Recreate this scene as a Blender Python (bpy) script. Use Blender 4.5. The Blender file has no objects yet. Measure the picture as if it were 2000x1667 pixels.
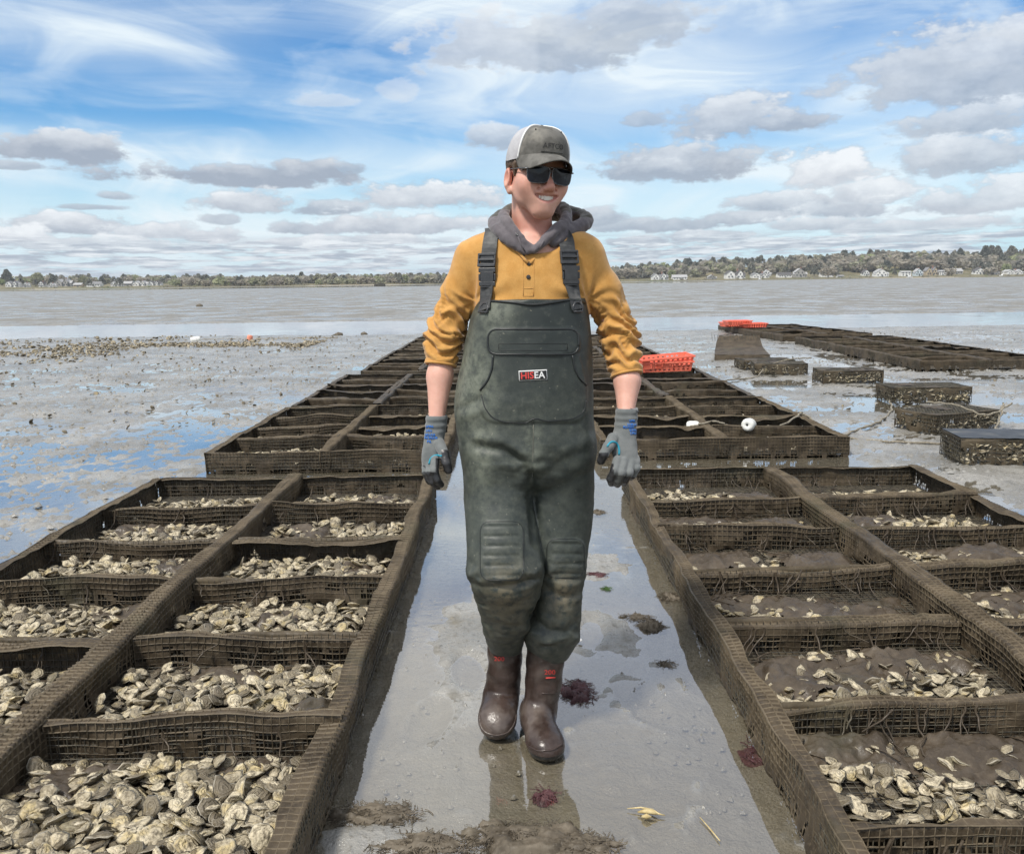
import bpy, bmesh, math, random
import numpy as np
from mathutils import Vector, Matrix
from mathutils.bvhtree import BVHTree

# ------------------------------------------------------------------ camera, sky, sun, exposure
SC = bpy.context.scene
COL = SC.collection
FPX, CAM_H = 1700.0, 1.39                    # focal length in photo pixels, eye height in metres
PITCH = math.atan((833.5 - 549.0) / FPX)
ROLL = math.atan(0.013)

cam = bpy.data.cameras.new('camera'); cam_ob = bpy.data.objects.new('camera', cam); COL.objects.link(cam_ob)
cam.sensor_width = 36.0; cam.lens = 36.0 * FPX / 2000.0
cam.clip_start = 0.05; cam.clip_end = 6000.0
cp_, sp_ = math.cos(PITCH), math.sin(PITCH)
_r, _u, _f = Vector((1, 0, 0)), Vector((0, sp_, cp_)), Vector((0, cp_, -sp_))
cr_, sr_ = math.cos(ROLL), math.sin(ROLL)
_R = _r * cr_ - _u * sr_; _U = _r * sr_ + _u * cr_
cam_ob.matrix_world = Matrix(((_R.x, _U.x, -_f.x, 0), (_R.y, _U.y, -_f.y, 0), (_R.z, _U.z, -_f.z, CAM_H), (0, 0, 0, 1)))
SC.camera = cam_ob

SUN_EL, SUN_AZ = math.radians(56), math.radians(220)    # azimuth clockwise from +Y
sun_dir = Vector((math.cos(SUN_EL) * math.sin(SUN_AZ), math.cos(SUN_EL) * math.cos(SUN_AZ), math.sin(SUN_EL)))
sl = bpy.data.lights.new('sun', 'SUN'); sl.energy = 3.7; sl.angle = math.radians(8.0); sl.color = (1.0, 0.95, 0.87)
so = bpy.data.objects.new('sun', sl); COL.objects.link(so)
so.rotation_euler = sun_dir.to_track_quat('Z', 'Y').to_euler()

SC.view_settings.view_transform = 'Standard'; SC.view_settings.look = 'None'
SC.view_settings.exposure = 0.15; SC.view_settings.gamma = 1.0; SC.view_settings.use_curve_mapping = False
SC.cycles.max_bounces = 8; SC.cycles.transparent_max_bounces = 12
SC.cycles.caustics_reflective = False; SC.cycles.caustics_refractive = False
SC.cycles.use_denoising = True
SC.cycles.sample_clamp_indirect = 6.0

def ray(px, py):
    a = (px - 1000.0) / FPX; b = -(py - 833.5) / FPX
    x = a * cr_ + b * sr_; u = -a * sr_ + b * cr_
    return np.array([x, cp_ + u * sp_, -sp_ + u * cp_])
CAMP = np.array([0, 0, CAM_H])
def at(px, py, Y):                            # point of the place seen there at depth Y
    r = ray(px, py); return CAMP + r * (Y / r[1])
def gnd(px, py, z=0.0):                       # point of the place seen there at height z
    r = ray(px, py); return CAMP + r * ((z - CAM_H) / r[2])

world = bpy.data.worlds.new('World'); SC.world = world; world.use_nodes = True
W = world.node_tree; W.nodes.clear()

# ---- tiny node language
class S:
    """a socket with arithmetic"""
    def __init__(s, nt, sock): s.nt, s.k = nt, sock
    def _m(s, op, *o, clamp=False):
        n = s.nt.nodes.new('ShaderNodeMath'); n.operation = op; n.use_clamp = clamp
        for i, v in enumerate((s,) + o):
            if isinstance(v, S): s.nt.links.new(v.k, n.inputs[i])
            else: n.inputs[i].default_value = float(v)
        return S(s.nt, n.outputs[0])
    def __add__(s, o): return s._m('ADD', o)
    __radd__ = __add__
    def __sub__(s, o): return s._m('SUBTRACT', o)
    def __rsub__(s, o): return (s * -1.0) + o
    def __mul__(s, o): return s._m('MULTIPLY', o)
    __rmul__ = __mul__
    def __truediv__(s, o): return s._m('DIVIDE', o)
    def pow(s, o): return s._m('POWER', o)
    def max(s, o): return s._m('MAXIMUM', o)
    def min(s, o): return s._m('MINIMUM', o)
    def abs(s): return s._m('ABSOLUTE')
    def sin(s): return s._m('SINE')
    def sqrt(s): return s._m('SQRT')
    def asin(s): return s._m('ARCSINE')
    def fract(s): return s._m('FRACT')
    def atan2(s, o): return s._m('ARCTAN2', o)
    def clamp(s): return s._m('ADD', 0.0, clamp=True)
    def ramp(s, a, b, smooth=True, lo=0.0, hi=1.0):
        n = s.nt.nodes.new('ShaderNodeMapRange'); n.interpolation_type = 'SMOOTHSTEP' if smooth else 'LINEAR'
        s.nt.links.new(s.k, n.inputs[0])
        if b < a: a, b, lo, hi = b, a, hi, lo
        for i, v in zip((1, 2, 3, 4), (a, b, lo, hi)): n.inputs[i].default_value = v
        return S(s.nt, n.outputs[0])
def vec(nt, x, y, z=0.0):
    n = nt.nodes.new('ShaderNodeCombineXYZ')
    for i, v in enumerate((x, y, z)):
        if isinstance(v, S): nt.links.new(v.k, n.inputs[i])
        else: n.inputs[i].default_value = v
    return n.outputs[0]
def sep(nt, sock):
    n = nt.nodes.new('ShaderNodeSeparateXYZ'); nt.links.new(sock, n.inputs[0])
    return [S(nt, o) for o in n.outputs]
def noise(nt, co, scale=1.0, detail=4.0, rough=0.55, dist=0.0, lac=2.0):
    n = nt.nodes.new('ShaderNodeTexNoise')
    if nt is W: n.noise_dimensions = '2D'
    if co is not None: nt.links.new(co, n.inputs['Vector'])
    n.inputs['Scale'].default_value = scale; n.inputs['Detail'].default_value = detail
    n.inputs['Roughness'].default_value = rough; n.inputs['Distortion'].default_value = dist
    n.inputs['Lacunarity'].default_value = lac
    return S(nt, n.outputs['Fac'])
def voro(nt, co, scale=1.0, feature='F1', rand=1.0):
    n = nt.nodes.new('ShaderNodeTexVoronoi'); n.feature = feature
    if co is not None: nt.links.new(co, n.inputs['Vector'])
    n.inputs['Scale'].default_value = scale; n.inputs['Randomness'].default_value = rand
    return S(nt, n.outputs['Distance']), n
def mixc(nt, fac, a, b, mode='MIX'):
    n = nt.nodes.new('ShaderNodeMix'); n.data_type = 'RGBA'; n.blend_type = mode; n.clamp_factor = True
    for i, v in ((0, fac), (6, a), (7, b)):
        if isinstance(v, S): nt.links.new(v.k, n.inputs[i])
        elif hasattr(v, 'is_output'): nt.links.new(v, n.inputs[i])
        elif i == 0: n.inputs[i].default_value = v
        else: n.inputs[i].default_value = (*v, 1.0)
    return n.outputs[2]
def srgb(r, g, b):
    f = lambda c: (c / 12.92 if c <= 0.04045 else ((c + 0.055) / 1.055) ** 2.4)
    return (f(r / 255), f(g / 255), f(b / 255))

# ---- the sky: Nishita blue, high cirrus veil, grey cumulus in rows
def build_sky():
    sky = W.nodes.new('ShaderNodeTexSky'); sky.sky_type = 'NISHITA'; sky.sun_disc = False
    sky.sun_elevation = SUN_EL; sky.sun_rotation = SUN_AZ; sky.altitude = 0.0
    sky.air_density = 1.0; sky.dust_density = 0.4; sky.ozone_density = 2.5
    tc = W.nodes.new('ShaderNodeTexCoord')
    X, Y, Z = sep(W, tc.outputs['Generated'])
    el = Z.max(-0.999).min(0.999).asin()
    az = X.atan2(Y)
    def azel(px, py):
        d = ray(px, py); d = d / np.linalg.norm(d)
        return math.atan2(d[0], d[1]), math.asin(d[2])
    def vm(op, a, b, c=None):
        n = W.nodes.new('ShaderNodeVectorMath'); n.operation = op
        for k, q in enumerate((a, b, c)):
            if q is None: continue
            if isinstance(q, tuple): n.inputs[k].default_value = q
            else: W.links.new(q, n.inputs[k])
        return n.outputs['Value' if op == 'LENGTH' else 'Vector']
    ae = vec(W, az, el, 0.0)
    hsv = W.nodes.new('ShaderNodeHueSaturation'); hsv.inputs['Hue'].default_value = 0.502
    hsv.inputs['Saturation'].default_value = 1.35
    W.links.new(sky.outputs[0], hsv.inputs['Color'])
    base = mixc(W, 1.0, hsv.outputs[0], (SKY_K * 0.86, SKY_K * 1.03, SKY_K * 1.10), 'MULTIPLY')
    base = mixc(W, el.ramp(0.17, 0.0) * 0.8, base, (0.50, 0.76, 0.93))
    WHITE = (0.79, 0.875, 0.92)
    GREY, LIT = (0.335, 0.385, 0.47), (0.84, 0.87, 0.90)
    def cloudcol(lit): return mixc(W, lit, GREY, LIT)
    def bgnode(c):
        n = W.nodes.new('ShaderNodeBackground'); n.inputs['Strength'].default_value = SKY_STRENGTH; W.links.new(c, n.inputs['Color']); return n.outputs[0]
    def mixs(f, a, b):
        n = W.nodes.new('ShaderNodeMixShader'); W.links.new(f.k, n.inputs[0]); W.links.new(a, n.inputs[1]); W.links.new(b, n.inputs[2]); return n.outputs[0]
    # --- in the direction of the far shore: cirrus veil and the single cumulus clouds one can tell apart
    def front(blobs, softs):
        dirv = vec(W, az, el * 2.1, 0.0)
        n_edge = noise(W, dirv, 24.0, 6.0, 0.62) - 0.5
        n_big = noise(W, dirv, 8.0, 3.0, 0.5) - 0.5
        cx, cy = az * 0.96 + el * 0.28, el * 0.96 - az * 0.28
        cir1 = noise(W, vec(W, cx * 1.6, (el + az * 0.10) * 11.0, 0.3), 1.6, 6.0, 0.6, 0.6)
        cir2 = noise(W, vec(W, az * 2.4, el * 7.0, 3.1), 2.2, 5.0, 0.55, 0.9)
        veil = None
        for (px, py, rx, ry, st) in softs:
            a0, e0 = azel(px, py)
            L = S(W, vm('LENGTH', vm('MULTIPLY_ADD', ae, (FPX / rx, FPX / ry, 0.0), (-a0 * FPX / rx, -e0 * FPX / ry, 0.0)), None))
            q = L.ramp(0.15, 1.0, lo=st, hi=0.0)
            veil = q if veil is None else veil.max(q)
        cir = (cir1.ramp(0.42, 0.80) * 0.38 + cir2.ramp(0.42, 0.72) * 0.30 + veil * 0.80 + (cir2 - 0.5) * veil * 1.1).clamp()
        col = mixc(W, cir * 0.92, base, WHITE)
        mask = lit = None
        wob = n_edge * 1.6 + n_big * 0.9 + 1.0
        n11 = n_edge * 1.2
        for i, (px, py, rx, ry, tb, st) in enumerate(blobs):
            a0, e0 = azel(px, py); sx, sy = FPX / (rx * 1.02), FPX / (ry * 1.02)
            if i % 2: sx = -sx
            v = vm('MULTIPLY_ADD', ae, (sx, sy, 0.0), (-a0 * sx, -e0 * sy, 0.0))
            L = S(W, vm('LENGTH', vm('MAXIMUM', v, vm('MULTIPLY', v, (-0.85, -1.5, 0.0))), None))   # flat underside, billowing top
            m = (wob - L).ramp(0.0, 0.38, hi=st)
            t = n11 + (el * (0.55 * sy))
            li = t.ramp(0.55 * sy * e0 - (tb - 0.50) - 0.35, 0.55 * sy * e0 - (tb - 0.50) + 0.80, smooth=False)
            if mask is None: mask, lit = m, li
            else:
                n = W.nodes.new('ShaderNodeMix'); n.data_type = 'FLOAT'; n.clamp_factor = False
                W.links.new(m.k, n.inputs[0]); W.links.new(lit.k, n.inputs[2]); W.links.new(li.k, n.inputs[3]); lit = S(W, n.outputs[0])
                mask = mask.max(m)
        # rows of small cumulus crowding to the horizon
        rows = noise(W, vec(W, az * 11.0, el * 100.0, 1.7), 1.5, 5.0, 0.6)
        rows2 = noise(W, vec(W, az * 15.0, el * 170.0, 5.0), 1.3, 4.0, 0.6)
        rm = rows.ramp(0.40, 0.54) * el.ramp(0.055, 0.038) * 0.92
        lit = lit + (rows2.ramp(0.36, 0.66) - lit) * rm
        mask = mask.max(rm)
        return bgnode(mixc(W, mask * 0.94, col, cloudcol(lit)))
    softs = [(1230, 130, 560, 190, 1.0), (1750, 190, 480, 190, .7), (330, 320, 900, 85, .66), (120, 40, 520, 110, .42), (1450, 380, 900, 170, .85), (430, 480, 1400, 140, .75), (900, 0, 420, 70, .75)]
    left = [
        (135, 295, 112, 34, .25, 1), (45, 326, 55, 12, .2, .8), (480, 348, 200, 27, .12, 1), (600, 336, 85, 30, .2, 1), (672, 330, 55, 16, .2, .8),
        (470, 398, 108, 27, .65, 1), (645, 408, 68, 20, .3, .9), (830, 388, 140, 36, .7, 1), (790, 441, 170, 28, .6, 1), (570, 447, 46, 18, .4, .9),
        (985, 272, 70, 30, .35, .8), (620, 197, 62, 18, .5, .45), (775, 178, 34, 22, .5, .4),
        (120, 440, 130, 26, .6, 1), (310, 452, 80, 24, .8, 1), (425, 464, 90, 20, .6, 1), (228, 384, 32, 11, .3, .8), (175, 405, 60, 8, .3, .8), (435, 428, 36, 16, .35, .8),
        (560, 474, 150, 13, .7, .9), (740, 470, 110, 13, .6, .9), (640, 482, 60, 12, 1.0, .9), (210, 478, 190, 16, .7, .9), (20, 458, 60, 22, 1.0, 1)]
    both = [(1075, 95, 235, 70, .3, .75)]
    right = [
        (1230, 45, 120, 60, .25, .7), (1900, 150, 185, 100, .5, .85), (1985, 100, 110, 70, .6, .8), (1890, 243, 135, 38, .5, .85), (1880, 305, 150, 44, .6, .9),
        (1420, 240, 115, 52, .5, .9), (1535, 243, 85, 28, .3, .9), (1340, 322, 185, 44, .35, .95), (1240, 338, 90, 26, .2, .9), (1625, 332, 82, 48, 1.0, 1), (1260, 235, 44, 20, .35, .7),
        (1550, 402, 110, 24, .45, .9), (1690, 384, 75, 32, .75, .9), (1670, 412, 70, 24, .4, .9), (1860, 402, 115, 28, .65, .9), (1980, 380, 65, 34, .8, .9),
        (1290, 441, 150, 22, .3, .9), (1440, 428, 95, 20, .45, .9), (1160, 424, 70, 24, .3, .9), (1400, 462, 120, 16, .5, .9), (1610, 441, 140, 17, .6, .9), (1820, 442, 170, 19, .6, .9),
        (1250, 472, 80, 14, .4, .9), (1520, 478, 170, 12, .6, .9), (1760, 468, 170, 13, .7, .9)]
    sh_front = mixs(az.ramp(0.028, 0.038), front(left + both, softs[:1] + softs[2:]), front(both + right, softs[:2] + softs[4:]))
    # --- the unseen rest: broken cloud, made brighter and whiter to lift ambient light and reflections
    zc = Z.max(0.0) + 0.09
    plane = vec(W, X / zc, Y / zc, 0.0)
    deck = noise(W, plane, 0.8, 4.0, 0.58)
    low = mixc(W, deck.ramp(0.40, 0.70) * 0.45 + 0.50, base, (1.02, 1.01, 0.98))
    sh_rest = bgnode(mixc(W, deck.ramp(0.52, 0.66) * 0.60, low, cloudcol(deck.ramp(0.52, 0.76, lo=1.0, hi=0.45))))
    inside = az.abs().ramp(0.66, 0.58) * el.ramp(0.40, 0.31) * el.ramp(-0.03, -0.01)
    out = W.nodes.new('ShaderNodeOutputWorld'); W.links.new(mixs(inside, sh_rest, sh_front), out.inputs['Surface'])
SKY_STRENGTH = 1.0          # cloud colours above are radiances; the Nishita blue is scaled by SKY_K below
SKY_K = 0.115
build_sky()
world.cycles.sampling_method = 'MANUAL'; world.cycles.sample_map_resolution = 512

# ------------------------------------------------------------------ helpers
def new_mesh(name, v, f, mat=None, parent=None, smooth=False, loc=None):
    """v: (n,3) array, f: (m,3|4) array or list of tuples -> linked object"""
    me = bpy.data.meshes.new(name)
    v = np.asarray(v, dtype=np.float32)
    if isinstance(f, np.ndarray):
        k = f.shape[1]
        me.vertices.add(len(v)); me.vertices.foreach_set('co', v.ravel())
        me.loops.add(f.size); me.loops.foreach_set('vertex_index', f.astype(np.int32).ravel())
        me.polygons.add(len(f)); me.polygons.foreach_set('loop_start', np.arange(0, f.size, k, dtype=np.int32))
        me.update(calc_edges=True); me.validate()
    else:
        me.from_pydata([tuple(map(float, p)) for p in v], [], f); me.update()
    if smooth: me.polygons.foreach_set('use_smooth', np.ones(len(me.polygons), dtype=bool))
    ob = bpy.data.objects.new(name, me); COL.objects.link(ob)
    if mat is not None:
        for m in (mat if isinstance(mat, (list, tuple)) else [mat]): me.materials.append(m)
    if parent is not None: ob.parent = parent
    if loc is not None: ob.location = loc
    return ob
def tag(o, label=None, cat=None, group=None, kind=None):
    for k, v in (('label', label), ('category', cat), ('group', group), ('kind', kind)):
        if v: o[k] = v
    return o
def empty(name, loc=(0, 0, 0), rz=0.0):
    o = bpy.data.objects.new(name, None); COL.objects.link(o); o.location = loc; o.rotation_euler = (0, 0, rz)
    o.empty_display_size = 0.1
    return o
def attr(ob, name, vals):
    a = ob.data.attributes.new(name, 'FLOAT', 'POINT'); a.data.foreach_set('value', np.asarray(vals, dtype=np.float32).ravel())

# vectorised gradient-free value noise
def _hash(i, j, k, seed):
    n = (i.astype(np.int64) * 374761393 + j.astype(np.int64) * 668265263 + k.astype(np.int64) * 2147483647 + seed * 1274126177) & 0xffffffff
    n = ((n ^ (n >> 13)) * 1274126177) & 0xffffffff
    n = ((n ^ (n >> 16)) * 2246822519) & 0xffffffff
    return ((n ^ (n >> 15)) & 0xffff) / 65535.0
def vnoise(x, y, z=0.0, seed=0):
    x, y, z = np.broadcast_arrays(np.asarray(x, float), np.asarray(y, float), np.asarray(z, float))
    i, j, k = np.floor(x), np.floor(y), np.floor(z)
    fx, fy, fz = x - i, y - j, z - k
    fx, fy, fz = fx * fx * fx * (fx * (fx * 6 - 15) + 10), fy * fy * fy * (fy * (fy * 6 - 15) + 10), fz * fz * (3 - 2 * fz)
    flat = not np.any(z)
    def L(kk):
        a = _hash(i, j, kk, seed); b = _hash(i + 1, j, kk, seed); c = _hash(i, j + 1, kk, seed); d = _hash(i + 1, j + 1, kk, seed)
        return (a * (1 - fx) + b * fx) * (1 - fy) + (c * (1 - fx) + d * fx) * fy
    r = L(k)
    if not flat: r = r * (1 - fz) + L(k + 1) * fz
    return r * 2 - 1
def fbm(x, y, z=0.0, o=4, seed=0, g=0.5):
    s = 0.0; a = 1.0; t = 0.0
    for q in range(o):
        s = s + a * vnoise(np.asarray(x) * 2 ** q + 17.3 * q, np.asarray(y) * 2 ** q - 9.1 * q, np.asarray(z) * 2 ** q, seed + q); t += a; a *= g
    return s / t

class MB:
    """collects boxes, tubes and sheets into one mesh"""
    def __init__(s): s.v = []; s.f = []; s.n = 0
    def add(s, v, f):
        v = np.asarray(v, float); s.v.append(v); s.f += [tuple(i + s.n for i in q) for q in f]; s.n += len(v); return s
    def box(s, c, d, rot=None):
        c = np.asarray(c, float); d = np.asarray(d, float) / 2
        p = np.array([(x, y, z) for x in (-1, 1) for y in (-1, 1) for z in (-1, 1)]) * d
        if rot is not None: p = p @ np.asarray(rot).T
        return s.add(p + c, [(0, 1, 3, 2), (4, 6, 7, 5), (0, 4, 5, 1), (2, 3, 7, 6), (0, 2, 6, 4), (1, 5, 7, 3)])
    def tube(s, pts, r, n=8, cap=True):
        pts = np.asarray(pts, float); m = len(pts); r = np.broadcast_to(np.asarray(r, float), (m,))
        t = np.gradient(pts, axis=0); t /= np.linalg.norm(t, axis=1)[:, None] + 1e-12
        ref = np.array([0, 0, 1.0]) if abs(t[0][2]) < 0.9 else np.array([1.0, 0, 0])
        u = np.cross(t[0], ref); u /= np.linalg.norm(u); V = []
        for i in range(m):
            u = u - t[i] * np.dot(u, t[i]); u /= np.linalg.norm(u) + 1e-12; w = np.cross(t[i], u)
            a = np.arange(n) * 2 * math.pi / n
            V.append(pts[i] + r[i] * (np.cos(a)[:, None] * u + np.sin(a)[:, None] * w))
        F = [(i * n + j, i * n + (j + 1) % n, (i + 1) * n + (j + 1) % n, (i + 1) * n + j) for i in range(m - 1) for j in range(n)]
        if cap: F += [tuple(range(n - 1, -1, -1)), tuple((m - 1) * n + j for j in range(n))]
        return s.add(np.concatenate(V), F)
    def lathe(s, prof, n=16, M=None):
        """prof: (r, z) pairs, closed at both ends"""
        V = []
        for r, z in prof:
            a = np.arange(n) * 2 * math.pi / n
            V.append(np.stack([r * np.cos(a), r * np.sin(a), np.full(n, z)], 1))
        V = np.concatenate(V); m = len(prof)
        if M is not None: M = np.asarray(M); V = V @ M[:3, :3].T + M[:3, 3]
        F = [(i * n + j, i * n + (j + 1) % n, (i + 1) * n + (j + 1) % n, (i + 1) * n + j) for i in range(m - 1) for j in range(n)]
        F += [tuple(range(n - 1, -1, -1)), tuple((m - 1) * n + j for j in range(n))]
        return s.add(V, F)
    def build(s, name, mat, parent=None, smooth=False, loc=None):
        return new_mesh(name, np.concatenate(s.v), s.f, mat, parent, smooth, loc)
def grid_faces(nu, nv):
    i = np.arange(nu - 1)[:, None] * nv + np.arange(nv - 1)[None, :]
    return np.stack([i, i + nv, i + nv + 1, i + 1], -1).reshape(-1, 4)

# ---- materials
def mat_base(name):
    m = bpy.data.materials.new(name); m.use_nodes = True; nt = m.node_tree
    b = nt.nodes['Principled BSDF']; return m, nt, b
def geo(nt, which='Object'):
    return nt.nodes.new('ShaderNodeTexCoord').outputs[which]
def wpos(nt): return nt.nodes.new('ShaderNodeNewGeometry').outputs['Position']
def bump(nt, b, h, strength=0.4, dist=0.01):
    n = nt.nodes.new('ShaderNodeBump'); n.inputs['Strength'].default_value = strength; n.inputs['Distance'].default_value = dist
    nt.links.new(h.k, n.inputs['Height']); nt.links.new(n.outputs[0], b.inputs['Normal'])
def setc(nt, b, c):
    if isinstance(c, tuple): b.inputs['Base Color'].default_value = (*c, 1)
    else: nt.links.new(c, b.inputs['Base Color'])
def setr(nt, b, r):
    if isinstance(r, S): nt.links.new(r.k, b.inputs['Roughness'])
    else: b.inputs['Roughness'].default_value = r
def getattr_node(nt, name):
    n = nt.nodes.new('ShaderNodeAttribute'); n.attribute_name = name; return S(nt, n.outputs['Fac'])
def mat_noise(name, c1, c2, scale=20, rough=0.7, bscale=None, bstr=0.3, bdist=0.003, c3=None, metallic=0.0, det=5, spec=None, co='pos'):
    m, nt, b = mat_base(name); p = wpos(nt) if co == 'pos' else geo(nt)
    n1 = noise(nt, p, scale, det, 0.6)
    c = mixc(nt, n1.ramp(0.35, 0.65), c1, c2)
    if c3: c = mixc(nt, noise(nt, p, scale * 0.31, 4, 0.6).ramp(0.52, 0.68), c, c3)
    setc(nt, b, c); setr(nt, b, rough); b.inputs['Metallic'].default_value = metallic
    if spec is not None: b.inputs['Specular IOR Level'].default_value = spec
    if bscale: bump(nt, b, noise(nt, p, bscale, 4, 0.6), bstr, bdist)
    return m
def mat_plain(name, c, rough=0.5, metallic=0.0, **k):
    m, nt, b = mat_base(name); setc(nt, b, c); setr(nt, b, rough); b.inputs['Metallic'].default_value = metallic
    for kk, vv in k.items(): b.inputs[kk.replace('_', ' ')].default_value = vv
    return m
# ------------------------------------------------------------------ the tidal flat and its water
def sstep(a, b, x):
    t = np.clip((x - a) / (b - a), 0, 1); return t * t * (3 - 2 * t)
def mud_height(x, y):
    """height of the mud above the water level (z = 0)"""
    far = sstep(14, 40, y)
    pool = fbm(x * 0.55 + 0.15 * y, y * 0.75, 0, 3, 3)                       # broad shallow pools
    pool2 = fbm(x * 1.7, y * 2.4, 0, 3, 11)
    lump = fbm(x * 9.0, y * 9.0, 0, 3, 23)                                   # worm casts and crumbs
    fine = fbm(x * 26, y * 26, 0, 2, 29)
    h = 0.007 * pool + 0.010 * pool2 + 0.013 * np.maximum(lump, -0.45) + 0.010 * np.maximum(fine, -0.4) * (1 - far) + 0.0030
    h = h + 0.010 * far
    crumbs = np.maximum(vnoise(x * 24, y * 24, 0, 5) - 0.40, 0) * 0.040 * (0.4 + 0.8 * np.clip(pool2 + 0.4, 0, 1))
    h = h + crumbs
    # left flat: more pools close to the rack
    lf = sstep(-2.2, -2.8, x) * sstep(11, 4, y); h = h - 0.0060 * lf
    rf = sstep(2.6, 3.1, x) * sstep(26, 8, y); h = h - 0.002 * rf + 0.012 * rf * pool2
    # walkway: a film of water on firm mud, mud showing in the middle distance
    ww = sstep(-0.62, -0.45, x) * sstep(0.80, 0.64, x) * sstep(23.5, 21, y)
    wm = -0.015 + 0.006 * pool2 + 0.006 * lump + 0.004 * fine + 0.55 * crumbs
    mid = np.exp(-((y - 3.5) / 1.25) ** 2) * (0.62 + 0.9 * fbm(x * 3.2 + 5, y * 2.4, 0, 3, 31))
    wm = wm + 0.0250 * mid * sstep(-0.42, -0.2, x) * sstep(0.66, 0.42, x)
    for (fx, fy, fa) in ((-0.16, 2.95, .2), (0.30, 3.30, -.15), (-0.12, 3.9, .1), (0.25, 4.5, .0), (0.42, 2.72, .3), (-0.28, 2.62, -.2)):     # old boot prints
        u = (x - fx) * math.cos(fa) + (y - fy) * math.sin(fa); w_ = -(x - fx) * math.sin(fa) + (y - fy) * math.cos(fa); q = (u / 0.062) ** 2 + (w_ / 0.15) ** 2
        wm = wm - 0.020 * np.exp(-q ** 2) + 0.012 * np.exp(-((np.sqrt(q) - 1.25) / 0.25) ** 2) * (0.6 + 0.8 * lump)
    wm = wm + 0.008 * np.exp(-((x + 0.05) / 0.22) ** 2 - ((y - 3.0) / 0.35) ** 2)
    # dragged-up mound in front of the boots
    wm = wm + 0.022 * np.exp(-((x - 0.02) / 0.20) ** 2 - ((y - 1.84) / 0.13) ** 2) * (1 + 0.5 * lump)
    wm = wm + 0.026 * np.exp(-((x + 0.40) / 0.20) ** 2 - ((y - 2.02) / 0.11) ** 2) * (1 + 0.5 * lump)
    h = h * (1 - ww) + wm * ww
    # under the racks
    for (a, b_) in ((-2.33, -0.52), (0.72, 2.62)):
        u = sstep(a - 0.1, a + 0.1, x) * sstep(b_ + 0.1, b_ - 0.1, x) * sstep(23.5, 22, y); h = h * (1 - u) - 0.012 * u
    # shell bank on the left
    sb = np.exp(-((y - 19.8 - 0.16 * (x + 9)) / 3.4) ** 2) * sstep(-4.5, -7.5, x); h = h + 0.014 * sb
    # the tidal channel
    nearb = 24.4 + 0.02 * x + 0.5 * fbm(x * 0.25, y * 0 + 3, 0, 3, 41); farb = 32.6 + 0.015 * x + 0.45 * fbm(x * 0.3, y * 0 + 8, 0, 3, 43)
    ch = sstep(nearb - 0.5, nearb + 0.6, y) * sstep(farb + 0.5, farb - 0.6, y)
    bank = np.exp(-((y - nearb + 1.2) / 0.8) ** 2) + np.exp(-((y - farb - 1.2) / 0.9) ** 2)
    h = h + 0.02 * bank
    return h * (1 - ch) - 0.30 * ch

def mat_mud():
    m, nt, b = mat_base('wet_mud'); p = wpos(nt)
    x, y, z = sep(nt, p)
    n1 = noise(nt, p, 1.3, 6, 0.6); n2 = noise(nt, p, 11.0, 6, 0.65); n3 = noise(nt, p, 46.0, 4, 0.6)
    c = mixc(nt, n1.ramp(0.35, 0.65), (0.205, 0.199, 0.181), (0.320, 0.312, 0.288))
    c = mixc(nt, n2.ramp(0.50, 0.70) * 0.75, c, (0.150, 0.138, 0.112))
    c = mixc(nt, n3.ramp(0.55, 0.75) * 0.6, c, (0.075, 0.062, 0.042))
    spk = noise(nt, p, 75.0, 2, 0.5).ramp(0.68, 0.74)
    c = mixc(nt, spk * 0.75, c, (0.040, 0.034, 0.026))
    # a thin olive and brown film of algae
    c = mixc(nt, noise(nt, p, 2.7, 5, 0.65).ramp(0.56, 0.70) * 0.55, c, (0.150, 0.128, 0.082))
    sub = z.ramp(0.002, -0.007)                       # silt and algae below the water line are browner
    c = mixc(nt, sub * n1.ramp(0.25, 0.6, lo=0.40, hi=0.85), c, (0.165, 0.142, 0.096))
    streak = noise(nt, vec(nt, x * 0.42, y * 0.33, 0.0), 1.0, 8, 0.66)
    r = n2.ramp(0.35, 0.7, lo=0.14, hi=0.55)
    far = y.ramp(24.0, 40.0)
    r2 = streak.ramp(0.44, 0.58, lo=0.70, hi=0.18)
    c = mixc(nt, far * streak.ramp(0.60, 0.42) * 0.45, c, (0.105, 0.100, 0.085))
    r = r + (r2 - r) * far
    setc(nt, b, c); setr(nt, b, r); b.inputs['Specular IOR Level'].default_value = 0.6
    hh = n2 * 0.6 + n3 * 0.5 + noise(nt, p, 120.0, 3, 0.6) * 0.25
    bump(nt, b, hh, 0.75, 0.022)
    return m
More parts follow.
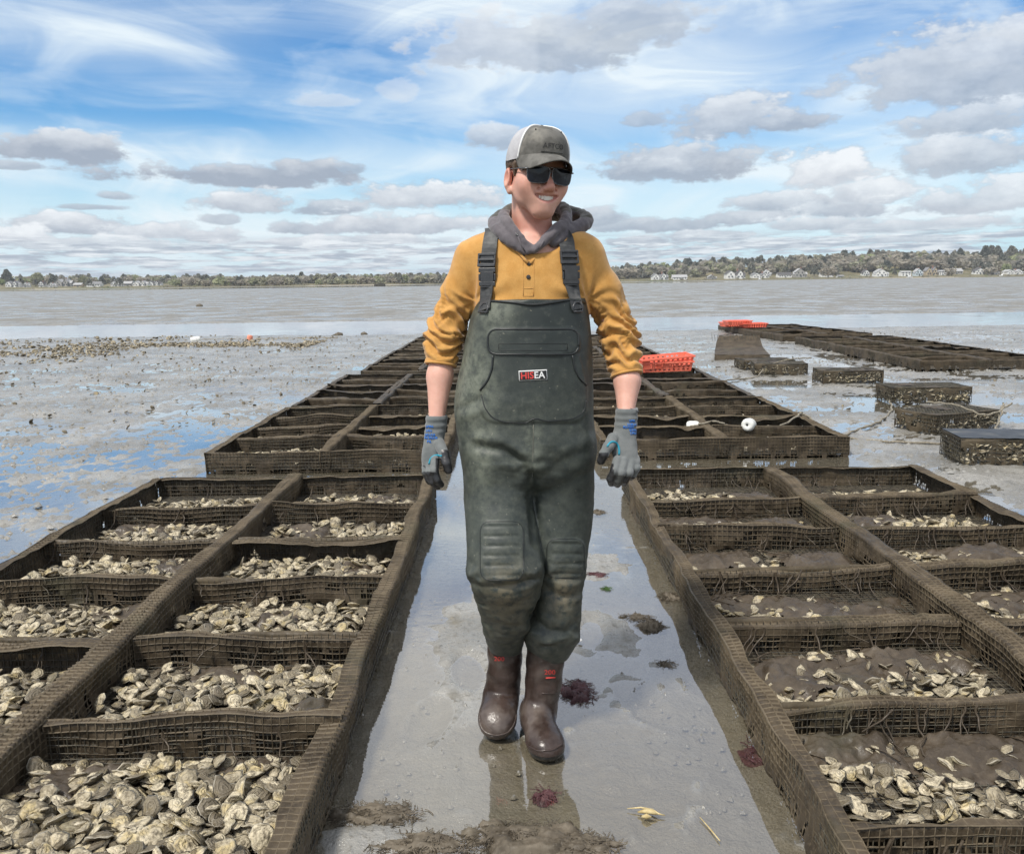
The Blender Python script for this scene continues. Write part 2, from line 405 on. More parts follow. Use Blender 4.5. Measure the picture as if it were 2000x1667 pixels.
def mat_water():
    m, nt, b = mat_base('shallow_water'); nt.nodes.remove(b)
    p = wpos(nt); x, y, z = sep(nt, p)
    rip = noise(nt, vec(nt, x * 1.0, y * 1.5, 0.0), 16.0, 3, 0.5) * 0.7 + noise(nt, vec(nt, x, y * 1.8, 0.0), 55.0, 2, 0.5) * 0.16
    patch = noise(nt, p, 1.1, 3, 0.5).ramp(0.42, 0.62)
    bn = nt.nodes.new('ShaderNodeBump'); bn.inputs['Distance'].default_value = 0.0022
    nt.links.new((patch * 0.42 + 0.06).k, bn.inputs['Strength']); nt.links.new(rip.k, bn.inputs['Height'])
    gl = nt.nodes.new('ShaderNodeBsdfGlossy'); gl.inputs['Roughness'].default_value = 0.015; nt.links.new(bn.outputs[0], gl.inputs['Normal'])
    gl.inputs['Color'].default_value = (0.97, 0.98, 1.0, 1)
    tr = nt.nodes.new('ShaderNodeBsdfTransparent'); tr.inputs['Color'].default_value = (0.97, 0.955, 0.91, 1)
    gi = nt.nodes.new('ShaderNodeNewGeometry'); dt = nt.nodes.new('ShaderNodeVectorMath'); dt.operation = 'DOT_PRODUCT'
    nt.links.new(gi.outputs['Incoming'], dt.inputs[0]); nt.links.new(bn.outputs[0], dt.inputs[1])
    fr = (1.0 - S(nt, dt.outputs['Value']).abs()).max(0.0).pow(2.9) * 0.84 + 0.15      # the same from above and below
    mx = nt.nodes.new('ShaderNodeMixShader'); nt.links.new(fr.k, mx.inputs[0]); nt.links.new(tr.outputs[0], mx.inputs[1]); nt.links.new(gl.outputs[0], mx.inputs[2])
    nt.links.new(mx.outputs[0], nt.nodes['Material Output'].inputs['Surface'])
    return m
MUD = mat_mud(); WATER = mat_water()
def build_ground():
    ys = [0.6]
    while ys[-1] < 62: ys.append(ys[-1] + max(0.013, 0.0074 * ys[-1]))
    ys = np.array(ys); s = np.linspace(-1, 1, 590)
    Yg, Sg = np.meshgrid(ys, s, indexing='ij'); Xg = Sg * (Yg * 0.78 + 2.6)
    Zg = mud_height(Xg, Yg)
    edge = sstep(0.9, 1.0, np.abs(Sg)); Zg = Zg * (1 - edge) + 0.004 * edge
    v = np.stack([Xg, Yg, Zg], -1).reshape(-1, 3)
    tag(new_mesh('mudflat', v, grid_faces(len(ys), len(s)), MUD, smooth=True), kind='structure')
    # the rest of the flat, out to the far shore and behind
    gx = np.concatenate([np.linspace(-2500, -120, 30), np.linspace(-100, 100, 41), np.linspace(120, 2500, 30)])
    gy = np.concatenate([np.linspace(-600, -20, 12), np.linspace(-10, 110, 49), np.linspace(130, 900, 40), [1200, 1800, 2600]])
    GX, GY = np.meshgrid(gx, gy, indexing='ij')
    inside = (GY > 0.61) & (GY < 59) & (np.abs(GX) < (GY * 0.78 + 2.6) - 1.5)
    GZ = np.where(inside, -0.6, 0.003 + 0.004 * vnoise(GX * .01, GY * .02, 0, 9))
    GZ = np.where((GY < 0.61), -0.02, GZ)
    tag(new_mesh('outer_mudflat', np.stack([GX, GY, GZ], -1).reshape(-1, 3), grid_faces(len(gx), len(gy)), MUD, smooth=True), kind='structure')
    w = np.array([[-60, -6, 0], [60, -6, 0], [60, 61, 0], [-60, 61, 0]], float)
    tag(new_mesh('water', w, [(0, 1, 2, 3)], WATER), kind='structure')
    # a far creek below the distant shore
    xs = np.linspace(-560, 90, 60); e0 = 330 + 22 * fbm(xs * .01, xs * 0, 0, 3, 2) + 60 * sstep(-330, -560, xs); e1 = 455 + 12 * fbm(xs * .012, xs * 0 + 4, 0, 3, 5)
    v = np.concatenate([np.stack([xs, e0, xs * 0 + .05], 1), np.stack([xs, e1, xs * 0 + .05], 1)])
    tag(new_mesh('creek_water', v, [(i, i + 1, i + 61, i + 60) for i in range(59)], WATER), kind='structure')
build_ground()

def worm_casts():
    """the countless crumbs of mud that stipple the flat"""
    rg = np.random.default_rng(3); P = []
    for (n, x0, x1, y0, y1) in ((5200, -9.5, -2.45, 3.4, 15), (2600, 2.75, 9, 5.5, 15), (1300, -0.42, 0.62, 2.1, 6.2), (2600, -14, -2.4, 12, 23), (1800, 2.8, 14, 12, 23)):
        P.append(np.stack([rg.uniform(x0, x1, n), y0 + (y1 - y0) * rg.random(n) ** 1.3, rg.uniform(0.006, 0.017, n) * (1.0 if x0 > -1 and x1 < 1 else 1.5)], 1))
    P = np.concatenate(P); k = fbm(P[:, 0] * 1.1, P[:, 1] * 1.1, 0, 2, 77); P = P[k + rg.uniform(-.35, .35, len(P)) > -0.05]
    w = np.abs(P[:, 0] - 0.1) < 0.6; P[w, 2] *= 0.55; n = len(P)
    a = np.arange(5) * 2 * math.pi / 5; base = mud_height(P[:, 0], P[:, 1]); r = P[:, 2]
    ring = np.stack([P[:, 0:1] + r[:, None] * 1.2 * np.cos(a) * rg.uniform(.6, 1.4, (n, 5)), P[:, 1:2] + r[:, None] * np.sin(a) * rg.uniform(.6, 1.4, (n, 5)), np.broadcast_to(np.maximum(base, -.004)[:, None] - .004, (n, 5))], -1)
    tip = np.stack([P[:, 0] + r * rg.uniform(-.4, .4, n), P[:, 1], np.maximum(base, -.004) + r * rg.uniform(.55, 1.1, n)], -1)[:, None]
    v = np.concatenate([ring, tip], 1).reshape(-1, 3); f = (np.arange(n) * 6)[:, None, None] + np.array([[j, (j + 1) % 5, 5] for j in range(5)])[None]
    tag(new_mesh('worm_casts', v, f.reshape(-1, 3), MUD, smooth=True), 'small mud crumbs and worm casts all over the flat', 'mud crumbs', kind='stuff')
worm_casts()
# ------------------------------------------------------------------ oyster racks
RACK_H = 0.155
def mat_rack(name, c1, c2, c3, rl=0.42, rh=0.8):
    m, nt, b = mat_base(name); p = wpos(nt)
    n1 = noise(nt, p, 9.0, 6, 0.62); n2 = noise(nt, p, 60.0, 5, 0.65); n3 = noise(nt, p, 2.3, 4, 0.55)
    c = mixc(nt, n1.ramp(0.35, 0.65), c1, c2)
    c = mixc(nt, n2.ramp(0.5, 0.75) * 0.7, c, c3)
    c = mixc(nt, n3.ramp(0.55, 0.72) * 0.45, c, (0.060, 0.062, 0.036))
    setc(nt, b, c); setr(nt, b, n2.ramp(0.3, 0.7, lo=rl, hi=rh)); b.inputs['Specular IOR Level'].default_value = 0.35
    x, y, z = sep(nt, p)
    fib = noise(nt, vec(nt, x * 160.0, y * 160.0, z * 30.0), 1.0, 3, 0.6)
    bump(nt, b, n2 * 0.7 + fib * 0.5, 0.55, 0.004)
    return m
FILM = mat_rack('brown_algae_film', (0.034, 0.025, 0.015), (0.082, 0.062, 0.039), (0.140, 0.110, 0.072))
RIDGE = mat_rack('silted_mesh', (0.072, 0.055, 0.034), (0.132, 0.104, 0.067), (0.178, 0.143, 0.096))
FILM_WET = mat_rack('wet_algae_film', (0.050, 0.038, 0.022), (0.088, 0.068, 0.042), (0.120, 0.098, 0.062))
WIRE = mat_noise('fouled_wire', (0.030, 0.028, 0.024), (0.110, 0.096, 0.066), 40, 0.6)
TRAY_FLOOR = mat_noise('silted_tray_floor', (0.030, 0.024, 0.016), (0.085, 0.068, 0.044), 14, 0.7, 60, 0.6, 0.006)
PIT = 0.0254
def wall_film(a, b, ztop, zbot, band, side, seed, step, ridge, holes=0.5, sag=0.010, lip=0.05, htop=0.26, want_wires=False):
    """draped film on a mesh wall from a to b (plan points); band = width of the flat folded top, side = +1/-1 for the way the fold lies"""
    a = np.asarray(a, float); b = np.asarray(b, float); L = np.linalg.norm(b - a); t = (b - a) / L; n = np.array([-t[1], t[0]]) * side
    nu = max(2, int(round(L / step)) + 1); u = np.linspace(0, L, nu)
    nb = max(1, int(round(band / step))); H = ztop - zbot; nh = max(3, int(round(H / step)))
    if step > 0.03: nb = 1; nh = 4
    # profile: fold edge -> wall top -> down the wall
    s_off = np.concatenate([np.linspace(band, 0, nb + 1)[:-1], np.zeros(nh + 1)])
    s_z = np.concatenate([np.full(nb, 0.0), -np.linspace(0, H, nh + 1)])
    s_nz = np.concatenate([np.ones(nb), np.zeros(nh + 1)])                 # where the ridges push: up on the fold, sideways on the wall
    U, K = np.meshgrid(u, np.arange(len(s_off)), indexing='ij')
    off = s_off[K]; dz = s_z[K]; up = s_nz[K]
    sagl = fbm(U * 1.7, seed * 7.7, 0, 3, seed) * sag * 1.7 + fbm(U * 9.0, seed * 3.7, 0, 2, seed + 8) * 0.0035
    wob = fbm(U * 2.3, dz * 6 + seed, 0, 3, seed + 5) * 0.016
    crinkle = fbm(U * 14, dz * 16 + off * 16 + seed, 0, 3, seed + 9) * 0.0060
    wave = np.maximum(0, fbm(U * 5.5, seed + 3.3, 0, 2, seed + 2)) * lip * (off / max(band, 1e-6)) * 0.5
    depth = -dz / max(H, 1e-6)
    rg = 0.0
    if ridge:
        RK = max(2, int(round(PIT / step))); iu = np.arange(nu)[:, None] % RK; ik = np.arange(len(s_off))[None, :] % RK
        mesh_show = np.clip(0.7 + 0.9 * fbm(U * 3, dz * 5 + off * 5, 0, 2, seed + 21), 0.15, 1.2) * np.clip(1.25 - depth * 0.9, 0, 1)
        rg = np.where((iu == 0) | (ik == 0), 0.0022, -0.0030) * mesh_show
    folds = 0.010 * depth ** 1.5 * fbm(U * 22, depth * 1.5, 0, 2, seed + 31)
    lat = off * (1 + 0.30 * fbm(U * 4.2, seed * 1.1, 0, 3, seed + 71)) + wob * (0.9 + 0.7 * depth) + folds + np.where(up > 0, 0, -rg - crinkle) + depth * 0.006
    x = a[0] + t[0] * U + n[0] * lat; y = a[1] + t[1] * U + n[1] * lat
    drip = np.where(depth > 0.95, fbm(U * 19, seed + 1.5, 0, 3, seed + 41) * 0.040, 0)
    z = ztop + sagl + dz + np.where(up > 0, rg + crinkle - wave, 0) + drip
    v = np.stack([x, y, z], -1).reshape(-1, 3); f = grid_faces(nu, len(s_off))
    # arch-shaped tears in the hanging film
    fu = 0.5 * (U[:-1, :-1] + U[1:, 1:]); fd = 0.5 * (depth[:-1, :-1] + depth[1:, 1:])
    ar = random.Random(seed * 31 + 7); hole = np.zeros(fu.shape, bool)
    for _ in range(int(L * holes * (26 if step < 0.02 else 18)) if step < 0.03 else 0):
        u0 = ar.uniform(0, L); w = ar.uniform(0.010, 0.040) * (1.6 if ar.random() < 0.15 else 1); d0 = htop + ar.uniform(-0.04, 0.34); d1 = ar.choice((1.2, 1.2, d0 + ar.uniform(.12, .4)))
        t_ = (fd - d0) / (d1 - d0); hole |= (t_ > 0) & (t_ < 1) & (np.abs(fu - u0 - .006 * np.sin(fd * 9)) < w * np.sqrt(np.clip(t_ * 1.7, 0, 1)))
    f = f[~hole.reshape(-1)]
    if not want_wires: return v, f
    # the mesh itself standing proud of the silt: small ridges along every second row and column
    g3 = np.stack([x, y, z], -1); nrm = np.where(up[..., None] > 0, np.array([0, 0, 1.0]), np.array([-n[0], -n[1], 0.15]))
    show = np.clip(0.85 + 0.8 * fbm(U * 2.6, dz * 5 + off * 5 + 3, 0, 2, seed + 61), 0.0, 1.0) * np.clip(1.3 - depth * 1.1, 0, 1)
    RV = []; RF = []; c = 0
    def strip(P, N, S):
        nonlocal c
        T = np.gradient(P, axis=0); T /= np.linalg.norm(T, axis=1)[:, None] + 1e-9; W_ = np.cross(T, N); k = len(P)
        RV.append(np.concatenate([P + W_ * 0.0021 - N * 0.0015, P + N * (0.0066 * S - 0.0010)[:, None], P - W_ * 0.0021 - N * 0.0015])); i = np.arange(k - 1)
        RF.append(np.concatenate([np.stack([c + i, c + i + 1, c + k + i + 1, c + k + i], 1), np.stack([c + k + i, c + k + i + 1, c + 2 * k + i + 1, c + 2 * k + i], 1)])); c += 3 * k
    KS = np.unique(np.append(np.arange(0, nu, RK), nu - 1)); KP = np.unique(np.append(np.arange(0, len(s_off), RK), [nb, len(s_off) - 1]))
    for k in range(0, len(s_off), RK): strip(g3[KS, k], nrm[KS, k], show[KS, k])
    for i in range(0, nu, RK): strip(g3[i][KP], nrm[i][KP], show[i][KP])
    return v, f, np.concatenate(RV), np.concatenate(RF)
def wall_wires(a, b, ztop, zbot, side, step=PIT, r=0.0016, inset=0.004):
    a = np.asarray(a, float); b = np.asarray(b, float); L = np.linalg.norm(b - a); t = (b - a) / L; n = np.array([-t[1], t[0]]) * side
    P = []; Q = []
    for u in np.arange(step / 2, L, step): P.append((*(a + t * u + n * inset), zbot)); Q.append((*(a + t * u + n * inset), ztop - 0.004))
    for z in np.arange(zbot + 0.004, ztop - 0.01, step): P.append((*(a + n * inset), z)); Q.append((*(b + n * inset), z))
    return wire_mesh(np.array(P), np.array(Q), r)
def wire_mesh(P, Q, r):
    d = Q - P; d /= np.linalg.norm(d, axis=1)[:, None]
    ref = np.where(np.abs(d[:, 2:3]) < 0.9, np.array([[0, 0, 1.0]]), np.array([[1.0, 0, 0]]))
    u = np.cross(d, ref); u /= np.linalg.norm(u, axis=1)[:, None]; w = np.cross(d, u)
    V = np.stack([P + r * u, P + r * w, P - r * u, P - r * w, Q + r * u, Q + r * w, Q - r * u, Q - r * w], 1).reshape(-1, 3)
    k = (np.arange(len(P)) * 8)[:, None, None]
    F = (k + np.array([[0, 1, 5, 4], [1, 2, 6, 5], [2, 3, 7, 6], [3, 0, 4, 7]])[None]).reshape(-1, 4)
    return V, F
CELLS = []        # (rack, x0, x1, y0, y1, detail)
def rack(label, x0, x1, y0, ncell, pitch, detail, seed, rz=0.0, xc=None, ext=0.0, group='oyster racks standing on the flat'):
    cx, cy = (x0 + x1) / 2, y0
    root = empty('oyster_rack', (cx, cy, 0), rz); tag(root, label, 'oyster rack', group)
    L = ncell * pitch + ext; hx = (x1 - x0) / 2; xm = 0.0 if xc is None else xc - cx
    step = {3: PIT / 2, 2: PIT / 2, 1: PIT, 0: 0.10}[detail]; rd = detail >= 2
    rng = random.Random(seed)
    def put(name, a, b, band, side, sd, holes, zt=RACK_H, zb=0.012, mat=FILM, lip=0.03, sag=0.010, htop=0.26):
        r4 = wall_film(a, b, zt, zb, band, side, sd, step, rd, holes, sag, lip, htop, rd)
        w = new_mesh(name, r4[0], r4[1], mat, root, smooth=True)
        if rd: new_mesh('mesh_ridges', r4[2], r4[3], RIDGE, w, smooth=False)
        if detail >= 1:
            wv, wf = wall_wires(a, b, zt, 0.02, side, PIT, 0.0017 if detail >= 2 else 0.0022)
            new_mesh('wire_mesh', wv, wf, WIRE, w)
        return w
    rim = 0.062
    put('side_wall', (-hx, 0), (-hx, L), rim * 0.8, -1, seed + 1, 0.40, htop=0.50, zb=-0.006)
    put('side_wall', (hx, 0), (hx, L), rim, 1, seed + 2, 0.40, htop=0.50, zb=-0.006)
    put('end_wall', (-hx, 0), (hx, 0), 0.03, 1, seed + 3, 0.75, htop=0.46, zb=-0.006)
    put('end_wall', (-hx, L), (hx, L), 0.02, -1, seed + 4, 0.55, htop=0.28)
    if detail >= 1:
        r5 = wall_film((-hx + .01, L + 0.020), (hx - .01, L + 0.020), RACK_H - 0.016, 0.0, 0.006, 1, seed + 6, PIT, False, 0.12, 0.010, 0.02); new_mesh('end_film', r5[0], r5[1], FILM_WET, root, smooth=True)
    # the wide centre rail: a flat band with film hanging on both sides
    r1 = wall_film((xm - 0.038, 0), (xm - 0.038, L), RACK_H + 0.012, 0.03, 0.042, -1, seed + 5, step, rd, 0.5, 0.014, 0.02, 0.26, rd)
    r2 = wall_film((xm + 0.038, 0), (xm + 0.038, L), RACK_H + 0.012, 0.03, 0.042, 1, seed + 5, step, rd, 0.5, 0.014, 0.02, 0.26, rd)
    v1, f1, v2, f2 = r1[0], r1[1], r2[0], r2[1]
    if rd: w1, e1, w2, e2 = [r1[2]], r1[3], [r2[2]], r2[3]
    cr = new_mesh('centre_rail', np.concatenate([v1, v2]), np.concatenate([f1, f2 + len(v1)]), FILM, root, smooth=True)
    if rd: new_mesh('mesh_ridges', np.concatenate(w1 + w2[:1]), np.concatenate([e1, e2 + len(w1[0])]), RIDGE, cr)
    for i in range(1, ncell):
        for (a, b_) in ((-hx + 0.004, xm - 0.045), (xm + 0.045, hx - 0.004)):
            y = i * pitch + rng.uniform(-0.02, 0.02); fold = rng.random()
            band = 0.066 if fold < 0.35 else (0.024 if fold < 0.75 else 0.036)
            side = -1 if fold < 0.22 else 1
            dy = rng.uniform(-0.02, 0.02)
            cw = put('cross_wall', (a, y), (b_, y + dy), band, side, seed + 13 * i + (7 if a > xm else 3), rng.uniform(0.35, 0.95), RACK_H - rng.uniform(0.0, 0.014), 0.022, FILM, 0.09, 0.024)
            if detail >= 1:      # the next tray's own wall stands right behind
                r5 = wall_film((a, y + 0.030), (b_, y + dy + 0.030), RACK_H - 0.016, 0.022, 0.006, 1, seed + 13 * i + 5, PIT, False, 0.12, 0.010, 0.02); new_mesh('rear_film', r5[0], r5[1], FILM_WET, cw, smooth=True)
    # floor of the cells
    if detail >= 1:
        nx_, ny_ = int(2 * hx / 0.04), int(L / 0.04)
        gx, gy = np.meshgrid(np.linspace(-hx + .01, hx - .01, nx_), np.linspace(.01, L - .01, ny_), indexing='ij')
        gz = 0.026 + 0.006 * fbm(gx * 6, gy * 6, 0, 3, seed)
        fl = new_mesh('floor_mesh', np.stack([gx, gy, gz], -1).reshape(-1, 3), grid_faces(nx_, ny_), TRAY_FLOOR, root, smooth=True)
        if detail >= 2:
            xs = np.arange(-hx + .02, hx - .02, PIT); yy = np.arange(.02, L - .02, PIT)
            P = np.concatenate([np.stack([xs, xs * 0 + .01, xs * 0 + .034], 1), np.stack([yy * 0 - hx + .01, yy, yy * 0 + .034], 1)])
            Q = np.concatenate([np.stack([xs, xs * 0 + L - .01, xs * 0 + .034], 1), np.stack([yy * 0 + hx - .01, yy, yy * 0 + .034], 1)])
            v, f = wire_mesh(P, Q, 0.0018); new_mesh('wire_mesh', v, f, WIRE, fl)
    else:
        new_mesh('floor_mesh', [(-hx, 0, .03), (hx, 0, .03), (hx, L, .03), (-hx, L, .03)], [(0, 1, 2, 3)], TRAY_FLOOR, root)
    c, s_ = math.cos(rz), math.sin(rz)
    for i in range(ncell):
        for q, (a, b_) in enumerate(((-hx, xm), (xm, hx))):
            CELLS.append((root, i, q, a + 0.05, b_ - 0.05, i * pitch + 0.03, (i + 1) * pitch - 0.03, detail))
    return root
P_ = 0.607
R_L = []; R_R = []
R_L.append(rack('brown algae-draped oyster rack beside the walkway, left of the man and heaped with oysters', -2.33, -0.50, 5.41 - 7 * 0.615, 7, 0.615, 3, 101, ext=0.13))
R_L.append(rack('algae-draped rack just beyond the heaped left rack, behind the gloved hand', -2.30, -0.50, 6.38, 4, P_, 2, 151))
R_L.append(rack('third rack along the left row, almost empty of oysters', -2.27, -0.50, 8.86, 5, P_, 1, 201))
R_L.append(rack('fourth rack along the left row, seen past the elbow', -2.16, -0.45, 12.45, 6, 0.61, 1, 251))
R_L.append(rack('fifth rack along the left row, far down the flat', -2.12, -0.42, 16.2, 6, 0.60, 0, 301))
R_L.append(rack('last rack of the left row, ending short of the channel', -2.08, -0.40, 19.9, 4, 0.60, 0, 351))
R_R.append(rack('brown algae-matted oyster rack to the right of the walkway with half-covered oysters', 0.72, 2.66, 5.44 - 7 * P_, 7, P_, 3, 401, ext=0.16))
R_R.append(rack('rack beyond the matted right rack with white floats lying in it', 0.69, 2.64, 6.70, 4, P_, 2, 451))
R_R.append(rack('third rack along the right row carrying the single orange crate stack', 0.69, 2.60, 9.20, 5, P_, 1, 501))
R_R.append(rack('fourth rack along the right row, just behind the orange crates beside the sleeve', 0.66, 2.50, 12.8, 6, 0.61, 1, 551))
R_R.append(rack('fifth rack along the right row, mostly hidden by the sleeve', 0.60, 2.40, 16.5, 6, 0.60, 0, 601))
R_F = [rack('long rack standing apart on the right with its near corner facing the wire cages', 6.05, 8.12, 12.85, 9, 0.62, 1, 651, math.radians(0.5)),
       rack('farthest rack on the right with orange crates on its corner', 5.95, 8.0, 19.2, 7, 0.63, 0, 701, math.radians(5.0))]

# ------------------------------------------------------------------ oysters
def mat_oyster():
    m, nt, b = mat_base('oyster_shell'); oi = nt.nodes.new('ShaderNodeObjectInfo')
    rnd = getattr_node(nt, 'tone'); ring = getattr_node(nt, 'ring')
    p = wpos(nt); n1 = noise(nt, p, 55.0, 5, 0.65); n2 = noise(nt, p, 190.0, 4, 0.6); n3 = noise(nt, p, 16.0, 3, 0.5)
    t = (rnd * 0.75 + n3 * 0.5 - 0.12).clamp()
    c = mixc(nt, t.ramp(0.20, 0.75), (0.235, 0.195, 0.125), (0.620, 0.540, 0.380))
    c = mixc(nt, n3.ramp(0.52, 0.64) * 0.65, c, (0.480, 0.370, 0.150))
    c = mixc(nt, noise(nt, p, 12.0, 4, 0.6).ramp(0.56, 0.68) * 0.55, c, (0.190, 0.170, 0.085))
    c = mixc(nt, n1.ramp(0.45, 0.64) * 0.9, c, (0.150, 0.122, 0.078))
    c = mixc(nt, noise(nt, p, 30.0, 4, 0.6).ramp(0.58, 0.70) * 0.6, c, (0.110, 0.085, 0.052))
    c = mixc(nt, (1.0 - rnd).ramp(0.62, 0.90) * 0.65, c, (0.085, 0.068, 0.045))
    gr = (ring * 17.0 + n1 * 9.0 + n3 * 14.0).sin()
    c = mixc(nt, gr.ramp(0.2, 1.0) * 0.28, c, (0.24, 0.21, 0.16))
    c = mixc(nt, ring.ramp(0.88, 1.0) * 0.5, c, (0.74, 0.69, 0.57))
    setc(nt, b, c); setr(nt, b, n1.ramp(0.3, 0.7, lo=0.30, hi=0.7))
    bump(nt, b, gr * 0.25 + n1 * 1.2 + n2 * 0.5, 0.9, 0.005)
    return m
OYSTER = mat_oyster()
def oyster_shape(seed, rings=5, seg=16):
    r = random.Random(seed); L = r.uniform(0.025, 0.037); Wd = L * r.uniform(0.66, 1.0); T = r.uniform(0.006, 0.012)
    ang = np.arange(seg) * 2 * math.pi / seg
    # teardrop outline pointing at the hinge, with an uneven lip
    rad = 1 - 0.16 * np.cos(ang) * (np.cos(ang) < 0) + 0.09 * np.array([r.uniform(-1, 1) for _ in ang]) + 0.09 * np.cos(2 * ang + r.uniform(0, 6)) + 0.08 * np.cos(3 * ang + r.uniform(0, 6))
    ox = L * rad * np.cos(ang); oy = Wd * rad * np.sin(ang) * (1 - 0.33 * np.cos(ang) ** 1)
    bend = r.uniform(-0.25, 0.25)
    V = []; R = []
    for top in (1, -1):
        for k in range(rings):
            q = 1 - k / rings
            prof = (1 - q ** 2.2) * T * (1.0 if top > 0 else 0.8)
            step = T * 0.10 * math.sin(k * 2.1 + seed)
            zz = top * (prof + step * (0.8 if k else 0)) + 0.22 * T * np.array([r.uniform(-1, 1) for _ in ang]) * (1 if k else 1.8)
            sx = L * 0.25 * (1 - q)
            X = ox * q - sx; Y = oy * q
            if k == 0 and top < 0: continue
            V.append(np.stack([X, Y, zz + bend * X * X / L], 1)); R.append(np.full(seg, q))
        V.append(np.array([[-L * 0.25, 0, top * T * 1.02 * (1.0 if top > 0 else .8)]])); R.append(np.zeros(1))
    v = np.concatenate(V); F = []
    for k in range(rings - 1): F += [(k * seg + j, k * seg + (j + 1) % seg, (k + 1) * seg + (j + 1) % seg, (k + 1) * seg + j) for j in range(seg)]
    c = rings * seg; F += [((rings - 1) * seg + j, (rings - 1) * seg + (j + 1) % seg, c) for j in range(seg)]
    o = c + 1; F += [(j, o + j, o + (j + 1) % seg, (j + 1) % seg) for j in range(seg)]
    for k in range(rings - 2): F += [(o + k * seg + j, o + (k + 1) * seg + j, o + (k + 1) * seg + (j + 1) % seg, o + k * seg + (j + 1) % seg) for j in range(seg)]
    e = o + (rings - 1) * seg; F += [(o + (rings - 2) * seg + j, e, o + (rings - 2) * seg + (j + 1) % seg) for j in range(seg)]
    tri = []
    for q in F:
        tri.append((q[0], q[1], q[2]))
        if len(q) == 4: tri.append((q[0], q[2], q[3]))
    return v, np.array(tri), np.concatenate(R)
OY_HI = [oyster_shape(900 + i, 5, 16) for i in range(14)]
OY_LO = [oyster_shape(950 + i, 3, 10) for i in range(12)]
OY_XS = [oyster_shape(980 + i, 2, 8) for i in range(12)]
TONE = {}
def oyster_mesh(sh, tone):
    ob = new_mesh('oyster', sh[0], sh[1], OYSTER, smooth=True); attr(ob, 'ring', sh[2]); attr(ob, 'tone', np.full(len(sh[0]), tone))
    me = ob.data; TONE[me.name] = tone; bpy.data.objects.remove(ob); return me
OY_MESH = [oyster_mesh(sh, t) for sh in OY_HI for t in (0.15, 0.5, 0.85)]
def rotm(rx, ry, rz):
    return np.array((Matrix.Rotation(rz, 3, 'Z') @ Matrix.Rotation(ry, 3, 'Y') @ Matrix.Rotation(rx, 3, 'X')))
def heap(cell, seed):
    """oyster poses piled in one cell: list of (pos, rot, scale)"""
    root, i, q, x0, x1, y0, y1, det = cell; r = random.Random(seed)
    fill = FILL.get((root.name, i, q), None)
    if fill is None: fill = 0.10
    n = int(fill[0] * 500) if isinstance(fill, tuple) else int(fill * 500)
    cx = fill[1] if isinstance(fill, tuple) else 0.6; cy = fill[2] if isinstance(fill, tuple) else 0.5
    out = []; hgt = np.zeros((44, 30))
    sx = 0.20 + 0.30 * min(1, n / 400); sy = 0.22 + 0.22 * min(1, n / 400)
    for k in range(n):
        for _ in range(8):
            u = r.gauss(cx, sx); w = r.gauss(cy, sy)
            if 0.03 < u < 0.97 and 0.05 < w < 0.95: break
        else: continue
        a, b = int(u * 43.99), int(w * 29.99)
        z = hgt[a, b]; 
        if z > 0.038: continue
        hgt[max(0, a - 1):a + 2, max(0, b - 1):b + 2] = np.maximum(hgt[max(0, a - 1):a + 2, max(0, b - 1):b + 2], z + 0.0095 * r.uniform(0.6, 1.1))
        tl = 0.40 if z > 0.004 else 0.22
        rot = rotm(r.gauss(0, tl) + (math.pi if r.random() < 0.4 else 0), r.gauss(0, tl), r.uniform(0, 6.283))
        out.append((np.array([x0 + u * (x1 - x0), y0 + w * (y1 - y0), 0.038 + z]), rot, r.uniform(0.60, 1.14)))
    return out
FILL = {}
def fillrow(root, q, vals):
    for i, v in enumerate(vals): FILL[(root.name, i, q)] = v
# nearest cell first; (amount, centre across, centre along)
fillrow(R_L[0], 1, [(1.9, .5, .5), (2.1, .5, .45), (1.35, .60, .42), (1.25, .58, .42), (1.10, .58, .42), (0.85, .58, .5), (0.75, .62, .55)])
fillrow(R_L[0], 0, [(.9, .5, .5), (1.0, .5, .5), (1.2, .5, .5), (1.2, .55, .5), (1.2, .5, .5), (1.0, .6, .5), (.85, .65, .55)])
fillrow(R_L[1], 1, [(.25, .7, .5), (1.2, .55, .5), (.2, .5, .5), (.5, .7, .5)])
fillrow(R_L[1], 0, [(.8, .6, .5), (1.0, .55, .5), (.1, .5, .5), (.3, .6, .5)])
fillrow(R_R[0], 0, [(.6, .4, .35), (.62, .42, .35), (.62, .62, .40), (.26, .25, .35), (.24, .5, .25), (.42, .40, .45), (.12, .3, .5), ])
FILL[(R_R[0].name, 6, 0)] = (.5, .3, .55)
fillrow(R_R[0], 1, [(.6, .4, .4), (.6, .4, .4), (.6, .4, .4), (.42, .35, .4), (.5, .45, .4), (.6, .5, .5), (.45, .45, .5)])
fillrow(R_R[1], 0, [(.2, .6, .5), (.4, .3, .5), (.5, .4, .5), (.9, .3, .5)])
fillrow(R_R[1], 1, [(.25, .5, .5), (.35, .4, .5), (.3, .5, .5), (.6, .5, .5)])
for rr in R_L[2:4] + R_R[2:4]:
    for i in range(6):
        for q in (0, 1): FILL[(rr.name, i, q)] = 0.03 if (i + q) % 3 else 0.0
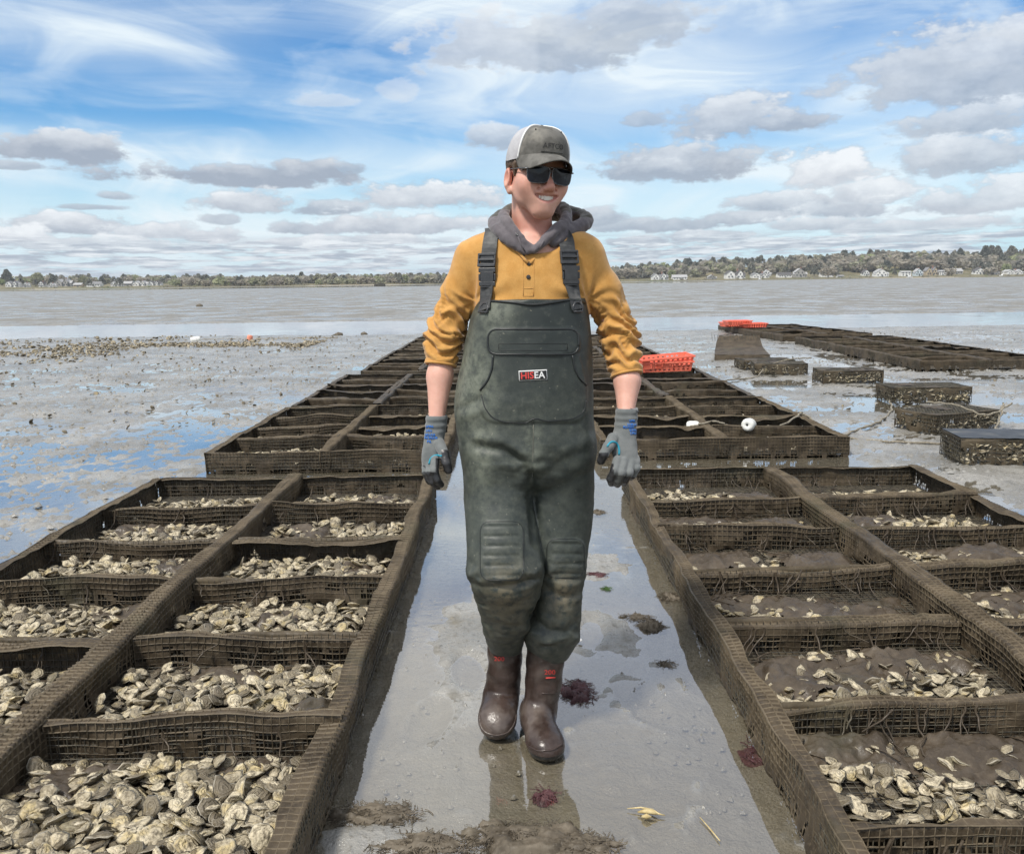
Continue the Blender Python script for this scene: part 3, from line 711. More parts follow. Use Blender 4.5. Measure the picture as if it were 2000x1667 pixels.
def place_oysters():
    allp = []
    for ci, cell in enumerate(CELLS):
        if cell[7] == 0: continue
        root = cell[0]
        M = Matrix.Translation(root.location) @ Matrix.Rotation(root.rotation_euler[2], 4, 'Z')
        if root in R_F: continue
        for (p, R, s) in heap(cell, 3000 + ci):
            w = np.array(M @ Vector(p)); d = np.linalg.norm(w - CAMP)
            px = FPX * w[0] / (w[1] + 1e-6)
            vis = abs(px) < 1050 and w[1] > 1.55
            if abs(px) > 1150 or w[1] < 1.5: continue
            allp.append((d if vis else 99, w, R, s, root, cell))
    allp.sort(key=lambda t: t[0])
    r = random.Random(77)
    lab = {}
    for k, (d, w, R, s, root, cell) in enumerate(allp[:300]):
        ob = bpy.data.objects.new('oyster', r.choice(OY_MESH)); COL.objects.link(ob)
        M4 = np.eye(4); M4[:3, :3] = R * s; M4[:3, 3] = w; ob.matrix_world = Matrix(M4.tolist())
        left = root is R_L[0]
        n = cell[1]; row = ['nearest', 'nearest', 'second', 'third', 'fourth', 'fifth', 'sixth', 'seventh'][n]
        side = ('beside the walkway' if (cell[2] == 1) == left else 'away from the walkway')
        u = (w[0] - root.location[0] - cell[3]) / (cell[4] - cell[3]); q = (w[1] - root.location[1] - cell[5]) / (cell[6] - cell[5])
        where = ('front' if q < .33 else ('middle' if q < .66 else 'back')) + ' ' + ('left' if u < .33 else ('centre' if u < .66 else 'right'))
        tone = {0.15: 'dull brown', 0.5: 'grey', 0.85: 'pale cream'}[TONE[ob.data.name]]
        size = 'small' if s < .78 else ('large' if s > .96 else 'mid-sized')
        ph = '%s %s oyster, %s of the %s %s rack cell%s' % (size, tone, where, row, 'left' if left else 'right', ' by the walkway' if side[0] == 'b' else '')
        tag(ob, ph, 'oyster', 'oysters at the %s of the %s cell %s, %s rack' % (where, row, side, 'left' if left else 'right'))
    V = []; F = []; RG = []; TN = []; n = 0
    for (d, w, R, s, root, cell) in allp[300:]:
        sh = r.choice(OY_HI if d < 2.3 else (OY_LO if d < 4.3 else OY_XS))
        V.append(sh[0] @ (R * s).T + w); F.append(sh[1] + n); RG.append(sh[2]); TN.append(np.full(len(sh[0]), r.random())); n += len(sh[0])
    ob = new_mesh('oysters', np.concatenate(V), np.concatenate(F), OYSTER, smooth=True)
    attr(ob, 'ring', np.concatenate(RG)); attr(ob, 'tone', np.concatenate(TN))
    tag(ob, 'many more pale oysters lying in the rack cells', 'oysters', kind='stuff')
    print('oysters', len(allp), 'verts', n)
place_oysters()

# brown slimy mats over the oysters
def algae_mat(root, i, q, u0, u1, w0, w1, seed, z=0.078, cover=0.0):
    cell = [c for c in CELLS if c[0] is root and c[1] == i and c[2] == q][0]
    x0, x1, y0, y1 = cell[3:7]; nx_, ny_ = 60, 42
    U, Wv = np.meshgrid(np.linspace(u0, u1, nx_), np.linspace(w0, w1, ny_), indexing='ij')
    x = x0 + U * (x1 - x0); y = y0 + Wv * (y1 - y0)
    e = np.minimum(np.minimum(U - u0, u1 - U) / (u1 - u0), np.minimum(Wv - w0, w1 - Wv) / (w1 - w0)) * 2
    h = 0.030 + (z - 0.02) * sstep(0, 0.5, e) * (0.55 + 0.5 * fbm(x * 5, y * 5, 0, 2, seed)) + 0.020 * fbm(x * 15, y * 15, 0, 3, seed + 3) + 0.010 * fbm(x * 42, y * 42, 0, 3, seed + 4)
    x = x + 0.012 * fbm(x * 14, y * 14, 0, 2, seed + 6); y = y + 0.012 * fbm(x * 14, y * 14, 0, 2, seed + 7)
    v = np.stack([x, y, h], -1).reshape(-1, 3); f = grid_faces(nx_, ny_)
    k = (e + 0.55 * fbm(x * 9, y * 9, 0, 3, seed + 9) + cover)[:-1, :-1]
    ob = new_mesh('algae_mat', v, f[(k > 0.28).reshape(-1)], SLIME, root, smooth=True)
    return ob
SLIME = mat_rack('brown_slime', (0.050, 0.038, 0.026), (0.085, 0.066, 0.046), (0.115, 0.090, 0.062), 0.22, 0.6)
for a in ((R_R[0], 1, 0, .35, 1.0, .55, 1.05, 1), (R_R[0], 1, 0, .72, 1.02, .0, .62, 2), (R_R[0], 2, 0, .0, .62, .30, 1.0, 3), (R_R[0], 2, 0, .45, 1.0, .62, 1.02, 4),
          (R_R[0], 3, 0, .30, 1.02, .05, .95, 5), (R_R[0], 4, 0, .55, 1.0, .1, .95, 6), (R_R[0], 4, 0, -.02, .5, .45, 1.0, 7), (R_R[0], 5, 0, .55, 1.0, .2, .95, 8), (R_R[0], 6, 0, .5, 1.0, .1, .95, 9),
          (R_R[0], 0, 0, .5, 1.0, .4, 1.0, 10), (R_R[0], 2, 1, .0, .6, .5, 1.0, 11), (R_R[0], 3, 1, .1, .8, .5, 1.0, 12), (R_R[0], 5, 1, .0, .5, .3, 1.0, 13),
          (R_L[0], 1, 1, -.02, .42, .58, 1.0, 14), (R_L[0], 2, 1, .10, .75, .74, 1.02, 15), (R_L[0], 2, 1, .72, 1.0, .0, .5, 16), (R_L[0], 4, 1, .62, 1.0, .1, .9, 17), (R_L[0], 5, 1, .1, .5, .3, .9, 18),
          (R_R[0], 1, 0, .0, .4, .7, 1.05, 31), (R_R[0], 3, 0, -.02, .5, .55, 1.02, 32), (R_R[0], 5, 0, -.02, .6, .6, 1.02, 33), (R_R[0], 4, 1, .3, 1.0, .45, 1.0, 34), (R_R[0], 1, 1, .0, .6, .3, 1.0, 35), (R_L[0], 1, 1, .5, .9, .72, 1.02, 36), (R_L[0], 4, 0, .5, 1., .5, 1.02, 37), (R_L[0], 5, 0, .0, .6, .6, 1.02, 38), (R_L[0], 6, 1, .5, 1., .4, 1., 39),
          (R_L[0], 3, 1, .35, .75, .45, .95, 19), (R_L[0], 2, 0, .5, 1.0, .3, .9, 20), (R_L[0], 3, 0, .6, 1.0, .4, 1.0, 21)):
    algae_mat(*a, cover=0.30)

def algae_strands():
    """slimy threads running from the rails down over the cells"""
    r = random.Random(12)
    for root, rows, n in ((R_R[0], range(1, 8), 20), (R_L[0], range(1, 8), 7)):
        for c in [c for c in CELLS if c[0] is root]:
            mb = MB(); x0, x1, y1 = c[3], c[4], c[6]
            for k in range(r.randrange(n // 2, n + 1)):
                x = r.uniform(x0, x1); z = RACK_H - r.uniform(.005, .03); y = y1 + .02; L = r.uniform(.03, .10); sp = r.gauss(0, .04); P = []
                for t in np.linspace(0, 1, 6): P.append((x + sp * t * t + .004 * math.sin(9 * t + x * 50), y - .012 - .09 * t ** 3 * (L / .1), max(.045, z - L * t * 1.25)))
                mb.tube(P, np.linspace(.0045, .0018, 6) * r.uniform(.6, 1.3), 5, False)
            for k in range(n // 4):
                x = r.uniform(x0, x1); P = [(x, y1, .05)]
                for t in range(5): P.append((P[-1][0] + r.gauss(0, .03), P[-1][1] - r.uniform(.01, .05), .055 + r.uniform(-.006, .02)))
                mb.tube(P, .0028, 5, False)
            o = mb.build('algae_strands', SLIME, root, True); o['kind'] = 'stuff'
algae_strands()
# ------------------------------------------------------------------ gear lying on the flat
def Rz(a): return np.array(Matrix.Rotation(a, 3, 'Z'))
MESHW = mat_noise('black_coated_wire', (0.022, 0.021, 0.018), (0.085, 0.075, 0.052), 30, 0.55)
CAGEOY = mat_noise('fouled_shells', (0.085, 0.070, 0.045), (0.420, 0.380, 0.290), 22, 0.7, 60, 0.7, 0.01, (0.060, 0.050, 0.030))
LIDM = mat_noise('grey_plastic_lid', (0.024, 0.027, 0.031), (0.045, 0.048, 0.053), 9, 0.5, 30, 0.3, 0.003, (0.12, 0.115, 0.10))
ROPE = mat_noise('weathered_rope', (0.150, 0.130, 0.095), (0.300, 0.270, 0.210), 60, 0.8, 200, 0.8, 0.004)
def cage(cx, cy, w, d, h, rz, label, seed, lid=False, fill=0.62, film=0.5, z0=0.0):
    root = empty('wire_oyster_cage', (cx, cy, z0), rz); tag(root, label, 'oyster cage', 'wire oyster cages lying on the mud')
    p = 0.036; r = random.Random(seed); P = []; Q = []
    X = np.arange(-w / 2, w / 2 + 1e-6, w / round(w / p)); Y = np.arange(-d / 2, d / 2 + 1e-6, d / round(d / p)); Z = np.arange(0.012, h + 1e-6, (h - .012) / round(h / p))
    for y in (-d / 2, d / 2):
        for x in X: P.append((x, y, Z[0])); Q.append((x, y, Z[-1]))
        for z in Z: P.append((X[0], y, z)); Q.append((X[-1], y, z))
    for x in (-w / 2, w / 2):
        for y in Y: P.append((x, y, Z[0])); Q.append((x, y, Z[-1]))
        for z in Z: P.append((x, Y[0], z)); Q.append((x, Y[-1], z))
    v, f = wire_mesh(np.array(P), np.array(Q), 0.0032); new_mesh('wire_sides', v, f, MESHW, root)
    P = [(x, -d / 2, h) for x in X] + [(-w / 2, y, h) for y in Y]; Q = [(x, d / 2, h) for x in X] + [(w / 2, y, h) for y in Y]
    v, f = wire_mesh(np.array(P), np.array(Q), 0.0032); top = new_mesh('wire_lid', v, f, MESHW, root)
    # oysters packed inside
    V = []; F = []; RG = []; T = []; n = 0
    for k in range(int(420 * fill)):
        sh = r.choice(OY_XS); R = rotm(r.gauss(0, .6), r.gauss(0, .6), r.uniform(0, 6.28)) * r.uniform(.8, 1.15)
        edge = r.random() < 0.55
        x = r.uniform(-.46, .46) * w; y = (-.45 if edge else r.uniform(-.45, .45)) * d; z = min(h - .035, r.uniform(.03, h * fill * (0.75 + 0.35 * math.sin(3 + 7 * x / w + seed)) + .03))
        if r.random() < 0.22: x = -.46 * w; y = r.uniform(-.45, .45) * d
        V.append(sh[0] @ R.T + np.array([x, y, z])); F.append(sh[1] + n); RG.append(sh[2]); T.append(np.full(len(sh[0]), r.uniform(0.1, 1.0))); n += len(sh[0])
    o = new_mesh('packed_oysters', np.concatenate(V), np.concatenate(F), OYSTER, root, True); attr(o, 'ring', np.concatenate(RG)); attr(o, 'tone', np.concatenate(T)); o['kind'] = 'stuff'
    # film of brown weed clinging to the wires
    for (a, b_, sd) in (((-w / 2, -d / 2), (w / 2, -d / 2), 1), ((-w / 2, d / 2), (-w / 2, -d / 2), 2), ((w / 2, -d / 2), (w / 2, d / 2), 3)):
        v, f = wall_film(a, b_, h + .004, 0.01, 0.03, 1, seed + sd, 0.021, False, film + .75, 0.008, 0.02, 0.12); new_mesh('weed_film', v, f, FILM_WET, root, smooth=True)
    nx_ = 22; gx, gy = np.meshgrid(np.linspace(-w / 2, w / 2, nx_), np.linspace(-d / 2, d / 2, nx_), indexing='ij')
    gz = h + .006 + .008 * fbm(gx * 9, gy * 9, 0, 3, seed)
    f = grid_faces(nx_, nx_)
    if lid: new_mesh('plastic_lid', np.stack([gx, gy, h + .012 + .004 * np.abs(np.sin(gx * 40))], -1).reshape(-1, 3), f, LIDM, root, smooth=False)
    else:
        k = fbm(gx * 4, gy * 4, 0, 3, seed + 8)[:-1, :-1] > 0.10; new_mesh('weed_mat', np.stack([gx, gy, gz], -1).reshape(-1, 3), f[k.reshape(-1)], FILM, root, smooth=True)['kind'] = 'stuff'
    return root
cage(3.92, 12.72, 0.74, 0.50, 0.165, math.radians(-10), 'wire oyster cage with a pale rope over it, beside the tilted tray', 11, film=.62)
cage(3.92, 13.45, 0.80, 0.45, 0.15, math.radians(4), 'low weed-covered cage just behind the roped cage', 15, film=.3, fill=.3)
cage(4.50, 11.60, 0.78, 0.46, 0.17, math.radians(-3), 'wire cage standing in a still pool with its reflection below', 21, film=.60, fill=.9)
cage(4.62, 9.70, 0.86, 0.46, 0.18, math.radians(0), 'wire cage between the pool cage and the cage turned cornerwise', 31, film=.58, fill=.9)
cage(4.00, 7.90, 0.80, 0.46, 0.175, math.radians(24), 'wire cage turned cornerwise with rope strung across its side', 41, film=.52, fill=.8)
cage(3.82, 6.42, 1.0, 0.42, 0.20, math.radians(-8), 'large wire cage of pale oysters under a dark plastic lid, cut by the picture edge', 51, True, 0.98, .8)

def bent_tray():
    root = empty('tilted_tray', (4.05, 15.6, 0)); tag(root, 'algae-covered tray bent upward in the middle, standing alone on the mud', 'tray')
    prof = [(-0.75, 0.02, 0.10), (-0.25, 0.03, 0.13), (0.15, 0.05, 0.17), (0.45, 0.16, 0.27), (0.58, 0.24, 0.34)]       # along, underside, top
    n = 22; xs = np.linspace(-0.46, 0.46, n); t = np.linspace(0, 1, 24); A = np.array(prof); al = np.interp(t, np.linspace(0, 1, 5), A[:, 0]); tp = np.interp(t, np.linspace(0, 1, 5), A[:, 2])
    X, T = np.meshgrid(xs, np.arange(24), indexing='ij'); Z = tp[T] + 0.010 * fbm(X * 6, T * .3, 0, 3, 3); Yv = al[T] + .0 * X
    X = X * (1 - 0.20 * T / 23.0) + 0.10 * T / 23.0
    R = Rz(math.radians(-8))
    new_mesh('mesh_top', np.stack([X, Yv, Z], -1).reshape(-1, 3) @ R.T, grid_faces(n, 24), FILM, root, smooth=True)
    def strip(name, pts_t, pts_b):
        m = len(pts_t); new_mesh(name, np.concatenate([pts_t, pts_b]) @ R.T, [(i, i + 1, m + i + 1, m + i) for i in range(m - 1)], FILM, root, smooth=True)
    un = np.interp(t, np.linspace(0, 1, 5), A[:, 1])
    for sx in (-0.46, 0.46): strip('tray_side', np.stack([sx * (1 - .2 * t) + .1 * t, al, tp], 1), np.stack([sx * (1 - .2 * t) + .1 * t, al, np.maximum(un - .03, -.02) * 0 - .02 + 0.0 * al], 1))
    strip('tray_front', np.stack([xs, xs * 0 + al[0], xs * 0 + tp[0]], 1), np.stack([xs, xs * 0 + al[0] - .02, xs * 0 - .02], 1))
    strip('tray_back', np.stack([xs * .8 + .1, xs * 0 + al[-1], xs * 0 + tp[-1]], 1), np.stack([xs * .8 + .1, xs * 0 + al[-1], xs * 0 - .02], 1))
    v, f = wire_mesh(np.array([(x, .42, .26) for x in np.linspace(-.4, .4, 17)]), np.array([(x, .58, .36 + .02 * math.sin(9 * x)) for x in np.linspace(-.4, .4, 17)]), .004); new_mesh('torn_wires', v @ R.T, f, MESHW, root)['kind'] = 'stuff'
bent_tray()

ORANGE = mat_noise('orange_crate_plastic', (0.800, 0.150, 0.088), (0.860, 0.200, 0.125), 8, 0.42, None)
def crate_parts(root, w=0.70, d=0.42, h=0.125, taper=0.025):
    def panel(name, a, b, at_, bt):
        """wall with rows of real holes; a,b bottom ends, at_,bt top ends"""
        nc, nr = max(8, int(np.linalg.norm(np.array(b) - a) / 0.030)) | 1, 7; V = []; F = []
        for i in range(nc + 1):
            for j in range(nr + 1): s, t = i / nc, j / nr; V.append((1 - t) * ((1 - s) * np.array(a) + s * np.array(b)) + t * ((1 - s) * np.array(at_) + s * np.array(bt)))
        for i in range(nc):
            for j in range(nr):
                if i % 2 == 1 and j % 2 == 1 and 1 < i < nc - 1: continue
                F.append((i * (nr + 1) + j, (i + 1) * (nr + 1) + j, (i + 1) * (nr + 1) + j + 1, i * (nr + 1) + j + 1))
        o = new_mesh(name, V, F, ORANGE, root); m = o.modifiers.new('t', 'SOLIDIFY'); m.thickness = 0.004
    x, y, X, Y = w / 2 - taper, d / 2 - taper, w / 2, d / 2
    panel('crate_wall', (-x, -y, 0), (x, -y, 0), (-X, -Y, h), (X, -Y, h)); panel('crate_wall', (x, y, 0), (-x, y, 0), (X, Y, h), (-X, Y, h))
    panel('crate_wall', (x, -y, 0), (x, y, 0), (X, -Y, h), (X, Y, h)); panel('crate_wall', (-x, y, 0), (-x, -y, 0), (-X, Y, h), (-X, -Y, h))
    MB().box((0, 0, .004), (2 * x, 2 * y, .006)).build('crate_base', ORANGE, root)
    m = MB()
    for s in (-1, 1): m.box((0, s * (Y + .006), h), (w + .03, .018, .022)); m.box((s * (X + .006), 0, h), (.018, d - .006, .0215))
    for s in (-1, 1):
        for q in (-.3, -.1, .1, .3): m.box((q * w, s * (Y + .004), h - .03), (.008, .012, .05))
    m.build('crate_rim', ORANGE, root)
def crate(loc, rot, label, group=None, **k):
    root = empty('orange_crate', loc); root.rotation_euler = rot; tag(root, label, 'crate', group); crate_parts(root, **k); return root
crate((2.07, 11.78, 0.170), (0, math.radians(-1), math.radians(3)), 'bottom crate of the orange stack on the rack beside the man\'s sleeve')
crate((2.08, 11.77, 0.232), (math.radians(1.5), math.radians(-4), math.radians(5)), 'top crate of the orange stack on the rack beside the man\'s sleeve')
def on_far(px, py, z=0.17): return gnd(px, py, z)
for (px, py, z, rz, lab) in ((1432, 637, .165, 10, 'orange crate lying leftmost on the far rack corner'), (1440, 634, .235, 6, 'orange crate resting on top of the others on the far rack'), (1470, 639, .165, 8, 'orange crate lying rightmost on the far rack')):
    p = on_far(px, py, z); crate((p[0], p[1], z), (0, 0, math.radians(rz)), lab, 'orange crates on the far rack', w=0.62, d=0.4, h=.10)

WHITEB = mat_noise('white_foam', (0.62, 0.62, 0.58), (0.78, 0.78, 0.75), 20, 0.6, 70, 0.4, 0.003, (0.50, 0.48, 0.42))
PINKB = mat_noise('faded_orange_foam', (0.62, 0.20, 0.12), (0.70, 0.28, 0.18), 20, 0.6)
BLK = mat_plain('black_hole', (0.01, 0.01, 0.01), 0.9)
def buoy(loc, axis, r, L, label, mat=None, group=None):
    root = empty('buoy', loc); q = Vector(axis).normalized().to_track_quat('Z', 'Y'); root.rotation_euler = q.to_euler(); tag(root, label, 'buoy', group)
    h = L / 2; MB().lathe([(r * .18, -h), (r * .72, -h * .98), (r * .93, -h * .8), (r, -h * .45), (r, h * .45), (r * .93, h * .8), (r * .72, h * .98), (r * .18, h), (r * .17, h * .9)], 28).build('float', mat or WHITEB, root, True)
    MB().lathe([(r * .16, h * .86), (r * .16, h * .995)], 12).build('bore', BLK, root); return root
b1 = gnd(1437, 827, 0.09); b2 = gnd(1347, 836, 0.09)
buoy((b1[0], 7.36, 0.150), (-0.45, -0.9, 0.12), 0.057, 0.15, 'round white foam float lying in the right rack, rope tied to it')
buoy((b2[0] - .0, 7.44, 0.122), (1, -0.25, 0.05), 0.055, 0.11, 'white foam float half hidden behind a cross wall of the right rack')
pf = gnd(382, 663, .05); buoy((pf[0], pf[1], .05), (1, .3, .1), 0.075, .24, 'white float lying far off on the left mud'); pf = gnd(488, 662, .05); buoy((pf[0], pf[1], .07), (.2, .1, 1), 0.07, .16, 'faded orange float far off on the left mud', PINKB)
def rope(pts, r, label, sag=None):
    P = np.array(pts, float); Q = []
    for i in range(len(P) - 1):
        p0, p1, p2, p3 = P[max(0, i - 1)], P[i], P[i + 1], P[min(len(P) - 1, i + 2)]
        for t in np.linspace(0, 1, 9)[:-1]: Q.append(0.5 * (2 * p1 + (p2 - p0) * t + (2 * p0 - 5 * p1 + 4 * p2 - p3) * t * t + (3 * p1 - p0 - 3 * p2 + p3) * t ** 3))
    Q.append(P[-1]); Q = np.array(Q); k = np.arange(len(Q)); Q[:, 0] += .01 * np.sin(k * 1.7); Q[:, 2] += .004 * np.sin(k * 2.3)
    tag(MB().tube(Q, r, 6).build('rope', ROPE, None, True), label, 'rope', 'ropes')
rope([(1.90, 7.42, .13), (2.05, 7.35, .10), (2.3, 7.40, .125), (2.55, 7.65, .18), (2.66, 7.85, .165), (2.85, 7.5, .02), (3.3, 7.15, .02), (3.9, 7.1, .03), (4.25, 7.5, .12), (4.42, 7.75, .25)], .0095, 'pale rope from the round float over the rack edge to the cornerwise cage')
rope([(1.50, 7.40, .12), (1.65, 7.36, .17), (1.75, 7.34, .185), (1.86, 7.36, .14)], .009, 'short rope joining the two white floats')
rope([(4.35, 12.6, .24), (4.0, 12.5, .23), (3.7, 12.6, .12), (3.45, 12.2, .02), (3.05, 11.9, .02), (2.7, 11.6, .03)], .009, 'rope running from the roped cage down to the right rack')
rope([(4.2, 9.6, .03), (3.95, 8.95, .02), (3.5, 8.2, .02), (3.1, 7.75, .02), (2.75, 7.3, .02)], .010, 'muddy rope leading from the middle cage toward the rack corner')
rope([(4.5, 7.75, .25), (4.2, 7.6, .17), (4.0, 7.75, .24), (3.8, 7.9, .25)], .009, 'rope draped across the top of the cornerwise cage')
rope([gnd(380, 663, .03), gnd(450, 662, .02), gnd(520, 661, .02), gnd(600, 660, .02), gnd(660, 659, .03)], .014, 'long line lying between the far floats on the left mud')

# ---- weed, shells and drift on the walkway and flat
WEED = {'brown': mat_rack('brown_weed', (0.072, 0.058, 0.040), (0.140, 0.116, 0.084), (0.200, 0.172, 0.132)), 'maroon': mat_rack('maroon_weed', (0.045, 0.016, 0.018), (0.090, 0.036, 0.040), (0.130, 0.070, 0.066)), 'green': mat_rack('green_weed', (0.030, 0.070, 0.015), (0.060, 0.120, 0.025), (0.08, 0.13, 0.04))}
def clump(px, py, rx, ry, h, kind, label, seed, strands=120):
    c = gnd(px, py, 0.0); n = 46; U, V = np.meshgrid(np.linspace(-1, 1, n), np.linspace(-1, 1, n), indexing='ij'); q = np.hypot(U, V)
    e = 1 - q + 0.45 * fbm(U * 2.3, V * 2.3, 0, 3, seed)
    z = -0.014 + (h + .014) * sstep(0, .55, e) * (0.7 + 0.35 * fbm(U * 4, V * 4, 0, 3, seed + 1)) + h * .30 * np.abs(fbm(U * 11, V * 11, 0, 2, seed + 2)) * sstep(0, .3, e)
    v = np.stack([U * rx, V * ry, z], -1).reshape(-1, 3); f = grid_faces(n, n)[(e[:-1, :-1] > 0.02).reshape(-1)]
    root = new_mesh('seaweed_clump', v, f, WEED[kind], None, True, (c[0], c[1], 0)); tag(root, label, 'seaweed', 'weed on the walkway')
    r = random.Random(seed); mb = MB()
    for k in range(strands):
        a = r.uniform(0, 6.283); d = r.random() ** .6; p = np.array([math.cos(a) * d * rx * .9, math.sin(a) * d * ry * .9, max(0.003, h * (1 - d) * .8)]); b = a + r.gauss(0, .8); P = [p]
        for i in range(4): b += r.gauss(0, .6); p = p + np.array([math.cos(b), math.sin(b), r.gauss(-.15, .18)]) * r.uniform(.004, .009); p[2] = max(.002, p[2]); P.append(p)
        mb.tube(P, r.uniform(.0006, .0015), 3, False)
    st = mb.build('weed_strands', WEED[kind], root); st['kind'] = 'stuff'
    return root
clump(1128, 1352, .062, .105, .020, 'maroon', 'flat patch of maroon seaweed beside the planted boot', 1, 200)
clump(1272, 1222, .055, .050, .030, 'brown', 'rounded brown weed clump near the right rack wall', 2)
clump(1168, 1000, .045, .050, .015, 'brown', 'small brown weed patch behind the gloved hand', 3, 60)
clump(1165, 1122, .050, .050, .012, 'maroon', 'thin maroon weed patch beyond the right knee', 4, 60)
clump(1185, 1150, .014, .016, .010, 'green', 'tiny bright green weed tuft on the walkway', 5, 30)
clump(1492, 1465, .075, .085, -.004, 'maroon', 'dark maroon weed under water against the right rack', 6, 90)
clump(1065, 1552, .035, .035, .012, 'maroon', 'small maroon tuft in front of the boots', 7, 40)
clump(1010, 1640, .170, .095, .030, 'brown', 'large dragged-up heap of brown weed at the bottom of the walkway', 9, 420)
clump(1130, 1650, .115, .060, .022, 'brown', 'second brown weed heap beside the large one', 10, 240)
clump(735, 1590, .150, .060, .018, 'brown', 'streaked brown weed swept against the left rack', 11, 260)
clump(820, 1650, .140, .055, .018, 'brown', 'ragged brown weed mat by the bottom corner of the left rack', 16, 240)
clump(1310, 1165, .060, .050, .016, 'brown', 'stringy weed drift along the right rack wall', 12, 120)
clump(1245, 1205, .070, .040, .012, 'brown', 'thin weed drift left of the rounded clump', 17, 90)
clump(790, 1100, .040, .050, .012, 'brown', 'weed drift beside the left rack wall', 13, 60)
clump(1300, 1297, .030, .026, .012, 'brown', 'little weed lump on the wet mud, right of the maroon patch', 14, 40)
clump(1050, 1040, .060, .05, .010, 'brown', 'weed scrap between the legs', 15, 40)
def shell(px, py, s, label, mat, rz=0, seed=0):
    p = gnd(px, py, .006); sh = OY_HI[seed % len(OY_HI)]; o = new_mesh('shell', (sh[0] * np.array([1, 1, .5])) @ Rz(rz).T * s, sh[1], mat, None, True, (p[0], p[1], .012)); attr(o, 'ring', sh[2]); tag(o, label, 'shell'); return o
SHELLW = mat_noise('bleached_shell', (0.60, 0.58, 0.53), (0.78, 0.76, 0.72), 60, 0.45, 120, 0.4, 0.002)
DRIFT = mat_noise('straw_yellow_husk', (0.42, 0.32, 0.14), (0.58, 0.48, 0.26), 50, 0.6, 90, 0.5, 0.002)
shell(1131, 1252, .62, 'bleached white half shell lying on the mud behind the boots', SHELLW, .1, 3)
shell(1107, 1262, .36, 'small cream shell beside the white half shell', OYSTER, .6, 5)
def drift():
    c = gnd(1268, 1592, 0); root = empty('crab_husk', (c[0], c[1], 0.004)); tag(root, 'straw-coloured crab husk lying in shallow water', 'crab husk')
    def bit(name, pts, r): MB().tube(np.array(pts), r, 7).build(name, DRIFT, root, True)
    bit('claw', [(-.030, .004, .004), (-.012, .000, .009), (.006, -.004, .010), (.020, -.010, .006)], [.002, .006, .007, .002])
    bit('claw', [(-.022, -.016, .004), (-.010, -.020, .008), (.002, -.022, .007)], [.003, .007, .002])
    bit('leg', [(-.055, .022, .003), (-.020, .018, .008), (.012, .010, .006)], [.001, .0025, .003]); bit('leg', [(.012, .008, .006), (.024, -.006, .005), (.040, -.010, .003)], [.003, .0025, .001])
    c = gnd(1387, 1618, 0.004); a = gnd(1367, 1595, .006); b = gnd(1406, 1641, .006)
    tag(MB().tube([a, c, b], [.0016, .0022, .0016], 6).build('reed_stalk', DRIFT, None, True), 'single pale reed stalk floating near the right rack', 'reed')
    for (px, py, s, lab) in ((661, 656, .16, 'dark weedy rock on the near channel bank, nearer the man'), (711, 653, .10, 'small dark lump on the channel bank beside the weedy rock'), (390, 599, .26, 'dark lump alone on the mud beyond the channel')):
        c = gnd(px, py, .0); n = 18; mb = MB(); prof = [(s * .5, -.02), (s * .62, s * .15), (s * .45, s * .45), (s * .2, s * .62), (s * .05, s * .7)]; mb.lathe(prof, n); v = np.concatenate(mb.v); v = v * (1 + .35 * fbm(v[:, 0] / s * 2.2, v[:, 1] / s * 2.2, v[:, 2] / s * 2.2, 3, int(px)))[:, None] * np.array([1.5, 1, 1])
        tag(new_mesh('rock', v, mb.f, WEED['brown'], None, True, (c[0], c[1], 0)), lab, 'rock')
drift()
def shell_bank():
    r = random.Random(5); V = []; F = []; RG = []; T = []; n = 0
    def put(x, y, z, s, tone):
        nonlocal n
        sh = r.choice(OY_XS); R = rotm(r.gauss(0, .5), r.gauss(0, .5), r.uniform(0, 6.28)) * s; V.append(sh[0] @ R.T + np.array([x, y, z])); F.append(sh[1] + n); RG.append(sh[2]); T.append(np.full(len(sh[0]), tone)); n += len(sh[0])
    for k in range(4600):
        x = -4.5 - abs(r.gauss(0, 1)) * 6.5; y = 19.6 + 0.16 * (x + 9) + r.gauss(0, 1.9) * (1 if x < -8 else .55)
        if x < -20: continue
        if vnoise(x * .9, y * 1.3, 0, 7) + r.uniform(-.5, .5) < .12: continue
        put(x, y, float(mud_height(np.array(x), np.array(y))) + r.uniform(.0, .025), r.uniform(.7, 1.7), r.uniform(0, .55))
    for k in range(700):
        x = r.uniform(-14, -2.8); y = r.uniform(8, 23); put(x, y, .015, r.uniform(.5, 1.0), r.uniform(0, .35))
    for k in range(260):
        x = r.uniform(2.9, 13); y = r.uniform(7, 24); put(x, y, .012, r.uniform(.4, .8), r.uniform(0, .4))
    o = new_mesh('shell_bank', np.concatenate(V), np.concatenate(F), OYSTER, None, True); attr(o, 'ring', np.concatenate(RG)); attr(o, 'tone', np.concatenate(T)); tag(o, 'bank of loose oyster shells on the mud', 'shells', kind='stuff')
shell_bank()
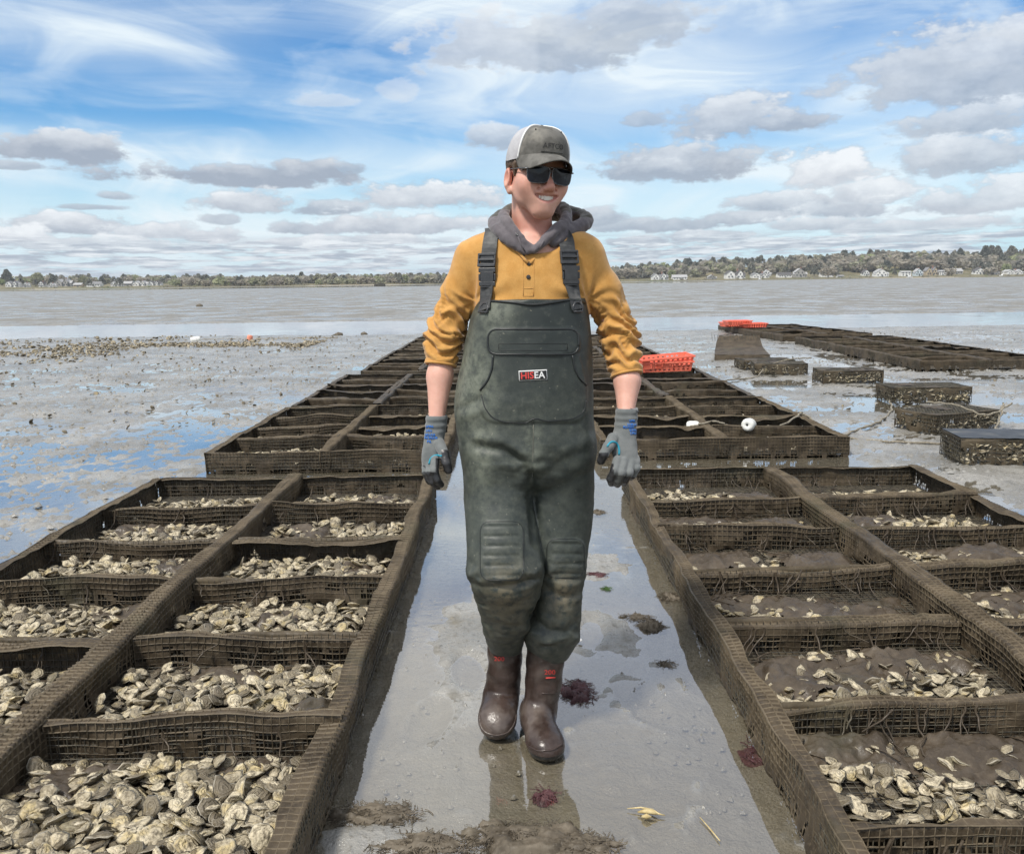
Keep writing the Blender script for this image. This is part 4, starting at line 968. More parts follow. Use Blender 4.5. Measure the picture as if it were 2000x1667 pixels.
# ------------------------------------------------------------------ the far shore
def hor(px): return 549 - 0.013 * (px - 1000)
def mat_far(name, c1, c2, scale=.25):
    return mat_noise(name, c1, c2, scale, 0.9)
LANDM = mat_noise('shore_grass', (0.100, 0.092, 0.045), (0.190, 0.160, 0.085), .08, 0.95, c3=(0.085, 0.095, 0.035))
BEACHM = mat_noise('pale_marsh_bank', (0.240, 0.205, 0.140), (0.340, 0.295, 0.210), .1, 0.95)
BANKM = mat_noise('dark_peat_bank', (0.040, 0.036, 0.028), (0.075, 0.065, 0.045), .2, 0.9)
def shore_y(x): return np.where(x > 40, 560 + 0.02 * x, 560) + 14 * fbm(x * .012, x * 0, 0, 3, 71) - 60 * sstep(-250, -420, x) + 0 * x
def land_h(x, y):
    s = y - shore_y(x); right = sstep(20, 330, x)
    hill = (2.5 + 12.5 * right * (0.75 + 0.35 * fbm(x * .006, y * .004, 0, 2, 73)) + 1.5 * sstep(-160, -420, x)) * sstep(55, 190, s)
    return np.where(s < 0, -0.3, 0.35 * sstep(0, 6, s) + 1.0 * sstep(10, 60, s) + hill)
def build_land():
    xs = np.linspace(-1000, 1000, 240); ss = np.concatenate([[-3, 0, 1.5, 4, 8, 14], np.linspace(22, 300, 22), [400, 700]])
    X, Sg = np.meshgrid(xs, ss, indexing='ij'); Y = shore_y(X) + Sg; Z = land_h(X, Y) + .15 * vnoise(X * .1, Y * .1, 0, 3)
    o = new_mesh('far_shore', np.stack([X, Y, Z], -1).reshape(-1, 3), grid_faces(len(xs), len(ss)), [LANDM, BANKM, BEACHM], smooth=True)
    f = grid_faces(len(xs), len(ss)); col = f[:, 0] % len(ss); xx = xs[f[:, 0] // len(ss)]
    mi = np.where(col < 2, 1, np.where((col < 6) & (vnoise(xx * .02, xx * 0, 0, 5) > -.1), 2, 0)); o.data.polygons.foreach_set('material_index', mi.astype(np.int32)); tag(o, kind='structure')
build_land()
def leaf_mat():
    m, nt, b = mat_base('far_foliage'); t = getattr_node(nt, 'tone'); hu = getattr_node(nt, 'hue')
    c = mixc(nt, hu.ramp(0.0, 0.5, False), (0.130, 0.145, 0.118), (0.360, 0.320, 0.255))
    c = mixc(nt, hu.ramp(0.5, 1.0, False), c, (0.300, 0.345, 0.150))
    c = mixc(nt, t * 0.6, c, (0.380, 0.355, 0.300)); setc(nt, b, c); setr(nt, b, 0.9)
    tl = nt.nodes.new('ShaderNodeBsdfTranslucent'); nt.links.new(c, tl.inputs[0]); mx = nt.nodes.new('ShaderNodeMixShader'); mx.inputs[0].default_value = 0.45
    nt.links.new(b.outputs[0], mx.inputs[1]); nt.links.new(tl.outputs[0], mx.inputs[2]); nt.links.new(mx.outputs[0], nt.nodes['Material Output'].inputs[0]); return m
LEAF = leaf_mat(); TRUNK = mat_noise('grey_bark', (0.09, 0.075, 0.06), (0.16, 0.14, 0.115), 1.5, 0.9)
def crown(r, kind, n):
    """leaf-clump quads: kind 0 conifer, 1 bare-brown round, 2 green round"""
    V = np.zeros((n, 4, 3)); 
    for k in range(n):
        if kind == 0:
            t = r.random() ** .8; rad = (1 - t) ** .8 * (.75 + .5 * r.random()) * 0.42 + .04; a = r.uniform(0, 6.283); c = np.array([math.cos(a) * rad, math.sin(a) * rad, .22 + t * .80]); s = .085
        else:
            while True:
                c = np.array([r.uniform(-1, 1), r.uniform(-1, 1), r.uniform(-1, 1)]); q = np.linalg.norm(c)
                if .45 < q < 1 + .12 * math.sin(5 * c[0] + 4 * c[2]): break
            c = c * np.array([.52, .52, .40]) + np.array([0, 0, .60]); s = .095
        u = np.array([r.gauss(0, 1) for _ in range(3)]); u /= np.linalg.norm(u); w = np.cross(u, [r.gauss(0, 1) for _ in range(3)]); w /= np.linalg.norm(w); s *= r.uniform(.6, 1.4)
        V[k] = [c + s * (u + w), c + s * (u - w), c - s * (u + w), c - s * (u - w)]
    return V.reshape(-1, 3)
def build_trees():
    r = random.Random(9); C = {k: [crown(r, k, 84) for _ in range(5)] for k in (0, 1, 2)}; F1 = None
    V = []; TN = []; HU = []; n = 0
    def hue(kind): return {0: r.uniform(0, .12), 1: r.uniform(.38, .60), 2: r.uniform(.68, 1.0)}[kind]
    for k in range(2300):
        x = r.uniform(-620, 760); right = x > 30
        d = r.random() ** 1.25
        s = (22 if not right else 40) + d * (170 if right else (95 if x > -225 else 190)); y = float(shore_y(np.array(x))) + s
        if (x > 70 and y < 655) or (x < -225 and y < 650): 
            if r.random() < .97: continue
        q = r.random(); kind = (0 if q < (.20 + .25 * (d > .7)) else (1 if q < .84 else 2)) if right else (0 if q < .30 else (1 if q < .70 else 2))
        h = r.uniform(5.5, 9.5) * (1.12 if kind == 0 else 1.0) * (1 if right else .70); w = h * (1.35 if kind else 1.0) * r.uniform(.8, 1.2)
        a = r.uniform(0, 6.283); c = r.choice(C[kind]) @ np.array(Matrix.Rotation(a, 3, 'Z')).T * np.array([w, w, h]) + np.array([x, y, float(land_h(np.array(x), np.array(y))) - .1 * h])
        V.append(c); TN.append(np.full(len(c), r.random())); HU.append(np.full(len(c), hue(kind))); n += 1
    # low scrub along the banks
    for k in range(420):
        x = r.uniform(-620, 760); s = r.uniform(14, 30); y = float(shore_y(np.array(x))) + s; h = r.uniform(.6, 1.7)
        c = r.choice(C[r.choice((1, 1, 2))])[:160] * np.array([h * 1.5, h * 1.5, h]) + np.array([x, y, float(land_h(np.array(x), np.array(y))) - .2 * h]); V.append(c); TN.append(np.full(len(c), r.random())); HU.append(np.full(len(c), r.uniform(.3, .9)))
    v = np.concatenate(V); o = new_mesh('woods', v, np.arange(len(v)).reshape(-1, 4), LEAF); attr(o, 'tone', np.concatenate(TN)); attr(o, 'hue', np.concatenate(HU)); tag(o, 'spring woods covering the far shore', 'woods', kind='stuff')
    # trees one can tell apart
    meshes = {}
    def tree(px, Y, hpx, kind, label, group=None, hv=None):
        b = at(px, hor(px), Y); z = float(land_h(np.array(b[0]), np.array(Y))); h = max(3.0, (hpx * Y / FPX) + (CAM_H - z)); root = empty('tree', (b[0], Y, z)); tag(root, label, 'tree', group)
        vi = r.randrange(3); hv = hue(kind) if hv is None else hv; key = (kind, vi, round(hv, 1))
        if key not in meshes:
            cv = crown(r, kind, 260); ob = new_mesh('crown', cv, np.arange(len(cv)).reshape(-1, 4), LEAF); attr(ob, 'tone', np.full(len(cv), r.random() * .5)); attr(ob, 'hue', np.full(len(cv), hv)); meshes[key] = ob.data; bpy.data.objects.remove(ob)
            if 'trunk' not in meshes:
                ob = MB().tube([(0, 0, -.05), (.01, 0, .25), (0, .01, .55)], [.035, .026, .012], 6).add(*(lambda m: (np.concatenate(m.v), m.f))(MB().tube([(0, 0, .28), (.12, .05, .5)], [.016, .006], 5).tube([(0, 0, .33), (-.1, -.07, .55)], [.016, .006], 5))).build('trunk', TRUNK); meshes['trunk'] = ob.data; bpy.data.objects.remove(ob)
        w = h * (.85 if kind else .9)
        for nm, me, sc in (('trunk', meshes['trunk'], (w, w, h)), ('crown', meshes[key], (w, w, h))):
            c = bpy.data.objects.new(nm, me); COL.objects.link(c); c.parent = root; c.scale = sc
    tree(1965, 636, 20, 2, 'bright green tree between two white houses on the right shore', hv=.95)
    tree(1312, 636, 17, 2, 'rounded green tree right of the first white house past the sleeve', hv=.9)
    tree(1430, 660, 22, 2, 'green tree above the tall-chimneyed white houses', hv=.85)
    tree(1930, 640, 24, 0, 'broad dark conifer beside the white gabled house')
    tree(1905, 650, 22, 0, 'dark conifer left of the broad conifer')
    tree(1590, 640, 20, 0, 'dark conifer at the right end of the grey gambrel house')
    tree(1534, 648, 20, 0, 'dark conifer behind the white chimney house')
    tree(1747, 640, 12, 0, 'squat dark conifer between two white waterfront houses')
    tree(16, 640, 32, 0, 'tall thin spruce on the skyline at the left picture edge')
    tree(75, 630, 27, 2, 'big rounded green tree behind the left shore houses', hv=.8)
    tree(105, 628, 22, 0, 'dark tree beside the large grey house on the left shore')
    tree(42, 622, 18, 0, 'dark tree between the leftmost houses'); tree(70, 618, 15, 0, 'dark shrubby conifer in front of the big rounded green tree'); tree(165, 625, 20, 2, 'green tree behind the tan cottage', hv=.75); tree(200, 622, 18, 0, 'dark conifer right of the long white house on the left shore')
    tree(5, 628, 16, 2, 'yellow-green tree at the left edge of the picture', hv=1.0)
    tree(590, 630, 21, 0, 'taller dark tree standing out of the middle treeline'); tree(622, 630, 19, 2, 'pale green tree right of the taller dark tree', hv=.7); tree(645, 630, 18, 2, 'second pale green tree in the middle treeline', hv=.75)
    tree(380, 606, 7, 1, 'pale blossoming bush on the left shore', hv=.5); tree(440, 606, 6, 1, 'second pale bush farther along the left shore', hv=.5)
    for px in (1215, 1240, 1265, 1280, 1322, 1345, 1368, 1392, 1411, 1752, 1764, 1778, 1795, 1830, 1845, 1872, 1922, 1933, 1945, 1972):
        tree(px, 735 + r.uniform(-8, 8), (hor(px) - np.interp(px, [1200, 1260, 1330, 1400, 1500, 1600, 1700, 1760, 1850, 1920, 2000], [518, 516, 507, 503, 507, 498, 496, 492, 489, 481, 484])) + r.uniform(-5, 0), 0, 'dark pine standing up along the wooded ridge', 'pines along the ridge line')
build_trees()

WALLS = {'white': mat_plain('white_clapboard', (0.74, 0.74, 0.72), 0.7), 'grey': mat_plain('weathered_shingle', (0.34, 0.33, 0.31), 0.8), 'tan': mat_plain('tan_shingle', (0.48, 0.40, 0.28), 0.8), 'blue': mat_plain('pale_blue_siding', (0.58, 0.66, 0.70), 0.7)}
ROOFS = {'g': mat_plain('grey_asphalt_roof', (0.20, 0.20, 0.205), 0.85), 'd': mat_plain('dark_roof', (0.085, 0.080, 0.080), 0.85), 'l': mat_plain('light_grey_roof', (0.36, 0.36, 0.36), 0.8)}
PANE = mat_plain('dark_window', (0.03, 0.035, 0.045), 0.1); CHIM = mat_plain('brick_chimney', (0.25, 0.13, 0.09), 0.9); DOORM = mat_plain('door_paint', (0.10, 0.12, 0.13), 0.5)
def gable(mb_w, mb_r, cx, cy, z, w, d, hw_, hr, along):
    """walls and gabled roof; along = ridge direction 0 x, 1 y"""
    x0, x1, y0, y1 = cx - w / 2, cx + w / 2, cy - d / 2, cy + d / 2; t = z + hw_; p = t + hr
    if along == 0:
        mb_w.add([(x0, y0, z), (x1, y0, z), (x1, y1, z), (x0, y1, z), (x0, y0, t), (x1, y0, t), (x1, y1, t), (x0, y1, t), (x0, cy, p), (x1, cy, p)], [(0, 1, 5, 4), (2, 3, 7, 6), (3, 0, 4, 8, 7), (1, 2, 6, 9, 5)])
        o = .35; k = hr / (d / 2) * o
        mb_r.add([(x0 - o, y0 - o, t - k), (x1 + o, y0 - o, t - k), (x1 + o, cy, p + .12), (x0 - o, cy, p + .12), (x1 + o, y1 + o, t - k), (x0 - o, y1 + o, t - k)], [(0, 1, 2, 3), (3, 2, 4, 5)])
    else:
        mb_w.add([(x0, y0, z), (x1, y0, z), (x1, y1, z), (x0, y1, z), (x0, y0, t), (x1, y0, t), (x1, y1, t), (x0, y1, t), (cx, y0, p), (cx, y1, p)], [(0, 1, 5, 8, 4), (2, 3, 7, 9, 6), (3, 0, 4, 7), (1, 2, 6, 5)])
        o = .35; k = hr / (w / 2) * o
        mb_r.add([(x0 - o, y0 - o, t - k), (cx, y0 - o, p + .12), (cx, y1 + o, p + .12), (x0 - o, y1 + o, t - k), (x1 + o, y0 - o, t - k), (x1 + o, y1 + o, t - k)], [(0, 1, 2, 3), (1, 4, 5, 2)])
def house(px, wpx, hpx, dist, wall, roof, style, label, zb=None):
    c = at(px, hor(px), dist); k = dist / FPX; w, h = wpx * k, hpx * k; z = float(land_h(np.array(c[0]), np.array(dist))) if zb is None else zb
    root = empty('house', (c[0], dist, z)); tag(root, label, 'house', 'houses on the far shore'); mw, mr = MB(), MB(); d = max(5.0, w * .6)
    wins = []
    if style == 'long': gable(mw, mr, 0, d / 2, -.5, w, d, h * .58 + .5, h * .42, 0); wins = [(q * w, h * .30) for q in (-.36, -.18, .0, .2, .38)]
    elif style == 'gable': gable(mw, mr, 0, d / 2, -.5, w * .72, d, h * .62 + .5, h * .38, 1); gable(mw, mr, w * .05, d / 2 + .4, -.5, w, d * .7, h * .38 + .5, h * .2, 0); wins = [(q * w, h * .24) for q in (-.25, 0, .25)] + [(q * w, h * .52) for q in (-.14, .14)]
    elif style == 'multi':
        gable(mw, mr, -w * .28, d / 2, -.5, w * .42, d, h * .60 + .5, h * .34, 1); gable(mw, mr, w * .18, d / 2 + .5, -.5, w * .62, d * .8, h * .45 + .5, h * .28, 0); gable(mw, mr, w * .20, d / 2 - .6, -.5, w * .24, d, h * .66 + .5, h * .30, 1)
        wins = [(q * w, h * .25) for q in (-.38, -.2, .12, .28, .42)] + [(q * w, h * .52) for q in (-.28, .2)]
    elif style == 'box': gable(mw, mr, 0, d / 2, -.5, w, d, h * .82 + .5, h * .18, 0); wins = [(q * w, h * .25) for q in (-.32, 0, .32)] + [(q * w, h * .6) for q in (-.32, 0, .32)]
    mw.build('wall', WALLS[wall], root); ro = mr.build('roof', ROOFS[roof], root)
    if style in ('multi', 'gable'): MB().box((w * .12, d * .5, h * 1.0), (w * .04 + .35, .6, h * .3)).build('chimney', CHIM, ro)
    yo = {'multi': -.62 - 0.0, 'gable': .0}.get(style, 0)
    for (x, zz) in wins:
        ww = max(.8, w * .045); MB().box((x, yo - .06, zz), (ww, .1, min(1.25, h * .17))).build('window', PANE, root)
    MB().box((w * .06, yo - .05, min(.95, h * .12)), (.95, .08, min(1.9, h * .24))).build('door', DOORM, root)
    return root
HS = [(1290, 32, 14, 600, 'white', 'g', 'multi', 'white many-gabled house, first to the right of the man\'s sleeve'), (1328, 28, 9.5, 602, 'white', 'l', 'long', 'long low white house, second to the right of the sleeve'), (1391, 17, 8.5, 604, 'grey', 'l', 'gable', 'small grey cottage between brown trees right of the long low house'),
      (1438, 38, 17, 606, 'white', 'd', 'multi', 'tall white house cluster at the foot of the green tree'), (1487, 34, 11, 618, 'white', 'g', 'multi', 'white dormered house on the tan bank'), (1499, 15, 12, 650, 'white', 'l', 'gable', 'white gable peeping above the dormered house'),
      (1533, 26, 10, 620, 'white', 'd', 'long', 'low white house with dark roof left of the grey gambrel house'), (1563, 26, 17, 626, 'grey', 'l', 'gable', 'large grey gambrel house at the end of the tan bank'), (1616, 24, 10, 630, 'white', 'd', 'long', 'low white house alone among bare trees'),
      (1643, 11, 5, 604, 'white', 'g', 'long', 'tiny white shed by the waterline'), (1692, 15, 12, 640, 'white', 'd', 'gable', 'narrow white house up among the bare trees'), (1722, 28, 15, 612, 'white', 'l', 'gable', 'white gabled house with wide porch on the waterfront'), (1770, 19, 10, 616, 'white', 'l', 'box', 'boxy pale house left of the light blue house'),
      (1795, 17, 14, 618, 'blue', 'l', 'gable', 'light blue house on the waterfront'), (1821, 24, 17, 618, 'tan', 'g', 'multi', 'tall tan house right of the light blue house'), (1841, 13, 10, 620, 'white', 'l', 'box', 'small white box house right of the tan house'), (1867, 26, 11, 632, 'grey', 'l', 'long', 'grey long house behind the small white box house'),
      (1914, 23, 13, 626, 'white', 'd', 'gable', 'white gabled house in front of the broad conifer'), (1945, 17, 9, 626, 'grey', 'g', 'gable', 'small grey house left of the bright green tree'), (1984, 34, 10, 626, 'white', 'l', 'multi', 'long white house at the right picture edge'),
      (24, 26, 12, 610, 'white', 'g', 'multi', 'white house nearest the left picture edge'), (49, 10, 9, 606, 'white', 'l', 'gable', 'narrow white house second from the left edge'), (80, 13, 11, 612, 'white', 'd', 'gable', 'white gable half hidden by dark trees on the left shore'), (99, 13, 8, 604, 'white', 'l', 'gable', 'small pale cottage just left of the large grey house'),
      (123, 30, 15, 622, 'grey', 'l', 'multi', 'large grey-white house on the left shore'), (151, 15, 7.5, 604, 'tan', 'l', 'long', 'small tan cottage right of the large grey house'), (182, 26, 9.5, 606, 'white', 'g', 'long', 'long white house right of the tan cottage'), (226, 20, 10, 610, 'white', 'l', 'multi', 'white house in the middle of the left shore row'),
      (248, 17, 9, 626, 'grey', 'l', 'long', 'pale grey house third from the right end of the left row'), (273, 28, 10, 626, 'white', 'l', 'multi', 'white double-gabled house second from the right end of the left row'), (301, 25, 9, 640, 'white', 'd', 'multi', 'white house highest and last at the right end of the left row')]
for h_ in HS: house(*h_)
def boat(px, dist, L, label, mast=False):
    c = at(px, hor(px), dist); root = empty('boat', (c[0], dist, 0.25)); root.rotation_euler = (0, math.radians(12 if mast else 0), 0); tag(root, label, 'boat')
    xs = np.linspace(-.5, .5, 9) * L; w = np.array([.16, .2, .22, .22, .21, .19, .15, .09, .01]) * L; V = []; F = []
    for i, x in enumerate(xs): up = .2 * L + .05 * L * (i / 8) ** 2; V += [(x, -w[i], up), (x, -w[i] * .6, 0), (x, w[i] * .6, 0), (x, w[i], up)]
    for i in range(8): F += [(4 * i + j, 4 * i + j + 1, 4 * i + j + 5, 4 * i + j + 4) for j in range(3)] + [(4 * i + 3, 4 * i, 4 * i + 4, 4 * i + 7)]
    F.append((0, 3, 2, 1)); new_mesh('hull', V, F, WALLS['white'], root)
    if mast: MB().tube([(0, 0, .1), (.2 * L, 0, L * 1.3)], .09, 6).build('mast', WALLS['white'], root); new_mesh('furled_sail', [(0, 0, .4), (.2 * L, .02, L * 1.2), (-.35 * L, .1, .5), (-.05 * L, .3, L * .5)], [(0, 1, 3), (0, 3, 2), (1, 2, 3)], WALLS['white'], root)
    else: MB().box((-.05 * L, 0, .35 * L), (.35 * L, .3 * L, .3 * L)).build('cabin', WALLS['white'], root); MB().box((.13 * L, 0, .38 * L), (.02 * L, .26 * L, .14 * L)).build('windscreen', PANE, root)
boat(1777, 560, 3.6, 'small white cabin boat aground below the light blue house'); boat(1957, 565, 3.0, 'white dinghy with leaning mast on the right shore', True); boat(1484, 556, 2.2, 'small white skiff drawn up on the tan bank'); 
c_ = at(742, 563, 420); tag(MB().box((0, 0, .5), (5, 2.5, 1.0)).box((.6, 0, 1.15), (2.2, 1.6, .4)).build('work_raft', BANKM, None, False, (c_[0], 420, 0)), 'dark work raft moored in the far creek', 'raft')

# the faint summer air between here and the far shore
def haze():
    m, nt, b = mat_base('air'); nt.nodes.remove(b); v = nt.nodes.new('ShaderNodeVolumePrincipled'); v.inputs['Color'].default_value = (0.86, 0.92, 1.0, 1); v.inputs['Density'].default_value = 0.00020; v.inputs['Anisotropy'].default_value = 0.2
    nt.links.new(v.outputs[0], nt.nodes['Material Output'].inputs['Volume'])
    o = MB().box((0, 1000, 19.5), (5600, 3600, 43)).build('haze', m); o['kind'] = 'stuff'
haze()
# ------------------------------------------------------------------ signed-distance sculpting
class Field:
    def __init__(s, xs, ys, zs):
        s.xs, s.ys, s.zs = xs, ys, zs; s.d = np.full((len(xs), len(ys), len(zs)), 0.5, np.float32)
    def sl(s, lo, hi, m):
        r = []
        for ax, a, b in zip((s.xs, s.ys, s.zs), lo, hi):
            i = max(0, int(np.searchsorted(ax, a - m)) - 1); j = min(len(ax), int(np.searchsorted(ax, b + m)) + 1); r.append(slice(i, max(i + 1, j)))
        X = s.xs[r[0]][:, None, None]; Y = s.ys[r[1]][None, :, None]; Z = s.zs[r[2]][None, None, :]
        return tuple(r), X, Y, Z
    def put(s, fn, lo, hi, k=0.01, mode='u', m=0.03):
        r, X, Y, Z = s.sl(lo, hi, m + k); d = fn(X, Y, Z); f = s.d[r]
        if mode == 'u':
            if k > 0: h = np.maximum(k - np.abs(f - d), 0) / k; s.d[r] = np.minimum(f, d) - h * h * k * 0.25
            else: s.d[r] = np.minimum(f, d)
        elif mode == 's':
            h = np.maximum(k - np.abs(f + d), 0) / k if k > 0 else 0; s.d[r] = np.maximum(f, -d) + h * h * k * 0.25
        elif mode == 'add': s.d[r] = f + d
        return s
    def cone(s, a, b, ra, rb, k=0.01, mode='u', sq=None):
        a = np.asarray(a, float); b = np.asarray(b, float); ab = b - a; L2 = ab @ ab + 1e-12
        R = max(ra, rb)
        def fn(X, Y, Z):
            t = np.clip(((X - a[0]) * ab[0] + (Y - a[1]) * ab[1] + (Z - a[2]) * ab[2]) / L2, 0, 1)
            return np.sqrt((X - a[0] - t * ab[0]) ** 2 + (Y - a[1] - t * ab[1]) ** 2 + (Z - a[2] - t * ab[2]) ** 2) - (ra + (rb - ra) * t)
        return s.put(fn, np.minimum(a, b) - R, np.maximum(a, b) + R, k, mode)
    def chain(s, pts, rad, k=0.01):
        for i in range(len(pts) - 1): s.cone(pts[i], pts[i + 1], rad[i], rad[i + 1], k)
        return s
    def ell(s, c, r, R=None, k=0.01, mode='u'):
        c = np.asarray(c, float); r = np.asarray(r, float); Rm = np.eye(3) if R is None else np.asarray(R); q = r.max()
        def fn(X, Y, Z):
            x, y, z = X - c[0], Y - c[1], Z - c[2]
            u = (x * Rm[0, 0] + y * Rm[1, 0] + z * Rm[2, 0]) / r[0]; v = (x * Rm[0, 1] + y * Rm[1, 1] + z * Rm[2, 1]) / r[1]; w = (x * Rm[0, 2] + y * Rm[1, 2] + z * Rm[2, 2]) / r[2]
            l = np.sqrt(u * u + v * v + w * w); g = np.sqrt((u / r[0]) ** 2 + (v / r[1]) ** 2 + (w / r[2]) ** 2)
            return l * (l - 1) / (g + 1e-9)
        return s.put(fn, c - q, c + q, k, mode)
    def loft(s, rows, k=0.02, pw=2.3, mode='u'):
        """rows: (z, cx, cy, rx, ry), any order"""
        rows = sorted(rows); A = np.array(rows); z0, z1 = A[0, 0], A[-1, 0]
        lo = (np.min(A[:, 1] - A[:, 3]), np.min(A[:, 2] - A[:, 4]), z0); hi = (np.max(A[:, 1] + A[:, 3]), np.max(A[:, 2] + A[:, 4]), z1)
        def smooth(z, col):
            return np.interp(z, A[:, 0], A[:, col])
        def fn(X, Y, Z):
            z = Z[0, 0]; cx, cy, rx, ry = (smooth(z, i)[None, None, :] for i in (1, 2, 3, 4))
            q = (np.abs((X - cx) / rx) ** pw + np.abs((Y - cy) / ry) ** pw) ** (1 / pw)
            d = (q - 1) * np.minimum(rx, ry) * 0.95
            return np.maximum(d, np.maximum(z0 - Z, Z - z1))
        return s.put(fn, lo, hi, k, mode)
    def mesh(s, smooth=1):
        return surface_nets(s.d, s.xs, s.ys, s.zs, smooth)
def surface_nets(D, xs, ys, zs, smooth=1):
    nx, ny, nz = D.shape; ins = D < 0
    c = np.zeros((nx - 1, ny - 1, nz - 1), np.int8)
    for i in (0, 1):
        for j in (0, 1):
            for k in (0, 1): c += ins[i:nx - 1 + i, j:ny - 1 + j, k:nz - 1 + k]
    act = (c > 0) & (c < 8); I = np.argwhere(act); idx = np.full(act.shape, -1, np.int64); idx[act] = np.arange(len(I))
    pos = np.zeros((len(I), 3)); cnt = np.zeros(len(I)); ax = (xs, ys, zs)
    for d in range(3):
        o1, o2 = [q for q in range(3) if q != d]
        for a in (0, 1):
            for b in (0, 1):
                p = I.copy(); p[:, o1] += a; p[:, o2] += b; q = p.copy(); q[:, d] += 1
                f0 = D[p[:, 0], p[:, 1], p[:, 2]]; f1 = D[q[:, 0], q[:, 1], q[:, 2]]; m = (f0 < 0) != (f1 < 0)
                t = np.where(m, f0 / np.where(m, f0 - f1, 1), 0)
                P = np.stack([ax[e][p[:, e]] for e in range(3)], 1); P[:, d] += t * (ax[d][q[:, d]] - ax[d][p[:, d]])
                pos[m] += P[m]; cnt[m] += 1
    pos /= cnt[:, None]; F = []
    for d in range(3):
        o1, o2 = [(1, 2), (2, 0), (0, 1)][d]
        sl0 = [slice(None)] * 3; sl1 = [slice(None)] * 3; sl0[d] = slice(0, -1); sl1[d] = slice(1, None)
        a = ins[tuple(sl0)]; b = ins[tuple(sl1)]
        for (x, y, flip) in ((a, b, False), (b, a, True)):
            E = np.argwhere(x & ~y); E = E[(E[:, o1] > 0) & (E[:, o2] > 0) & (E[:, o1] < D.shape[o1] - 1) & (E[:, o2] < D.shape[o2] - 1)]
            q = []
            for (da, db) in ((-1, -1), (0, -1), (0, 0), (-1, 0)):
                e = E.copy(); e[:, o1] += da; e[:, o2] += db; q.append(idx[e[:, 0], e[:, 1], e[:, 2]])
            q = np.stack(q, 1); F.append(q[:, ::-1] if flip else q)
    F = np.concatenate(F); F = F[(F >= 0).all(1)]
    for _ in range(smooth):
        acc = np.zeros_like(pos); n = np.zeros(len(pos))
        for a, b in ((0, 1), (1, 2), (2, 3), (3, 0)):
            np.add.at(acc, F[:, a], pos[F[:, b]]); np.add.at(acc, F[:, b], pos[F[:, a]]); np.add.at(n, F[:, a], 1); np.add.at(n, F[:, b], 1)
        pos = pos * 0.5 + 0.5 * acc / np.maximum(n, 1)[:, None]
    return pos, F
def normals(v, f):
    a = v[f[:, 2]] - v[f[:, 0]]; b = v[f[:, 3]] - v[f[:, 1]]; n = np.cross(a, b); N = np.zeros_like(v)
    for i in range(4): np.add.at(N, f[:, i], n)
    return N / (np.linalg.norm(N, axis=1)[:, None] + 1e-12)
def span(a, b, h): return np.linspace(a, b, int(round((b - a) / h)) + 1)
def hit(bvh, px, py, off=0.0):
    r = ray(px, py); p, n, i, d = bvh.ray_cast(Vector(CAMP), Vector(r))
    if p is None: return None, None
    return np.array(p) + off * np.array(n), np.array(n)

# ------------------------------------------------------------------ the man
YM = 2.56                                             # depth of his body
def cloth_mat(name, c1, c2, scale, weave, rough=0.85, sheen=0.3, bstr=0.5):
    m, nt, b = mat_base(name); p = wpos(nt); n1 = noise(nt, p, scale, 5, 0.6); n2 = noise(nt, p, weave, 3, 0.7)
    c = mixc(nt, n1.ramp(0.3, 0.7), c1, c2); c = mixc(nt, n2.ramp(0.35, 0.7) * 0.35, c, tuple(q * 0.62 for q in c1))
    setc(nt, b, c); setr(nt, b, rough); b.inputs['Sheen Weight'].default_value = sheen; b.inputs['Specular IOR Level'].default_value = 0.25
    bump(nt, b, n2 * 0.7 + n1 * 0.4, bstr, 0.0016)
    return m
def skin_mat():
    m, nt, b = mat_base('skin'); p = wpos(nt); red = getattr_node(nt, 'red'); beard = getattr_node(nt, 'beard'); lip = getattr_node(nt, 'lip')
    n1 = noise(nt, p, 60, 4, 0.6); n2 = noise(nt, p, 420, 3, 0.6)
    c = mixc(nt, n1.ramp(0.3, 0.7), (0.660, 0.375, 0.290), (0.700, 0.415, 0.325))
    c = mixc(nt, noise(nt, p, 26, 4, 0.65).ramp(0.45, 0.7) * 0.12, c, (0.560, 0.240, 0.180))
    c = mixc(nt, red * 0.75, c, (0.540, 0.190, 0.140))
    c = mixc(nt, beard * (n2.ramp(0.3, 0.7) * 0.12 + 0.20), c, (0.200, 0.125, 0.090))
    c = mixc(nt, lip, c, (0.520, 0.200, 0.185))
    setc(nt, b, c); setr(nt, b, 0.46); b.inputs['Subsurface Weight'].default_value = 0.12; b.inputs['Subsurface Radius'].default_value = (0.010, 0.004, 0.002)
    b.inputs['Subsurface Scale'].default_value = 1.0; b.inputs['Specular IOR Level'].default_value = 0.4
    bump(nt, b, n2 * 0.8 + n1 * 0.6, 0.45, 0.0016)
    return m
